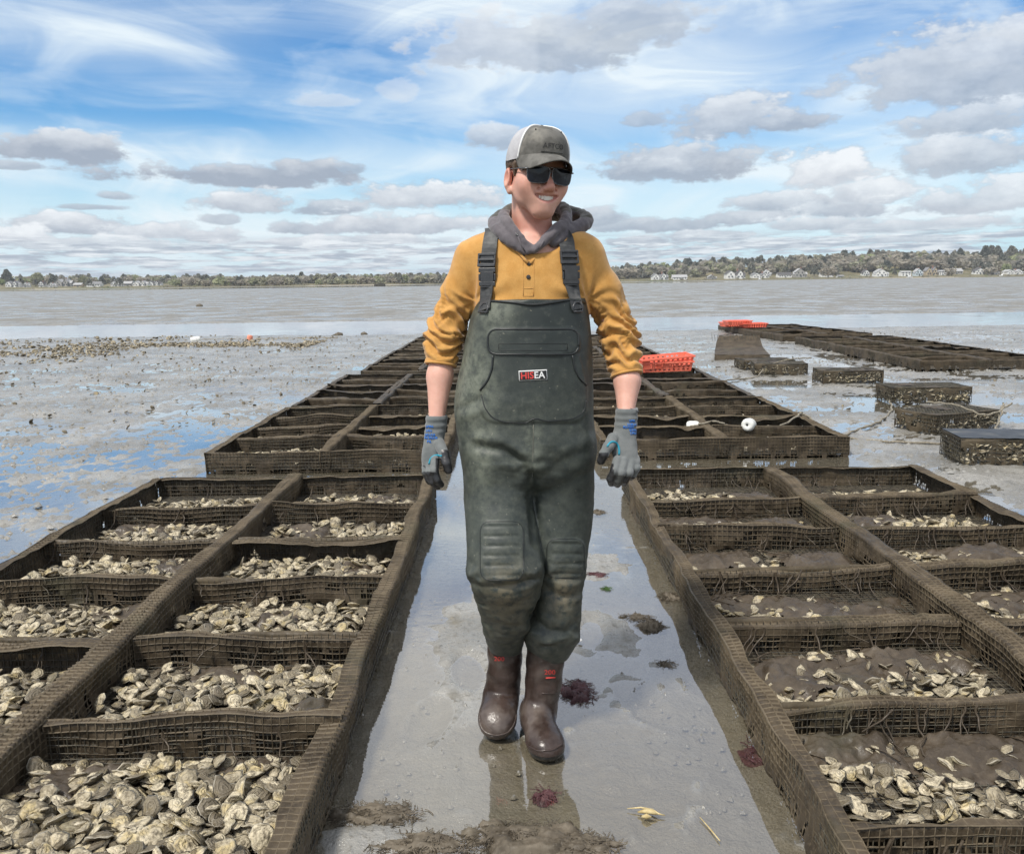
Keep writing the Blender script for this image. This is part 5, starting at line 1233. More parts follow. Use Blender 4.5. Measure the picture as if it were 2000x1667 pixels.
def wader_mat():
    m, nt, b = mat_base('wader_neoprene'); p = wpos(nt); x, y, z = sep(nt, p)
    n1 = noise(nt, p, 7, 5, 0.6); n2 = noise(nt, p, 38, 5, 0.68); n3 = noise(nt, p, 210, 3, 0.6)
    dry = getattr_node(nt, 'dry'); mudd = getattr_node(nt, 'mud')
    c = mixc(nt, n1.ramp(0.3, 0.7), (0.017, 0.023, 0.022), (0.030, 0.038, 0.036))
    c = mixc(nt, (n2.ramp(0.54, 0.74) * 0.40).clamp(), c, (0.115, 0.122, 0.100))
    c = mixc(nt, (dry * (n2.ramp(0.30, 0.62) * 0.8 + 0.25)).clamp(), c, (0.165, 0.180, 0.140))
    c = mixc(nt, (mudd * n2.ramp(0.36, 0.58)).clamp() * 0.85, c, (0.185, 0.155, 0.100))
    sp = noise(nt, p, 95, 2, 0.5).ramp(0.70, 0.76)
    c = mixc(nt, sp * 0.5, c, (0.25, 0.24, 0.19))
    setc(nt, b, c); setr(nt, b, n1.ramp(0.3, 0.7, lo=0.42, hi=0.60)); b.inputs['Specular IOR Level'].default_value = 0.42
    bump(nt, b, n3 * 0.35 + n2 * 0.6, 0.22, 0.003)
    return m
SKIN = skin_mat()
SHIRT = cloth_mat('ochre_knit', (0.520, 0.262, 0.064), (0.610, 0.335, 0.100), 26, 420)
HOODM = cloth_mat('grey_hoodie', (0.105, 0.095, 0.105), (0.150, 0.136, 0.146), 18, 380)
HOODIN = cloth_mat('hood_camouflage_lining', (0.035, 0.035, 0.028), (0.11, 0.105, 0.085), 30, 380)
WADER = wader_mat()
PIPING = mat_plain('black_rubber_piping', (0.012, 0.015, 0.015), 0.42)
STRAP = mat_noise('black_webbing', (0.022, 0.024, 0.026), (0.050, 0.052, 0.052), 45, 0.62, 300, 0.5, 0.001, (0.10, 0.10, 0.095))
BUCKLE = mat_noise('black_plastic', (0.030, 0.032, 0.035), (0.045, 0.047, 0.05), 60, 0.38)
KNIT = cloth_mat('grey_glove_knit', (0.135, 0.148, 0.148), (0.190, 0.200, 0.198), 30, 520)
COAT = mat_noise('black_latex_coating', (0.016, 0.017, 0.019), (0.040, 0.040, 0.042), 40, 0.34, 160, 0.5, 0.002, (0.10, 0.105, 0.10))
TEAL = mat_plain('teal_latex', (0.020, 0.275, 0.390), 0.5)
BLUEINK = mat_plain('blue_print', (0.025, 0.150, 0.480), 0.6)
BOOT = mat_noise('brown_wet_rubber', (0.030, 0.019, 0.015), (0.060, 0.041, 0.034), 16, 0.30, 40, 0.5, 0.006, (0.125, 0.100, 0.084))
SOLE = mat_plain('black_sole', (0.010, 0.010, 0.010), 0.25)
WHITEP = mat_plain('white_print', (0.75, 0.75, 0.74), 0.5)
REDP = mat_plain('red_print', (0.62, 0.055, 0.045), 0.5)
PATCHB = mat_plain('black_patch', (0.012, 0.012, 0.013), 0.45)
CAPG = mat_noise('washed_grey_cotton', (0.085, 0.082, 0.074), (0.150, 0.145, 0.132), 30, 0.88, 400, 0.5, 0.001, (0.225, 0.214, 0.186))
CAPW = cloth_mat('white_cap_mesh', (0.40, 0.40, 0.42), (0.50, 0.50, 0.52), 30, 600, 0.8, 0.1)
CAPT = mat_plain('dark_thread', (0.030, 0.030, 0.030), 0.8)
HAIRM = mat_noise('brown_hair', (0.050, 0.030, 0.017), (0.110, 0.068, 0.038), 240, 0.55, 300, 0.6, 0.002)
LENS = mat_plain('dark_lens', (0.008, 0.011, 0.018), 0.04, Specular_IOR_Level=0.35)
FRAME = mat_plain('gunmetal_frame', (0.14, 0.14, 0.14), 0.25, 1.0)
TEETH = mat_plain('teeth', (0.80, 0.77, 0.70), 0.3)
MOUTHD = mat_plain('mouth_inside', (0.09, 0.018, 0.016), 0.5)

person = empty('person', (0.07, 2.5, 0.0))
tag(person, 'man in ochre shirt, black chest waders, grey cap and sunglasses walking between the racks', 'person')
PINV = Matrix.Translation((-0.07, -2.5, 0.0))
def pmesh(name, v, f, mat, parent=None, smooth=True):
    """world-space verts -> child of the person"""
    o = new_mesh(name, np.asarray(v) - np.array([0.07, 2.5, 0.0]), f, mat, parent or person, smooth); return o
def mbp(mb, name, mat, parent=None, smooth=True):
    return None if not mb.v else pmesh(name, np.concatenate(mb.v), mb.f, mat, parent, smooth)
def bvh_of(v, f): return BVHTree.FromPolygons([Vector(p) for p in v], [tuple(map(int, q)) for q in f])

def rows_px(rows, extra=0.0):
    """rows: (py, left px, right px, Y, half depth) -> loft rows in metres"""
    out = []
    for (py, l, r, Y, hd) in rows:
        a, b = at(l, py, Y), at(r, py, Y); c = (a + b) / 2
        out.append((c[2], c[0], Y, (b[0] - a[0]) / 2 + extra, hd + extra))
    return out

# head frame: u across (viewer's right), v forward (to the camera), w up
HC = at(1048, 340, 2.555)
yaw, tilt, nod = math.radians(20.5), math.radians(4.0), math.radians(5.5)
_m = Matrix.Rotation(yaw, 3, 'Z') @ Matrix.Rotation(tilt, 3, 'Y') @ Matrix.Rotation(nod, 3, 'X')
_B = np.array(_m) @ np.array([[1, 0, 0], [0, -1, 0], [0, 0, 1]]).T      # columns: u, v, w in world
def hw(u, v, w): return HC + _B @ np.array([u, v, w])                    # head -> world
LOW = 0.92                                                                # the lower face is short
def hf(u, v, w): return hw(u, v, w * LOW if w < 0 else w)
def hws(p): return HC + np.asarray(p) @ _B.T
ARM_L = [at(930, 515, 2.595), at(868, 655, 2.60), at(859, 735, 2.57), at(853, 815, 2.53)]      # viewer's left arm: shoulder, elbow, forearm, wrist
ARM_R = [at(1138, 512, 2.595), at(1209, 655, 2.60), at(1225, 745, 2.55), at(1222, 812, 2.50)]
def build_body():
    xs = np.concatenate([span(HC[0] - 0.36, HC[0] - 0.13, 0.008)[:-1], span(HC[0] - 0.13, HC[0] + 0.14, 0.0028)[:-1], span(HC[0] + 0.14, HC[0] + 0.36, 0.008)])
    ys = np.concatenate([span(2.36, 2.40, 0.008)[:-1], span(2.40, 2.70, 0.0032)[:-1], span(2.70, 2.80, 0.008)])
    zs = np.concatenate([span(0.06, 1.46, 0.014)[:-1], span(1.46, 1.86, 0.0026)])
    F = Field(xs, ys, zs)
    def E(c, r, k=0.02, mode='u', R=None): F.ell(hf(*c), r, _B if R is None else _B @ R, k, mode)
    def C(a, b, ra, rb, k=0.012, mode='u'): F.cone(hf(*a), hf(*b), ra, rb, k, mode)
    E((0, -0.010, 0.040), (0.076, 0.096, 0.090))                    # cranium
    E((0, 0.028, -0.035), (0.0635, 0.060, 0.066), 0.03)              # face
    C((-0.007, 0.072, -0.108), (0.007, 0.072, -0.108), 0.018, 0.018, 0.022)   # chin
    for s in (-1, 1):
        C((s * 0.052, 0.004, -0.052), (s * 0.014, 0.064, -0.110), 0.014, 0.014, 0.030)   # jaw line
        E((s * 0.046, 0.052, -0.022), (0.024, 0.028, 0.022), 0.03)  # cheekbone
        E((s * 0.044, 0.028, -0.052), (0.015, 0.030, 0.030), 0.030) # masseter
        E((s * 0.040, 0.064, -0.040), (0.022, 0.020, 0.020), 0.025) # smiling cheek
        E((s * 0.0110, 0.099, -0.043), (0.0062, 0.010, 0.0065), 0.007)   # nostril wings
        # ear: outer rim, hollow and lobe
        Re = np.array(Matrix.Rotation(-s * 0.42, 3, 'Z'))
        E((s * 0.081, -0.012, -0.022), (0.0115, 0.019, 0.030), 0.006, R=Re)
        E((s * 0.092, -0.003, -0.018), (0.0085, 0.012, 0.021), 0.005, 's', R=Re)
        E((s * 0.076, -0.004, -0.056), (0.008, 0.011, 0.012), 0.008)
    C((-0.036, 0.076, 0.016), (0.036, 0.076, 0.016), 0.013, 0.013, 0.02)  # brow
    C((0, 0.081, 0.006), (0, 0.114, -0.036), 0.0080, 0.0100, 0.012)       # nose
    E((0, 0.113, -0.040), (0.0095, 0.0092, 0.0082), 0.008)
    E((0, 0.070, -0.072), (0.040, 0.022, 0.024), 0.03)                   # mouth mound
    # the open smile
    for t in np.linspace(-1, 1, 9):
        u = 0.0272 * t; w = -0.0730 + 0.0085 * t * t; r = 0.0094 * (1 - 0.78 * abs(t) ** 2.0) + 0.0008
        E((u, 0.104 - 0.40 * abs(u), w), (0.0075, 0.019, r), 0.004, 's')
    pts = [(0.0315 * t, 0.0890 - 0.40 * abs(0.0315 * t), -0.0730 + 0.0108 * t * t) for t in np.linspace(-1, 1, 9)]
    for i in range(8):
        for s in (1, -1):
            o = lambda p, t: (p[0], p[1] - (0 if s > 0 else 0.001), p[2] + s * (0.0100 * (1 - 0.92 * abs(t) ** 2.0) + 0.0008))
            t0, t1 = -1 + i / 4, -1 + (i + 1) / 4
            C(o(pts[i], t0), o(pts[i + 1], t1), 0.0025, 0.0025, 0.006)
    for s in (-1, 1): C((s * 0.024, 0.088, -0.046), (s * 0.041, 0.074, -0.064), 0.0012, 0.0012, 0.010, 's')   # smile folds
    # neck and body core
    nb = at(1040, 475, 2.60)
    F.cone(hw(0, -0.036, -0.040), nb, 0.054, 0.062, 0.016)
    for s in (-1, 1): F.cone(hw(s * 0.050, -0.020, -0.05), nb + np.array([s * 0.015, -0.05, 0.0]), 0.011, 0.013, 0.02)
    F.ell(hw(0, 0.018, -0.150), (0.011, 0.011, 0.012), None, 0.02)
    tor = rows_px([(448, 1022, 1058, 2.60, .035), (462, 1000, 1080, 2.60, .070), (480, 968, 1108, 2.60, .090), (520, 935, 1135, 2.60, .092), (620, 945, 1135, 2.58, .10), (760, 930, 1130, 2.58, .10), (880, 925, 1140, 2.58, .10)])
    F.loft(tor, 0.03)
    hipL, hipR = at(985, 880, 2.58), at(1090, 880, 2.58)
    F.chain([hipL, at(985, 1090, 2.50), at(985, 1280, 2.60), at(982, 1352, 2.62)], [0.070, 0.045, 0.030, 0.024], 0.03)
    F.chain([hipR, at(1095, 1100, 2.53), at(1066, 1300, 2.55), np.array([0.068, 2.565, 0.075])], [0.070, 0.045, 0.030, 0.022], 0.03)
    for A, w in ((ARM_L, 1), (ARM_R, -1)):
        m_ = A[1] * 0.35 + A[2] * 0.65
        F.chain([A[0], 0.5 * (A[0] + A[1]), A[1], m_, A[2], A[3]], [0.036, 0.032, 0.032, 0.034, 0.0390, 0.0235], 0.012)
    F.chain([ARM_L[3], at(849, 880, 2.512)], [0.0235, 0.012], 0.005)
    F.chain([ARM_R[3], at(1220, 875, 2.476)], [0.0235, 0.012], 0.005)
    v, f = F.mesh(1)
    # refine forearms: flatten a little and swell the muscle
    q = (v - HC) @ _B; u, vv, w = q[:, 0], q[:, 1], np.where(q[:, 2] < 0, q[:, 2] / LOW, q[:, 2])
    head = v[:, 2] > 1.46
    g = lambda a, b, c, s: np.exp(-((u - a) ** 2 + (vv - b) ** 2 + (w - c) ** 2) / (2 * s * s))
    red = np.where(head, 0.75 * (g(.045, .06, -.035, .022) + g(-.045, .06, -.035, .022)) + 0.8 * g(0, .11, -.03, .018) + 0.7 * (g(.085, -.01, 0, .03) + g(-.085, -.01, 0, .03)) + 0.6 * np.exp(-((w + 0.155) / 0.035) ** 2), 0.10)
    jaw = sstep(-0.070, -0.100, w - 0.10 * np.abs(u)) * sstep(-0.165, -0.125, w) * sstep(0.0, 0.04, vv)
    up = np.exp(-((w + .055) / .010) ** 2 - (u / .03) ** 2) * (vv > .07)
    beard = np.where(head, np.clip(0.35 * jaw + 0.12 * up, 0, 1), 0)
    md = -0.0730 + 0.0108 * (u / 0.0315) ** 2; dl = np.abs(w - md) - 0.0100 * (1 - 0.92 * np.clip(np.abs(u) / 0.0315, 0, 1) ** 2.0)
    lip = np.where(head & (vv > 0.060) & (np.abs(u) < 0.0365), sstep(0.0055, 0.0025, np.abs(dl - 0.0005)), 0) * (0.25 + 0.35 * (w < md))
    inside = head & (np.abs(u) < 0.031) & (dl < -0.0055) & (vv > 0.05)
    ob = pmesh('body', v, f, [SKIN, MOUTHD])
    attr(ob, 'red', red); attr(ob, 'beard', beard); attr(ob, 'lip', lip)
    mi = inside[f].all(1).astype(np.int32); ob.data.polygons.foreach_set('material_index', mi)
    return v, f
BODY_V, BODY_F = build_body()

def build_teeth():
    mb = MB()
    for i in range(8):
        t = (i - 3.5) / 4.0; u = 0.0290 * t; wd = 0.0071 * (1.12 if i in (3, 4) else 0.92 - 0.02 * abs(i - 3.5))
        hgt = 0.0126 * (1 - 0.40 * abs(t) ** 2)
        w = -0.0705 + 0.0088 * t * t; yawt = math.atan2(-0.34 * np.sign(u), 1) * abs(t)
        c = hf(u, 0.0905 - 0.44 * abs(u), w - 0.0008)
        p = []
        for (a, b) in ((-1, 1), (1, 1), (1, -0.75), (0.7, -1), (-0.7, -1), (-1, -0.75)):
            for d in (0.0025, -0.004): p.append(np.array([a * wd / 2 * 0.96, d, b * hgt / 2]))
        rz = np.array(Matrix.Rotation(-yawt * 0.9, 3, 'Z')); p = np.array(p) @ rz.T
        V = c + p @ _B.T
        mb.add(V, [(0, 2, 4, 6, 8, 10), (11, 9, 7, 5, 3, 1)] + [(2 * k, 2 * k + 1, (2 * k + 3) % 12, (2 * k + 2) % 12) for k in range(6)])
    mbp(mb, 'teeth', TEETH, smooth=False)
build_teeth()

def build_cap():
    cap = None
    # crown: two halves of one dome, grey front and white mesh back
    nu, nv = 64, 26; a = np.linspace(-math.pi, math.pi, nu + 1); t = np.linspace(0, 1, nv)
    A, T = np.meshgrid(a, t, indexing='ij')
    prof_r = np.cos(T * math.pi / 2) ** 0.62; prof_z = np.sin(T * math.pi / 2) ** 0.95
    base = 0.028 - 0.010 * np.cos(A) * 0 + 0.012 * (np.cos(A) > 0) * np.cos(A)
    U = 0.0855 * prof_r * np.sin(A); V = (0.106 * prof_r * np.cos(A)) - 0.008 + 0.012 * T; Wc = base + (0.128 - base) * prof_z
    bump_ = 0.003 * np.abs(np.sin(A * 3)) * (1 - T) ** 0.4 * np.minimum(T * 6, 1)
    U = U * (1 + bump_ * 10 * 0.3); V = V + 0.006 * np.clip(np.cos(A), 0, 1) * np.sin(T * math.pi) 
    p = hws(np.stack([U, V, Wc], -1).reshape(-1, 3)); f = grid_faces(nu + 1, nv)
    ac = 0.5 * (A[:-1, :-1] + A[1:, 1:]).reshape(-1)
    front = np.abs(ac) < math.radians(64)
    used = f[front]
    root = pmesh('cap', p, used, CAPG)
    pmesh('mesh_back', p, f[~front], CAPW, root)
    sm = root.modifiers.new('thick', 'SOLIDIFY'); sm.thickness = 0.002
    # brim: a curved sheet with thickness
    nu, nv = 40, 14; s = np.linspace(-1, 1, nu); r = np.linspace(0, 1, nv); Sg, Rg = np.meshgrid(s, r, indexing='ij')
    ang = Sg * math.radians(70)
    u0 = 0.0845 * np.sin(ang); v0 = 0.106 * np.cos(ang) - 0.006; w0 = 0.030 + 0.012 * np.cos(ang) - 0.001
    len_ = 0.072 * np.cos(Sg * math.pi / 2) ** 0.55 + 0.002
    u1 = u0 * (1 - 0.06 * Rg); v1 = v0 + len_ * Rg; 
    w1 = w0 + 0.006 - 0.013 * Rg - 0.046 * np.abs(Sg) ** 1.8 * (0.15 + 0.85 * Rg) * (len_ / 0.074) ** 0.6 + 0.004 * (1 - Rg)
    top = hws(np.stack([u1, v1, w1], -1).reshape(-1, 3)); bot = hws(np.stack([u1, v1, w1 - 0.0035], -1).reshape(-1, 3))
    ff = grid_faces(nu, nv); n = nu * nv
    edge = [(i * nv + nv - 1, (i + 1) * nv + nv - 1, n + (i + 1) * nv + nv - 1, n + i * nv + nv - 1) for i in range(nu - 1)]
    for i0 in (0, (nu - 1) * nv): edge += [(i0 + k, i0 + k + 1, n + i0 + k + 1, n + i0 + k) for k in range(nv - 1)]
    br = pmesh('brim', np.concatenate([top, bot]), np.concatenate([ff, ff[:, ::-1] + n, np.array(edge)]), CAPG, root)
    # white edging where front meets mesh, crown button, seam eyelets, lettering
    mb = MB()
    for sg in (-1, 1):
        k = int(round((sg * math.radians(64) + math.pi) / (2 * math.pi) * 64)); col = np.stack([U[k], V[k], Wc[k]], 1)
        mb.tube(hws(col * 1.012 + np.array([0, 0, -.0005])), 0.0030, 6)
    mbp(mb, 'edging', WHITEP, root)
    mb = MB(); mb.lathe([(0.001, 0.005), (0.006, 0.004), (0.008, 0.001), (0.008, -0.002)], 12, np.block([[_B, hw(0, 0.004, 0.1275)[:, None]], [np.zeros((1, 3)), np.ones((1, 1))]]))
    mbp(mb, 'button', CAPG, root)
    for (aa, tt) in ((-0.62, 0.62), (0.62, 0.62)):
        mb = MB()
        i = int((aa + math.pi) / (2 * math.pi) * 64); j = int(tt * 25); c = hws(np.array([U[i, j], V[i, j], Wc[i, j]]) * 1.01)
        mb.tube([c, c + _B @ np.array([0, 0.002, 0.001])], 0.0020, 8); mbp(mb, 'eyelet', CAPT, root)

    capb = bvh_of(p, f)
    txt = text_mesh('AFTCO', 1.0)
    tv, tf = txt; c0 = (tv.max(0) + tv.min(0)) / 2; tv = tv - c0; sc = 0.062 / (tv[:, 0].max() - tv[:, 0].min())
    def on_cap(x, z):
        o = Vector(hw(x, 0.25, 0.072 + z)); d = Vector(_B @ np.array([0, -1.0, 0])); q, nrm, i, dd = capb.ray_cast(o, d)
        return np.array(q) - 0.0012 * np.array(d)
    V2 = np.array([on_cap(x * sc + 0.004, y * sc * 1.0) for x, y in tv[:, :2]])
    pmesh('lettering', V2, tf, CAPT, root, False)
    mb = MB()
    mb.tube([on_cap(x, -0.017) for x in np.linspace(-0.030, 0.036, 16)], 0.0009, 5); mbp(mb, 'stitched_line', CAPT, root)
def text_mesh(s, size, shear=0.0, spacing=1.0, bold=0.0):
    cu = bpy.data.curves.new('t', 'FONT'); cu.body = s; cu.size = size; cu.resolution_u = 3; cu.shear = shear; cu.space_character = spacing; cu.offset = bold
    ob = bpy.data.objects.new('t', cu); COL.objects.link(ob); bpy.context.view_layer.update()
    me = bpy.data.meshes.new_from_object(ob.evaluated_get(bpy.context.evaluated_depsgraph_get()))
    v = np.zeros(len(me.vertices) * 3); me.vertices.foreach_get('co', v); f = [tuple(p.vertices) for p in me.polygons]
    bpy.data.objects.remove(ob); bpy.data.curves.remove(cu); bpy.data.meshes.remove(me)
    return v.reshape(-1, 3), f
build_cap()

def build_glasses():
    def lens_outline(s, n=36):
        pts = []
        for i in range(n):
            a = 2 * math.pi * i / n; ca, sa = math.cos(a), math.sin(a)
            x = 0.0305 * np.sign(ca) * abs(ca) ** 0.55; z = 0.0220 * np.sign(sa) * abs(sa) ** 0.60
            x *= (1 + 0.09 * z / 0.02) ; z += -0.0015 * (x * s / 0.029) 
            pts.append((x, z))
        return np.array(pts)
    def place(s, P, bulge=0.0):
        x = s * 0.0345 + P[:, 0]; z = P[:, 1] - 0.0065
        v = 0.1075 - 0.0035 * (np.abs(x) / 0.06) ** 2 * 3.2 + bulge * (1 - (P[:, 0] / .03) ** 2)
        return hws(np.stack([x, v, z], 1))
    root = None; fr = MB()
    for s in (-1, 1):
        o = lens_outline(s); ring = np.concatenate([o, o[:1]])
        fr.tube(place(s, np.concatenate([o, o[:2]])), 0.0013, 6, False)
    fr.tube(hws(np.array([(-0.0075, .1085, .004), (-0.003, .112, .0055), (0.003, .112, .0055), (0.0075, .1085, .004)])), 0.0014, 6)
    fr.tube(hws(np.array([(-0.010, .108, .0145), (0, .111, .0150), (0.010, .108, .0145)])), 0.0012, 6)
    root = mbp(fr, 'sunglasses', FRAME)
    for s in (-1, 1):
        o = lens_outline(s); n = len(o); V = [place(s, o * q, 0.002 * (1 - q)) for q in (1, .75, .5, .25)] + [place(s, o[:1] * 0, 0.002)]
        V = np.concatenate(V); F = [(k * n + j, k * n + (j + 1) % n, (k + 1) * n + (j + 1) % n, (k + 1) * n + j) for k in range(3) for j in range(n)] + [(3 * n + j, 3 * n + (j + 1) % n, 4 * n) for j in range(n)]
        pmesh('lens', V, F, LENS, root)
        mb = MB(); mb.tube(hws(np.array([(s * .0640, .1000, .007), (s * .0715, .092, .007), (s * .0775, .06, .007), (s * .0800, .00, .006), (s * .0795, -.02, .002)])), [.0022, .0022, .0019, .0018, .0016], 6)
        mbp(mb, 'temple', FRAME, root)
        mb = MB(); mb.tube(hws(np.array([(s * .010, .105, -.004), (s * .0105, .101, -.010)])), .0022, 6); mbp(mb, 'nose_pad', FRAME, root)
build_glasses()

def build_hair():
    xs = span(HC[0] - 0.115, HC[0] + 0.115, 0.0026); ys = span(HC[1] - 0.13, HC[1] + 0.13, 0.0026); zs = span(HC[2] - 0.075, HC[2] + 0.075, 0.0026); F = Field(xs, ys, zs)
    F.ell(hw(0, -0.014, 0.030), (0.0815, 0.102, 0.092), _B, 0.0)
    F.ell(hw(0, 0.085, -0.03), (0.090, 0.092, 0.115), _B, 0.01, 's')          # face stays free
    F.put(lambda X, Y, Z: ((Z - HC[2]) - 0.052), (-9, -9, -9), (9, 9, 9), 0.0, 's') if False else None
    for s in (-1, 1):
        F.ell(hw(s * 0.085, -0.004, -0.020), (0.024, 0.022, 0.034), _B, 0.006, 's')   # round the ear
        F.cone(hw(s * 0.0765, 0.024, 0.020), hw(s * 0.0735, 0.024, -0.012), 0.007, 0.004, 0.008)   # sideburn
    r = F.sl((-9, -9, -9), (9, 9, 9), 0)
    X, Y, Z = r[1:]
    w = (X - HC[0]) * _B[0, 2] + (Y - HC[1]) * _B[1, 2] + (Z - HC[2]) * _B[2, 2]
    F.d = np.maximum(F.d, np.maximum(w - 0.042, -0.052 - w)).astype(np.float32)
    v, f = F.mesh(1); n = normals(v, f); q = (v - HC) @ _B
    v = v + n * (0.0022 * vnoise(q[:, 0] * 300, q[:, 1] * 300, q[:, 2] * 45, 3))[:, None]
    pmesh('hair', v, f, HAIRM)
build_hair()
def pxof(v):
    """photo pixel of world points"""
    p = np.asarray(v) - CAMP; d = p[:, 1] * cp_ - p[:, 2] * sp_; u = p[:, 1] * sp_ + p[:, 2] * cp_; x = p[:, 0]
    return 1000 + FPX * (x * cr_ - u * sr_) / d, 833.5 - FPX * (x * sr_ + u * cr_) / d
def tube_on(bvh, pts, r, mb, off=0.0, close=False, n=6, dens=9.0):
    pts = list(pts) + ([pts[0]] if close else []); P = []
    for (a, b) in zip(pts[:-1], pts[1:]):
        k = max(1, int(math.hypot(b[0] - a[0], b[1] - a[1]) / dens))
        for i in range(k):
            h, nn = hit(bvh, a[0] + (b[0] - a[0]) * i / k, a[1] + (b[1] - a[1]) * i / k, off)
            if h is not None: P.append(h)
    h, nn = hit(bvh, *pts[-1], off)
    if h is not None: P.append(h)
    P = np.array(P)
    if len(P) < 2: return mb
    if len(P) > 4:
        for _ in range(2): P[1:-1] = 0.25 * P[:-2] + 0.5 * P[1:-1] + 0.25 * P[2:]
    mb.tube(P, r, n)
    return mb
def round_rect(x0, y0, x1, y1, r, n=5):
    P = []
    for (cx, cy, a0) in ((x1 - r, y1 - r, 0), (x0 + r, y1 - r, 90), (x0 + r, y0 + r, 180), (x1 - r, y0 + r, 270)):
        for i in range(n): a = math.radians(a0 + 90 * i / (n - 1)); P.append((cx + r * math.cos(a), cy + r * math.sin(a)))
    return P
def rrd(px, py, x0, y0, x1, y1, r):                     # signed distance to a rounded rectangle in photo pixels
    qx = np.abs(px - (x0 + x1) / 2) - (x1 - x0) / 2 + r; qy = np.abs(py - (y0 + y1) / 2) - (y1 - y0) / 2 + r
    return np.hypot(np.maximum(qx, 0), np.maximum(qy, 0)) + np.minimum(np.maximum(qx, qy), 0) - r
def text_on(bvh, s, cx, cy, wpx, rot, off, spacing=1.0, shear=0.0, hscale=1.0, bold=0.0, sel=None):
    v, f = text_mesh(s, 1.0, shear, spacing, bold); v = v - (v.max(0) + v.min(0)) / 2; k = wpx / np.ptp(v[:, 0]); c, sn = math.cos(rot), math.sin(rot)
    X = v[:, 0] * k; Yv = -v[:, 1] * k * hscale; P = []
    for x, y in zip(X, Yv):
        h, n = hit(bvh, cx + x * c - y * sn, cy + x * sn + y * c, 0.0)
        r_ = ray(cx, cy); r_ = r_ / np.linalg.norm(r_)
        P.append((h if h is not None else P[-1] + off * r_) - off * r_)
    return np.array(P), f, X

# ---- shirt
SL = [(at(925, 506, 2.59), .054), (at(897, 570, 2.60), .0475), (at(868, 650, 2.60), .0500), (at(860.5, 712, 2.58), .0455)]
SR = [(at(1142, 503, 2.59), .056), (at(1179, 570, 2.60), .0485), (at(1209, 655, 2.60), .0510), (at(1224, 732, 2.56), .0460)]
def arm_fold(v, n, chain, amp, seed):
    P = np.array([c[0] for c in chain]); seg = np.linalg.norm(np.diff(P, axis=0), axis=1); cum = np.concatenate([[0], np.cumsum(seg)]); best = np.full(len(v), 9.0); tt = np.zeros(len(v)); th = np.zeros(len(v))
    for i in range(len(P) - 1):
        a, b = P[i], P[i + 1]; ab = b - a; t = np.clip(((v - a) @ ab) / (ab @ ab), 0, 1); d = v - a - t[:, None] * ab; L = np.linalg.norm(d, axis=1); m = L < best
        best[m] = L[m]; tt[m] = (cum[i] + t * seg[i])[m]; th[m] = np.arctan2(d[:, 0], -d[:, 1])[m]
    T = tt / cum[-1]
    ph = T * 15 + 1.3 * np.sin(th * 1.0 + seed + 2.0 * T) + 2.2 * fbm(T * 3.5, th * 0.8 + 3, 0, 2, seed)
    w = np.sin(ph * 2 * math.pi * 0.62); w = np.sign(w) * np.abs(w) ** 0.8
    A = amp * sstep(0.18, 0.5, T) * (0.45 + 0.8 * sstep(0.3, 0.6, T)) * sstep(1.01, 0.90, T) * (0.6 + 0.7 * (1 + fbm(T * 6, th * 1.3, 0, 2, seed + 4)) / 2)
    ph2 = T * 34 + 2.0 * np.sin(th * 1.4 + seed) + 4.0 * fbm(T * 5, th * 1.2 + 9, 0, 2, seed + 6); A2 = A * 0.34 * np.clip(0.5 + 1.2 * fbm(T * 4, th * 1.5, 0, 2, seed + 12), 0, 1)
    w = w + A2 / np.maximum(A, 1e-9) * np.sin(ph2 * 2 * math.pi * 0.62)
    return np.where(best < 0.08, A * w, 0) + np.where(T > 0.935, 0.0015, 0) * (best < 0.08)
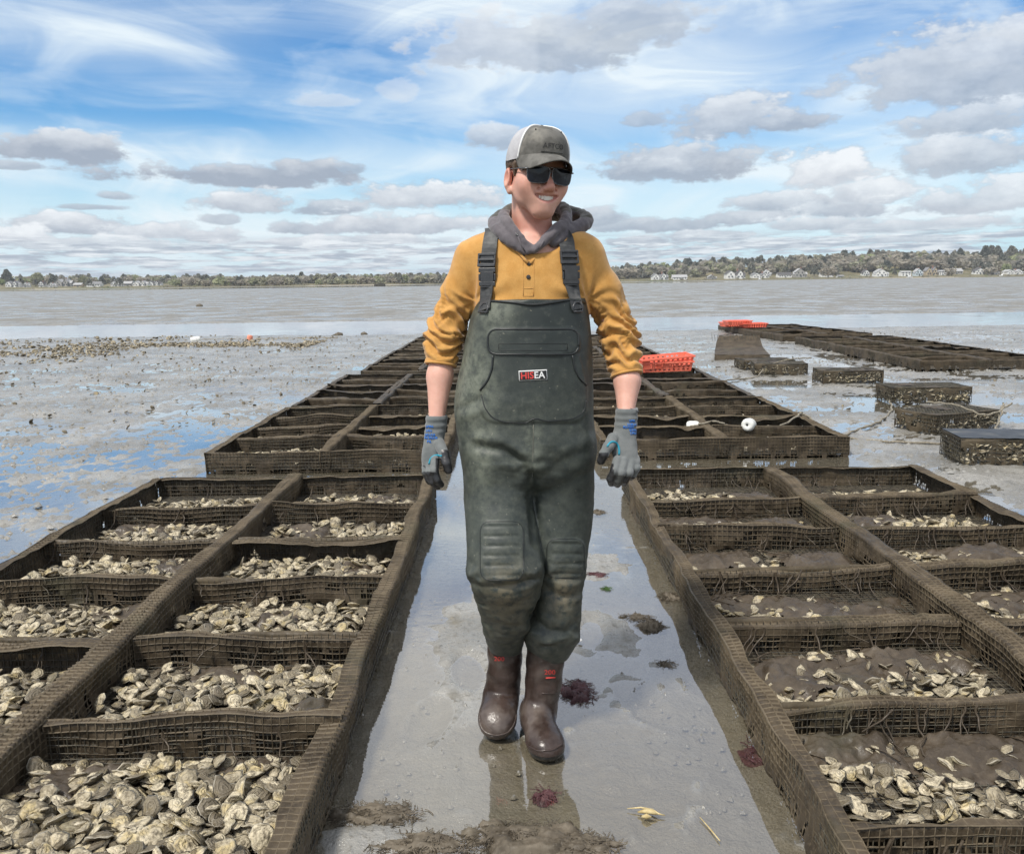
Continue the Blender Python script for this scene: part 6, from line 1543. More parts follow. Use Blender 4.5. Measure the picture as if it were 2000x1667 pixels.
def build_shirt():
    F = Field(span(-0.34, 0.46, 0.0040), span(2.38, 2.78, 0.0044), span(0.98, 1.60, 0.0040))
    F.loft(rows_px([(436, 985, 1095, 2.61, .050), (448, 954, 1131, 2.605, .070), (458, 932, 1148, 2.60, .082), (472, 914, 1160, 2.60, .092), (492, 906, 1166, 2.60, .100), (520, 910, 1160, 2.595, .106), (580, 925, 1150, 2.585, .114), (640, 925, 1146, 2.575, .118), (720, 915, 1148, 2.572, .122)]), 0.02)
    for ch in (SL, SR):
        F.chain([c[0] for c in ch], [c[1] for c in ch], 0.030)
    F.ell(at(1046, 455, 2.55), (0.088, 0.13, 0.060), None, 0.01, 's'); F.cone(at(1042, 480, 2.47), at(1036, 506, 2.46), 0.040, 0.012, 0.006, 's')
    # hollow sleeve ends
    for ch in (SL, SR):
        a, b = ch[-1][0], ch[-2][0]; d = (a - b) / np.linalg.norm(a - b)
        def cut(X, Y, Z, a=a, d=d): return -((X - a[0]) * d[0] + (Y - a[1]) * d[1] + (Z - a[2]) * d[2]) - 0.0
        r, X, Y, Z = F.sl(a - 0.09, a + 0.09, 0)
        q = (X - a[0]) * d[0] + (Y - a[1]) * d[1] + (Z - a[2]) * d[2]; F.d[r] = np.maximum(F.d[r], q).astype(np.float32)
    v, f = F.mesh(2); n = normals(v, f)
    dsp = arm_fold(v, n, SL, 0.0066, 3) + arm_fold(v, n, SR, 0.0066, 8)
    px, py = pxof(v); body = (np.abs(v[:, 0] - 0.07) < 0.17)
    tor = 0.0045 * fbm(v[:, 0] * 7, v[:, 2] * 10, v[:, 1] * 4, 2, 5) + 0.0028 * fbm(v[:, 0] * 22 + v[:, 2] * 9, v[:, 2] * 8, 0, 2, 6)
    # pull folds running from the armpits
    for (ax, ay, s) in ((928, 590, 1), (1146, 585, -1)):
        d = np.hypot(px - ax, py - ay); an = np.arctan2(py - ay, (px - ax) * s)
        tor = tor + 0.0045 * np.exp(-(d / 75) ** 2) * np.sin(an * 9 + s) * sstep(4, 20, d)
    v = v + n * (dsp + np.where(body, tor, tor * 0.6))[:, None]
    o = pmesh('shirt', v, f, SHIRT)
    return v, f, o
SH_V, SH_F, shirt = build_shirt(); SH_B = bvh_of(SH_V, SH_F)
def shirt_details():
    for (x, y) in ((1033, 515), (1032, 541), (1023, 496)):
        h, n = hit(SH_B, x, y); 
        if h is None: continue
        R = np.array(Vector(n).to_track_quat('Z', 'Y').to_matrix()); M = np.eye(4); M[:3, :3] = R; M[:3, 3] = h
        mb = MB(); mb.lathe([(0.001, 0.0030), (0.0050, 0.0034), (0.0062, 0.0022), (0.0062, -0.001)], 12, M); mbp(mb, 'button', CAPT, shirt)
    mb = MB(); tube_on(SH_B, [(1021, 500), (1022, 578)], 0.0011, mb, 0.0004); tube_on(SH_B, [(1043, 505), (1042, 578)], 0.0011, mb, 0.0004); tube_on(SH_B, [(1022, 578), (1042, 578)], 0.0011, mb, 0.0004); tube_on(SH_B, [(1022, 563), (1042, 563)], 0.0009, mb, 0.0004)
    mbp(mb, 'placket_seam', SHIRT, shirt)
    mb = MB(); tube_on(SH_B, [(998, 478), (1012, 492), (1024, 507), (1031, 515)], 0.0042, mb, 0.003); tube_on(SH_B, [(1076, 476), (1060, 492), (1045, 503), (1036, 515)], 0.0042, mb, 0.003)
    mbp(mb, 'collar_edge', SHIRT, shirt)
    for ch in (SL, SR):
        a, b = ch[-1][0], ch[-2][0]; d = (a - b) / np.linalg.norm(a - b); r = ch[-1][1]
        u = np.cross(d, [0, 1.0, 0]); u /= np.linalg.norm(u); w = np.cross(d, u)
        t = np.linspace(0, 2 * math.pi, 40); mb = MB()
        ring = lambda q, off: a - d * off + q * (np.cos(t)[:, None] * u + np.sin(t)[:, None] * w)
        mb.tube(ring(r - 0.0005, 0.001), 0.0042, 8, False); mbp(mb, 'cuff', SHIRT, shirt)
shirt_details()

# ---- hood of the hoodie lying round the neck
def build_hood():
    F = Field(span(-0.12, 0.28, 0.0036), span(2.42, 2.82, 0.0036), span(1.40, 1.66, 0.0036))
    def ring(pts, rr, k):
        P = [at(*p) for p in pts]
        # smooth closed/open curve
        P = np.array(P); Q = []; R = []
        for i in range(len(P) - 1):
            p0, p1, p2, p3 = P[max(0, i - 1)], P[i], P[i + 1], P[min(len(P) - 1, i + 2)]
            for t in np.linspace(0, 1, 5)[:-1]:
                Q.append(0.5 * (2 * p1 + (p2 - p0) * t + (2 * p0 - 5 * p1 + 4 * p2 - p3) * t * t + (3 * p1 - p0 - 3 * p2 + p3) * t ** 3)); R.append(rr[i] + (rr[i + 1] - rr[i]) * t)
        Q.append(P[-1]); R.append(rr[-1]); F.chain(Q, R, k)
    ring([(1041, 489, 2.497), (1019, 470, 2.500), (1000, 447, 2.515), (985, 428, 2.555), (992, 412, 2.62), (1030, 402, 2.69), (1075, 402, 2.69), (1102, 410, 2.63), (1104, 432, 2.565), (1084, 450, 2.520), (1062, 472, 2.500), (1043, 490, 2.492)],
         [.010, .012, .014, .015, .016, .018, .018, .017, .016, .015, .012, .010], 0.006)
    ring([(1030, 492, 2.492), (1000, 474, 2.505), (975, 452, 2.530), (966, 438, 2.580), (980, 424, 2.66), (1030, 416, 2.73), (1090, 414, 2.74), (1135, 424, 2.68), (1142, 436, 2.61), (1112, 452, 2.555), (1080, 476, 2.515)],
         [.010, .014, .016, .018, .021, .026, .028, .022, .018, .017, .012], 0.007)
    ring([(1098, 420, 2.70), (1128, 420, 2.69), (1148, 430, 2.63), (1140, 444, 2.60)], [.016, .017, .016, .013], 0.006)
    F.ell(at(1118, 428, 2.66), (0.030, 0.030, 0.016), None, 0.010, 's')
    v, f = F.mesh(2); n = normals(v, f)
    v = v + n * (0.0035 * fbm(v[:, 0] * 24, v[:, 1] * 24, v[:, 2] * 30, 3, 7) + 0.0015 * vnoise(v[:, 0] * 80, v[:, 1] * 80, v[:, 2] * 80, 3))[:, None]
    o = pmesh('hood', v, f, [HOODM, HOODIN])
    px, py = pxof(v); c = v[f].mean(1); nn = n[f].mean(1); fx, fy = px[f].mean(1), py[f].mean(1)
    inner = ((nn[:, 2] > 0.45) & (c[:, 1] > 2.585) & (fy < 425))
    o.data.polygons.foreach_set('material_index', inner.astype(np.int32))
    b = bvh_of(v, f); mb = MB()
    h, n = hit(b, 1010, 458)
    if h is not None:
        R = np.array(Vector(n).to_track_quat('Z', 'Y').to_matrix()); t = np.linspace(0, 2 * math.pi, 14); mb.tube((np.stack([np.cos(t), np.sin(t), t * 0], 1) * 0.0036) @ R.T + h, 0.0014, 6, False); mbp(mb, 'eyelet', FRAME, o)
    mb = MB(); tube_on(b, [(1012, 462), (1018, 478), (1025, 490)], 0.0022, mb, 0.0015); mbp(mb, 'drawstring', HOODM, o); mb = MB(); tube_on(b, [(1062, 470), (1054, 484)], 0.0022, mb, 0.0015); mbp(mb, 'drawstring', HOODM, o)
build_hood()

# ---- chest waders
W_T = [(583, 936, 1142, 2.565, .133), (610, 922, 1149, 2.565, .137), (640, 915, 1152, 2.565, .140), (700, 903, 1156, 2.565, .145), (760, 890, 1158, 2.565, .150), (800, 887, 1159, 2.565, .152), (850, 895, 1160, 2.562, .152), (880, 900, 1161, 2.56, .150), (910, 915, 1150, 2.556, .138), (935, 950, 1118, 2.555, .115), (955, 990, 1080, 2.555, .07)]
W_L = [(830, 930, 1020, 2.56, .09), (850, 905, 1030, 2.55, .125), (880, 902, 1034, 2.545, .122), (950, 905, 1040, 2.525, .108), (1000, 908, 1045, 2.495, .104), (1050, 912, 1052, 2.465, .100), (1100, 913, 1058, 2.44, .098), (1130, 917, 1060, 2.435, .095), (1150, 928, 1054, 2.45, .084), (1180, 935, 1045, 2.475, .076), (1220, 946, 1031, 2.515, .066), (1245, 952, 1022, 2.55, .060), (1268, 957, 1019, 2.575, .056)]
W_R = [(830, 1050, 1140, 2.56, .09), (850, 1044, 1160, 2.555, .125), (880, 1044, 1161, 2.555, .122), (950, 1030, 1162, 2.565, .106), (1000, 1022, 1158, 2.565, .102), (1050, 1020, 1151, 2.555, .098), (1100, 1030, 1142, 2.545, .092), (1140, 1050, 1137, 2.54, .088), (1180, 1040, 1134, 2.54, .086), (1220, 1027, 1130, 2.54, .084), (1245, 1022, 1126, 2.545, .080), (1262, 1030, 1120, 2.55, .072), (1282, 1044, 1110, 2.555, .060)]
def smooth_rows(rows):
    A = np.array(sorted(rows)); z = np.linspace(A[0, 0], A[-1, 0], 48); B = np.stack([np.interp(z, A[:, 0], A[:, i]) for i in range(5)], 1)
    for _ in range(3): B[1:-1, 1:] = 0.25 * B[:-2, 1:] + 0.5 * B[1:-1, 1:] + 0.25 * B[2:, 1:]
    return [tuple(r) for r in B]
def build_waders():
    F = Field(span(-0.22, 0.36, 0.0047), span(2.33, 2.76, 0.0054), span(0.16, 1.40, 0.0047))
    F.loft(smooth_rows(rows_px(W_T)), 0.02, 2.5)
    F.loft(smooth_rows(rows_px(W_L)), 0.022, 2.15); G = Field(F.xs, F.ys, F.zs); G.loft(smooth_rows(rows_px(W_R)), 0.0, 2.15)
    kk = (0.004 + 0.026 * sstep(0.76, 0.90, F.zs))[None, None, :]; h = np.maximum(kk - np.abs(F.d - G.d), 0) / kk; F.d = (np.minimum(F.d, G.d) - h * h * kk * 0.25).astype(np.float32)
    # soft hang at the crotch
    F.ell(at(1036, 892, 2.50), (0.06, 0.06, 0.045), None, 0.05)
    v, f = F.mesh(2); n = normals(v, f); px, py = pxof(v); front = sstep(0.1, -0.35, n[:, 1])
    x, y, z = v.T
    d = 0.0045 * fbm(x * 6, z * 6, y * 5, 3, 61) + 0.0018 * fbm(x * 20, z * 20, y * 15, 2, 62)
    def crease(pts, w, a):
        best = np.full(len(v), 1e9)
        for (p, q) in zip(pts[:-1], pts[1:]):
            p, q = np.array(p, float), np.array(q, float); pq = q - p; t = np.clip(((px - p[0]) * pq[0] + (py - p[1]) * pq[1]) / (pq @ pq), 0, 1)
            best = np.minimum(best, np.hypot(px - p[0] - t * pq[0], py - p[1] - t * pq[1]))
        return a * np.exp(-(best / w) ** 2) * front
    # folds of the rubber: groin, hips, knees, the slack above the boots
    d -= crease([(935, 872), (985, 880), (1018, 905), (1036, 940)], 10, 0.010); d += crease([(930, 855), (985, 862), (1025, 885)], 12, 0.006)
    d -= crease([(1150, 880), (1100, 900), (1056, 935), (1044, 960)], 14, 0.006); d -= crease([(1036, 930), (1040, 1000), (1044, 1060)], 9, 0.010)
    d -= crease([(905, 795), (935, 780), (950, 762)], 7, 0.004); d += crease([(905, 812), (945, 800)], 10, 0.004)
    d -= crease([(920, 1135), (960, 1145), (1010, 1142), (1050, 1128)], 7, 0.008); d += crease([(925, 1120), (980, 1130), (1045, 1112)], 12, 0.005)
    d -= crease([(1060, 1150), (1100, 1165), (1130, 1155)], 8, 0.006); d -= crease([(1035, 1200), (1070, 1232), (1105, 1235), (1126, 1215)], 8, 0.010); d += crease([(1030, 1225), (1070, 1250), (1120, 1245)], 10, 0.007)
    d -= crease([(1060, 1110), (1085, 1150), (1110, 1180)], 9, 0.004); d -= crease([(1128, 1230), (1100, 1256), (1060, 1262)], 6, 0.005)
    d -= crease([(940, 1175), (985, 1185), (1030, 1172)], 8, 0.004); d -= crease([(950, 1215), (990, 1222), (1028, 1210)], 7, 0.003)
    # slack folds: long soft ridges, strongest round knees, groin and ankles
    def ridged(fx, fz, sd): return (1 - np.abs(fbm(x * fx + z * 2.0, z * fz + x * 1.5, y * 3, 3, sd)) * 2.2).clip(-1, 1)
    zk = np.exp(-((py - 1150) / 55) ** 2) + 0.9 * np.exp(-((py - 1240) / 28) ** 2) + 0.55 * np.exp(-((py - 930) / 60) ** 2 - ((px - 1036) / 75) ** 2) + 0.08
    d += (0.0066 * ridged(5, 13, 81) + 0.0034 * ridged(12, 26, 83)) * np.clip(zk, 0, 1.2) * sstep(700, 860, py)
    for (ax, ay, rr, nn_, am) in ((1036, 905, 85, 7, .0022), (1055, 1128, 60, 9, .0045), (918, 1132, 50, 9, .0040)):
        dd = np.hypot(px - ax, py - ay); an = np.arctan2(py - ay, px - ax); d += am * np.exp(-(dd / rr) ** 2) * np.sin(an * nn_ / 1.5 + ax) * sstep(5, 25, dd) * front
    # pocket, its flap, knee pads
    fl = rrd(px, py, 953, 643, 1130, 692, 16); pk = rrd(px, py, 940, 690, 1145, 824, 30)
    side = np.maximum(pk, np.maximum(958 - 0.45 * np.maximum(770 - py, 0) * 0 - (px + 0.30 * np.maximum(py - 690, 0)), (px - 0.25 * np.maximum(py - 690, 0)) - 1128))
    d += front * (0.0055 * sstep(4, -3, fl) + 0.0048 * sstep(4, -3, side) * (fl > 0))
    for (x0, y0, x1, y1) in ((938, 1018, 1022, 1132), (1068, 1052, 1141, 1128)):
        kp = rrd(px, py, x0, y0, x1, y1, 16); rib = np.abs(((py - y0) % 19) - 9.5)
        d += front * sstep(3, -3, kp) * (0.0036 - 0.0028 * np.exp(-(rib / 2.6) ** 2) * (px > x0 + 8) * (px < x1 - 8))
    d -= crease([(1042, 826), (1040, 940)], 3.0, 0.003)
    v = v + n * d[:, None]
    o = pmesh('waders', v, f, WADER)
    lx = (x - 0.055)
    dry = sstep(-0.06, -0.16, lx) * np.exp(-((z - 1.11) / 0.17) ** 2) * (0.5 + 0.9 * (0.5 + fbm(x * 9, z * 9, 0, 3, 9))) + 0.9 * np.exp(-((x + 0.035) / 0.05) ** 2 - ((z - 1.315) / 0.055) ** 2) + 0.35 * np.exp(-((x - 0.055) / 0.03) ** 2) * sstep(1.05, 0.98, z) * sstep(0.8, 0.88, z)
    dry = dry + 0.5 * np.exp(-((x + 0.09) / 0.03) ** 2 - ((z - 0.90) / 0.10) ** 2) + 0.22 * sstep(1.25, 1.0, z)
    kn = np.exp(-((px - 990) / 45) ** 2 - ((py - 1165) / 55) ** 2) + 1.1 * np.exp(-((px - 1100) / 26) ** 2 - ((py - 1160) / 40) ** 2) + 0.12 * sstep(1130, 1260, py)
    attr(o, 'dry', np.clip(dry * 1.15, 0, 1) * 0.85); attr(o, 'mud', np.clip(kn, 0, 1) * 0.85)
    return v, f, o
WD_V, WD_F, waders = build_waders(); WD_B = bvh_of(WD_V, WD_F)
def wader_details():
    mb = MB(); tube_on(WD_B, [(938, 592), (955, 588), (1000, 590), (1040, 596), (1085, 590), (1120, 584), (1142, 592)], 0.0045, mb, 0.001); mbp(mb, 'bib_piping', PIPING, waders)
    mb = MB(); tube_on(WD_B, round_rect(953, 643, 1130, 692, 15), 0.0034, mb, 0.0005, True, dens=6); mbp(mb, 'flap_piping', PIPING, waders)
    mb = MB(); tube_on(WD_B, round_rect(974, 671, 1108, 684, 1.5), 0.0009, mb, 0.0004, True); mbp(mb, 'flap_stitching', PIPING, waders)
    mb = MB(); tube_on(WD_B, [(963, 694), (961, 720), (953, 742), (938, 762)], 0.0034, mb, 0.0005, dens=5); mbp(mb, 'pocket_piping', PIPING, waders)
    mb = MB(); tube_on(WD_B, [(1118, 694), (1122, 720), (1132, 740), (1145, 752)], 0.0034, mb, 0.0005, dens=5); mbp(mb, 'pocket_piping', PIPING, waders)
    mb = MB(); tube_on(WD_B, [(940, 770), (946, 795), (960, 815), (985, 824), (1030, 826), (1038, 818), (1047, 815), (1058, 820), (1066, 823), (1120, 818), (1140, 805), (1145, 780)], 0.0018, mb, 0.0003, dens=5); mbp(mb, 'pocket_seam', PIPING, waders)
    mb = MB(); tube_on(WD_B, [(1042, 828), (1041, 880), (1040, 930)], 0.0012, mb, 0.0006); mbp(mb, 'centre_seam', cloth_mat('pale_stitching', (.12, .12, .10), (.2, .2, .16), 90, 300), waders)
    for (x0, y0, x1, y1) in ((938, 1018, 1022, 1132), (1068, 1052, 1141, 1128)):
        mb = MB(); tube_on(WD_B, round_rect(x0, y0, x1, y1, 16), 0.0013, mb, 0.0003, True, dens=5); mbp(mb, 'knee_pad_seam', PIPING, waders)
    # strap tabs with D-rings
    for s, (cx, cy) in ((-1, (947, 603)), (1, (1126, 601))):
        h, n = hit(WD_B, cx, cy, 0.004); R = np.array(Vector(n).to_track_quat('Z', 'Y').to_matrix()); mb = MB()
        loop = np.array([(-.017, -.011, 0), (.017, -.011, 0), (.017, .002, 0), (.008, .015, 0), (-.008, .015, 0), (-.017, .002, 0), (-.017, -.011, 0), (.0, -.011, 0)])
        mb.tube(loop @ R.T + h, 0.0034, 8); mbp(mb, 'strap_ring', BUCKLE, waders)
    # badge
    def grid_on(x0, y0, x1, y1, rot, off, mat, name, nu=14, nv=6, par=waders):
        cx, cy = (x0 + x1) / 2, (y0 + y1) / 2; c, s = math.cos(rot), math.sin(rot); V = []
        for i in range(nu):
            for j in range(nv):
                dx = (i / (nu - 1) - .5) * (x1 - x0); dy = (j / (nv - 1) - .5) * (y1 - y0); h, n = hit(WD_B, cx + dx * c - dy * s, cy + dx * s + dy * c, off); V.append(h)
        o = pmesh(name, V, grid_faces(nu, nv), mat, par); m = o.modifiers.new('t', 'SOLIDIFY'); m.thickness = 0.0012; m.offset = 0; return o
    rot = -0.05
    bd = grid_on(1013.5, 722.6, 1068.5, 742.4, rot, 0.0016, WHITEP, 'badge'); grid_on(1014.8, 724.0, 1067.2, 741.0, rot, 0.0026, PATCHB, 'badge_face', par=bd)
    P, f, X = text_on(WD_B, 'HISEA', 1041, 732.5, 47, rot, 0.0042, 1.02, 0.0, 1.02, 0.02)
    cut = 1.5; red = np.array([np.mean([X[i] for i in q]) < cut for q in f])
    fr = [q for q, r in zip(f, red) if r]; fw = [q for q, r in zip(f, red) if not r]
    pmesh('red_lettering', P, fr, REDP, bd, False); pmesh('white_lettering', P, fw, WHITEP, bd, False)
wader_details()

# ---- suspenders
def ribbon(pts, width, th, name, mat, par):
    P = np.array([p for p, n in pts]); N = np.array([n for p, n in pts]); T = np.gradient(P, axis=0); T /= np.linalg.norm(T, axis=1)[:, None]
    Wd = np.cross(T, N); Wd /= np.linalg.norm(Wd, axis=1)[:, None]; N = np.cross(Wd, T); k = len(P)
    V = np.concatenate([P + Wd * width / 2 + N * th / 2, P - Wd * width / 2 + N * th / 2, P - Wd * width / 2 - N * th / 2, P + Wd * width / 2 - N * th / 2])
    F = [(a * k + i, a * k + i + 1, ((a + 1) % 4) * k + i + 1, ((a + 1) % 4) * k + i) for a in range(4) for i in range(k - 1)] + [(0, k, 2 * k, 3 * k), (k - 1, 4 * k - 1, 3 * k - 1, 2 * k - 1)]
    return pmesh(name, V, F, mat, par, False)
def straps():
    both = BVHTree.FromPolygons([Vector(p) for p in np.concatenate([SH_V, WD_V])], [tuple(map(int, q)) for q in np.concatenate([SH_F, WD_F + len(SH_V)])])
    for path, bk in (([(948, 606), (950, 590), (953, 566), (953, 540), (954, 512), (957, 485), (960, 462), (964, 447)], ((953, 509, 17), (953, 541, 17))),
                     ([(1126, 604), (1122, 588), (1116, 562), (1112, 536), (1109, 508), (1107, 482), (1106, 462), (1105, 450)], ((1110, 503, 17), (1114, 537, 17)))):
        P = []
        for i in range(len(path) - 1):
            for t in np.linspace(0, 1, 4)[:-1]:
                h, n = hit(both, path[i][0] + (path[i + 1][0] - path[i][0]) * t, path[i][1] + (path[i + 1][1] - path[i][1]) * t, 0.0055)
                if h is not None: P.append((h, n))
        A = np.array([p for p, n in P]); B = np.array([n for p, n in P])
        for _ in range(4): A[1:-1] = .25 * A[:-2] + .5 * A[1:-1] + .25 * A[2:]; B[1:-1] = .25 * B[:-2] + .5 * B[1:-1] + .25 * B[2:]
        B /= np.linalg.norm(B, axis=1)[:, None]
        last = A[-1]; ext = [(last + np.array([0, .03, .005]), np.array([0, -.2, 1])), (last + np.array([0, .07, -.004]), np.array([0, .3, 1])), (last + np.array([0, .115, -.04]), np.array([0, 1, .5])), (last + np.array([.0, .13, -.09]), np.array([0, 1, .1]))]
        pts = [(a, b) for a, b in zip(A, B)] + ext
        st = ribbon(pts, 0.0435, 0.003, 'suspender', STRAP, waders)
        for q, (cx, cy, _) in enumerate(bk):
            h, n = hit(both, cx, cy, 0.008); R = np.array(Vector(n).to_track_quat('Z', 'Y').to_matrix())
            up = np.array([0, 0, 1.0]); up = up - n * (up @ n); up /= np.linalg.norm(up); sx = np.cross(up, n); R = np.stack([sx, up, n], 1); mb = MB()
            if q == 0:
                for yy, hh in ((.0155, .007), (.0, .006), (-.0155, .009)): mb.box(h + R @ np.array([0, yy, .001]), (.052, hh, .009), R)
                for xx in (-.0245, .0245): mb.box(h + R @ np.array([xx, 0, .0005]), (.0055, .037, .0082), R)
                mb.box(h + R @ np.array([0, .008, -.001]), (.041, .012, .006), R)
            else:
                mb.box(h + R @ np.array([0, .019, .0005]), (.049, .013, .0105), R); mb.box(h + R @ np.array([0, .0, .001]), (.038, .030, .0095), R)
                for xx in (-.0225, .0225): mb.box(h + R @ np.array([xx, -.001, .0]), (.0050, .020, .0085), R)
                mb.box(h + R @ np.array([0, -.019, .0005]), (.047, .012, .0100), R); mb.box(h + R @ np.array([0, -.027, .0]), (.036, .006, .008), R)
            o = mbp(mb, 'buckle', BUCKLE, st, False); bm_ = o.modifiers.new('b', 'BEVEL'); bm_.width = 0.0015; bm_.segments = 2
straps()

# ---- boots
def build_boot(shaft, feet, sole, name, zmin, txt):
    P = np.array([f[0] for f in feet]); lo = P.min(0) - 0.11; hi = P.max(0) + 0.11; zt = max(r[0] for r in rows_px(shaft)) + 0.02
    F = Field(span(lo[0], hi[0], 0.0034), span(lo[1], hi[1] + .03, 0.0034), span(max(lo[2], zmin - .03), zt, 0.0034))
    F.loft(smooth_rows(rows_px(shaft)), 0.03, 2.1)
    for i in range(len(feet) - 1):
        (a, ra), (b, rb) = feet[i], feet[i + 1]
        n = 6
        for t in np.linspace(0, 1, n): F.ell(a + (b - a) * t, np.array(ra) + (np.array(rb) - np.array(ra)) * t, SOLE_R[name], 0.022)
    if name == 'boot_flat':
        r, X, Y, Z = F.sl((-9, -9, -9), (9, 9, 9), 0); F.d = np.maximum(F.d, 0.0 - Z - 0.004).astype(np.float32)
    v, f = F.mesh(2); n = normals(v, f)
    v = v + n * (0.0022 * fbm(v[:, 0] * 14, v[:, 1] * 14, v[:, 2] * 20, 3, 12) + 0.0012 * np.sin(v[:, 2] * 95 + 3 * fbm(v[:, 0] * 9, v[:, 1] * 9, 0, 2, 3)) * sstep(0.10, 0.16, v[:, 2]))[:, None]
    o = pmesh('boot', v, f, [BOOT, SOLE])
    if name == 'boot_flat':
        c = v[f].mean(1); o.data.polygons.foreach_set('material_index', (c[:, 2] < 0.020).astype(np.int32))
    return v, f, o
SOLE_R = {'boot_flat': np.eye(3), 'boot_raised': np.array(Matrix.Rotation(math.radians(38), 3, 'X'))}
B_FL = build_boot([(1252, 1029, 1104, 2.545, .060), (1300, 1027, 1101, 2.55, .058), (1340, 1025, 1096, 2.55, .055), (1375, 1024, 1090, 2.545, .050), (1405, 1020, 1086, 2.54, .050)],
                  [(np.array([0.056, 2.590, .042]), (.038, .040, .046)), (np.array([0.066, 2.52, .050]), (.040, .044, .052)), (np.array([0.084, 2.435, .030]), (.046, .046, .036)), (np.array([0.092, 2.392, .024]), (.045, .044, .032))], None, 'boot_flat', 0.0, None)
B_RS = build_boot([(1240, 951, 1021, 2.585, .060), (1290, 954, 1020, 2.600, .058), (1330, 949, 1017, 2.61, .056), (1352, 944, 1015, 2.61, .056)],
                  [(at(983, 1346, 2.635), (.043, .046, .052)), (at(977, 1372, 2.590), (.046, .050, .040)), (at(972, 1397, 2.530), (.048, .050, .032)), (at(970, 1410, 2.500), (.045, .044, .027))], None, 'boot_raised', 0.0, None)
def boot_details():
    b = bvh_of(B_FL[0], B_FL[1]); b2 = bvh_of(B_RS[0], B_RS[1])
    P, f, X = text_on(b, '200', 1074, 1312, 21, 0.0, 0.003, 1.0, 0.0, 0.85); pmesh('red_numerals', P, f, REDP, B_FL[2], False)
    mb = MB(); tube_on(b, [(1066, 1323), (1084, 1322)], 0.0022, mb, 0.001); mbp(mb, 'red_label', REDP, B_FL[2])
    P, f, X = text_on(b2, '200', 975, 1286, 20, 0.03, 0.003, 1.0, 0.0, 0.85); pmesh('red_numerals', P, f, REDP, B_RS[2], False)
    for bb, pts, par in ((b, [(1030, 1256), (1050, 1268), (1080, 1272), (1102, 1262)], B_FL[2]), (b2, [(952, 1246), (975, 1258), (1000, 1258), (1020, 1244)], B_RS[2])):
        mb = MB(); tube_on(bb, pts, 0.0032, mb, 0.0005, dens=5); mbp(mb, 'top_rim', BOOT, par)
    mb = MB(); tube_on(b2, [(937, 1395), (938, 1416), (948, 1430), (970, 1436), (992, 1430), (1004, 1414), (1008, 1396)], 0.0028, mb, 0.0005, dens=4); mbp(mb, 'welt', BOOT, B_RS[2])
    mb = MB(); tube_on(b, [(1019, 1430), (1030, 1455), (1050, 1466), (1080, 1464), (1098, 1452)], 0.0028, mb, 0.0005, dens=4); mbp(mb, 'welt', BOOT, B_FL[2])
    mb = MB(); tube_on(b, [(1058, 1353), (1088, 1352)], 0.0018, mb, 0.0005, dens=4); mbp(mb, 'seam', BOOT, B_FL[2])
boot_details()

# ---- gloves
def build_glove(rows, fingers, side, coat):
    allp = np.array([p for ch in fingers for p, r in ch]); R = rows_px(rows); lo = np.minimum(allp.min(0), [min(r[1] - r[3] for r in R), 2.4, 9]) - 0.03; hi = np.maximum(allp.max(0), [max(r[1] + r[3] for r in R), 2.5, max(r[0] for r in R)]) + 0.03
    F = Field(span(lo[0], hi[0], 0.0022), span(min(lo[1], 2.38), max(hi[1], 2.58), 0.0022), span(lo[2], hi[2], 0.0022))
    F.loft(smooth_rows(R), 0.01, 2.2)
    for ch in fingers:
        G = Field(F.xs, F.ys, F.zs); G.chain([p for p, r in ch], [r for p, r in ch], 0.004)
        h = np.maximum(0.0035 - np.abs(F.d - G.d), 0) / 0.0035; F.d = np.minimum(F.d, G.d) - h * h * 0.0035 * 0.25
    v, f = F.mesh(1); n = normals(v, f)
    v = v + n * (0.0012 * fbm(v[:, 0] * 50, v[:, 1] * 50, v[:, 2] * 60, 2, 17) + 0.0010 * np.sin(v[:, 2] * 330) * sstep(0.012, 0.03, v[:, 2] - (R[0][0] if False else min(q[0] for q in R) + 0.075)))[:, None]
    o = pmesh('glove', v, f, [KNIT, COAT]); px, py = pxof(v); fx, fy = px[f].mean(1), py[f].mean(1); ny = n[f].mean(1)[:, 1]; c = v[f].mean(1)
    o.data.polygons.foreach_set('material_index', coat(fx, fy, ny, c).astype(np.int32))
    return v, f, o
def fch(*a): return [(at(x, y, Y), r) for (x, y, Y, r) in a]
GL = build_glove([(810, 832, 874, 2.532, .0285), (830, 831, 873, 2.530, .0285), (848, 829, 869, 2.525, .026), (866, 827, 867, 2.520, .026), (884, 824, 864, 2.512, .024), (898, 823, 860, 2.508, .022), (908, 825, 857, 2.505, .020)],
                 [fch((850, 898, 2.480, .0135), (848, 918, 2.462, .0125), (853, 936, 2.462, .0115), (861, 946, 2.478, .0105)),
                  fch((842, 900, 2.500, .0135), (839, 922, 2.480, .0125), (845, 940, 2.480, .0115), (855, 949, 2.494, .0105)),
                  fch((834, 900, 2.515, .013), (832, 922, 2.500, .012), (839, 938, 2.498, .011), (849, 944, 2.510, .0100)),
                  fch((831, 896, 2.530, .0115), (831, 914, 2.520, .0105), (837, 929, 2.518, .0095), (846, 934, 2.526, .009)),
                  fch((858, 866, 2.500, .017), (867, 886, 2.478, .0150), (872, 904, 2.466, .0135), (876, 918, 2.468, .0120))], -1,
                 lambda x, y, ny, c: ((y > 921) | ((x > 862) & (y > 878)) | ((x > 851) & (y > 894)) | ((ny > 0.35) & (y > 862))))
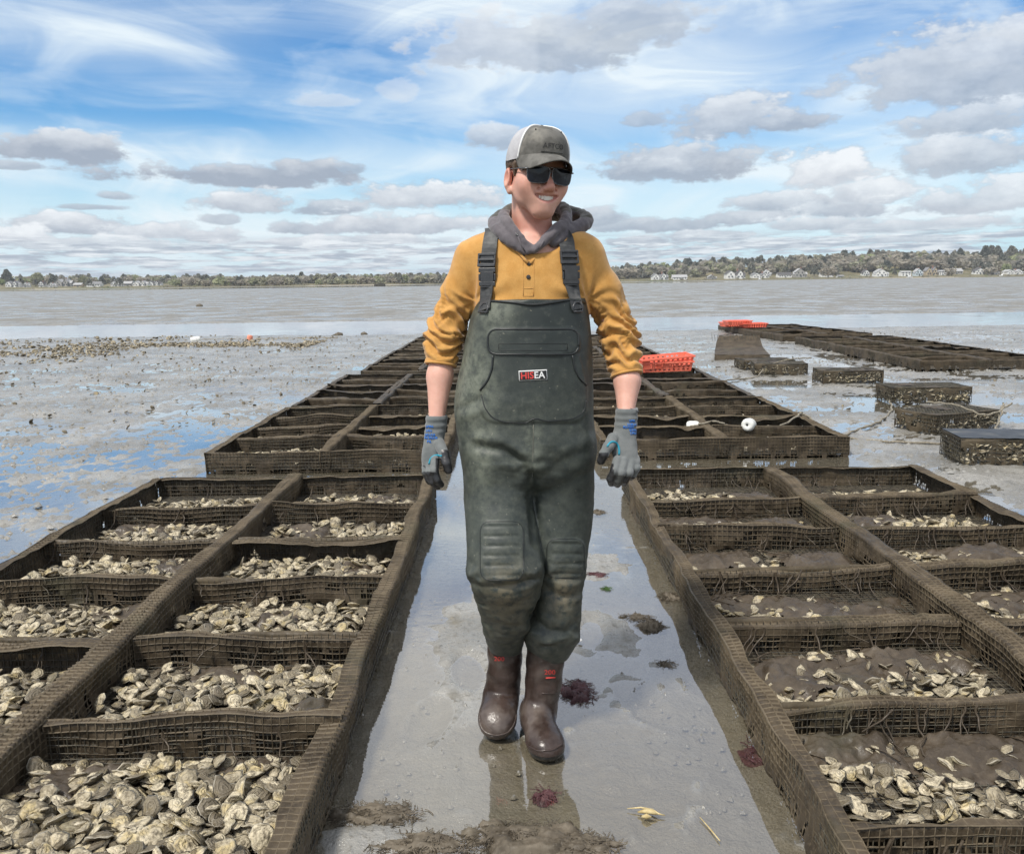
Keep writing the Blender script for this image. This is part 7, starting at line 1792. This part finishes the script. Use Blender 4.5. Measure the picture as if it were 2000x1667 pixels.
GR = build_glove([(796, 1203, 1246, 2.502, .0285), (820, 1201, 1245, 2.500, .0285), (838, 1200, 1243, 2.495, .027), (852, 1194, 1243, 2.488, .026), (870, 1192, 1244, 2.478, .025), (888, 1196, 1246, 2.468, .022), (902, 1199, 1248, 2.460, .019)],
                 [fch((1206, 898, 2.448, .0140), (1201, 918, 2.428, .0130), (1193, 934, 2.438, .0125), (1194, 943, 2.465, .0110)),
                  fch((1219, 900, 2.448, .0135), (1214, 922, 2.425, .0125), (1207, 938, 2.438, .0120), (1206, 945, 2.466, .0108)),
                  fch((1232, 900, 2.455, .0130), (1229, 922, 2.432, .0120), (1221, 936, 2.445, .0115), (1219, 942, 2.470, .0104)),
                  fch((1242, 896, 2.466, .0118), (1243, 914, 2.448, .0110), (1236, 927, 2.458, .0104), (1232, 932, 2.480, .0095)),
                  fch((1197, 856, 2.472, .0170), (1188, 872, 2.448, .0150), (1180, 886, 2.440, .0140), (1174, 899, 2.450, .0125))], 1,
                 lambda x, y, ny, c: ((y > 927 + 0.12 * (x - 1200)) | ((x < 1188) & (y > 884)) | ((x < 1204) & (y > 905) & (x < 1199)) | ((ny > 0.30) & (y > 850))))
def glove_details():
    for G, arc, cuff, prints in ((GL, [(838, 906), (840, 896), (846, 890), (854, 888), (863, 890)], [(833, 811), (845, 812), (860, 811.5), (873, 811)], [(833, 833, 847), (833, 841, 843), (831, 849, 849), (830, 855, 853), (835, 862, 842)]),
                                 (GR, [(1186, 872), (1190, 864), (1198, 861), (1206, 866), (1210, 877), (1209, 888)], [(1204, 798), (1218, 796), (1232, 798), (1245, 804)], [(1230, 822, 1241), (1226, 829, 1243), (1218, 834, 1236), (1230, 840, 1242), (1232, 846, 1242)])):
        b = bvh_of(G[0], G[1])
        mb = MB(); tube_on(b, arc, 0.0030, mb, 0.0004, dens=3); mbp(mb, 'teal_edge', TEAL, G[2])
        mb = MB(); tube_on(b, cuff, 0.0020, mb, 0.0004, dens=4); mbp(mb, 'cuff_hem', PIPING, G[2])
        rr = random.Random(4); mb = MB()
        for (x0, y, x1) in prints:
            x = x0
            while x < x1:
                w = rr.uniform(1.6, 2.6); h1, n1 = hit(b, x, y - 2.6, 0.0006); h2, n2 = hit(b, x + rr.uniform(-.6, .6), y + 2.4, 0.0006); h3, _ = hit(b, x + w * .9, y + rr.choice((-2.2, 0, 2.2)), 0.0006)
                if h1 is not None and h2 is not None: mb.tube([h1, h2], 0.0011, 5)
                if h2 is not None and h3 is not None: mb.tube([h2, h3], 0.0010, 5)
                x += w + 0.9
        mbp(mb, 'blue_print', BLUEINK, G[2])['kind'] = 'stuff'
glove_details()
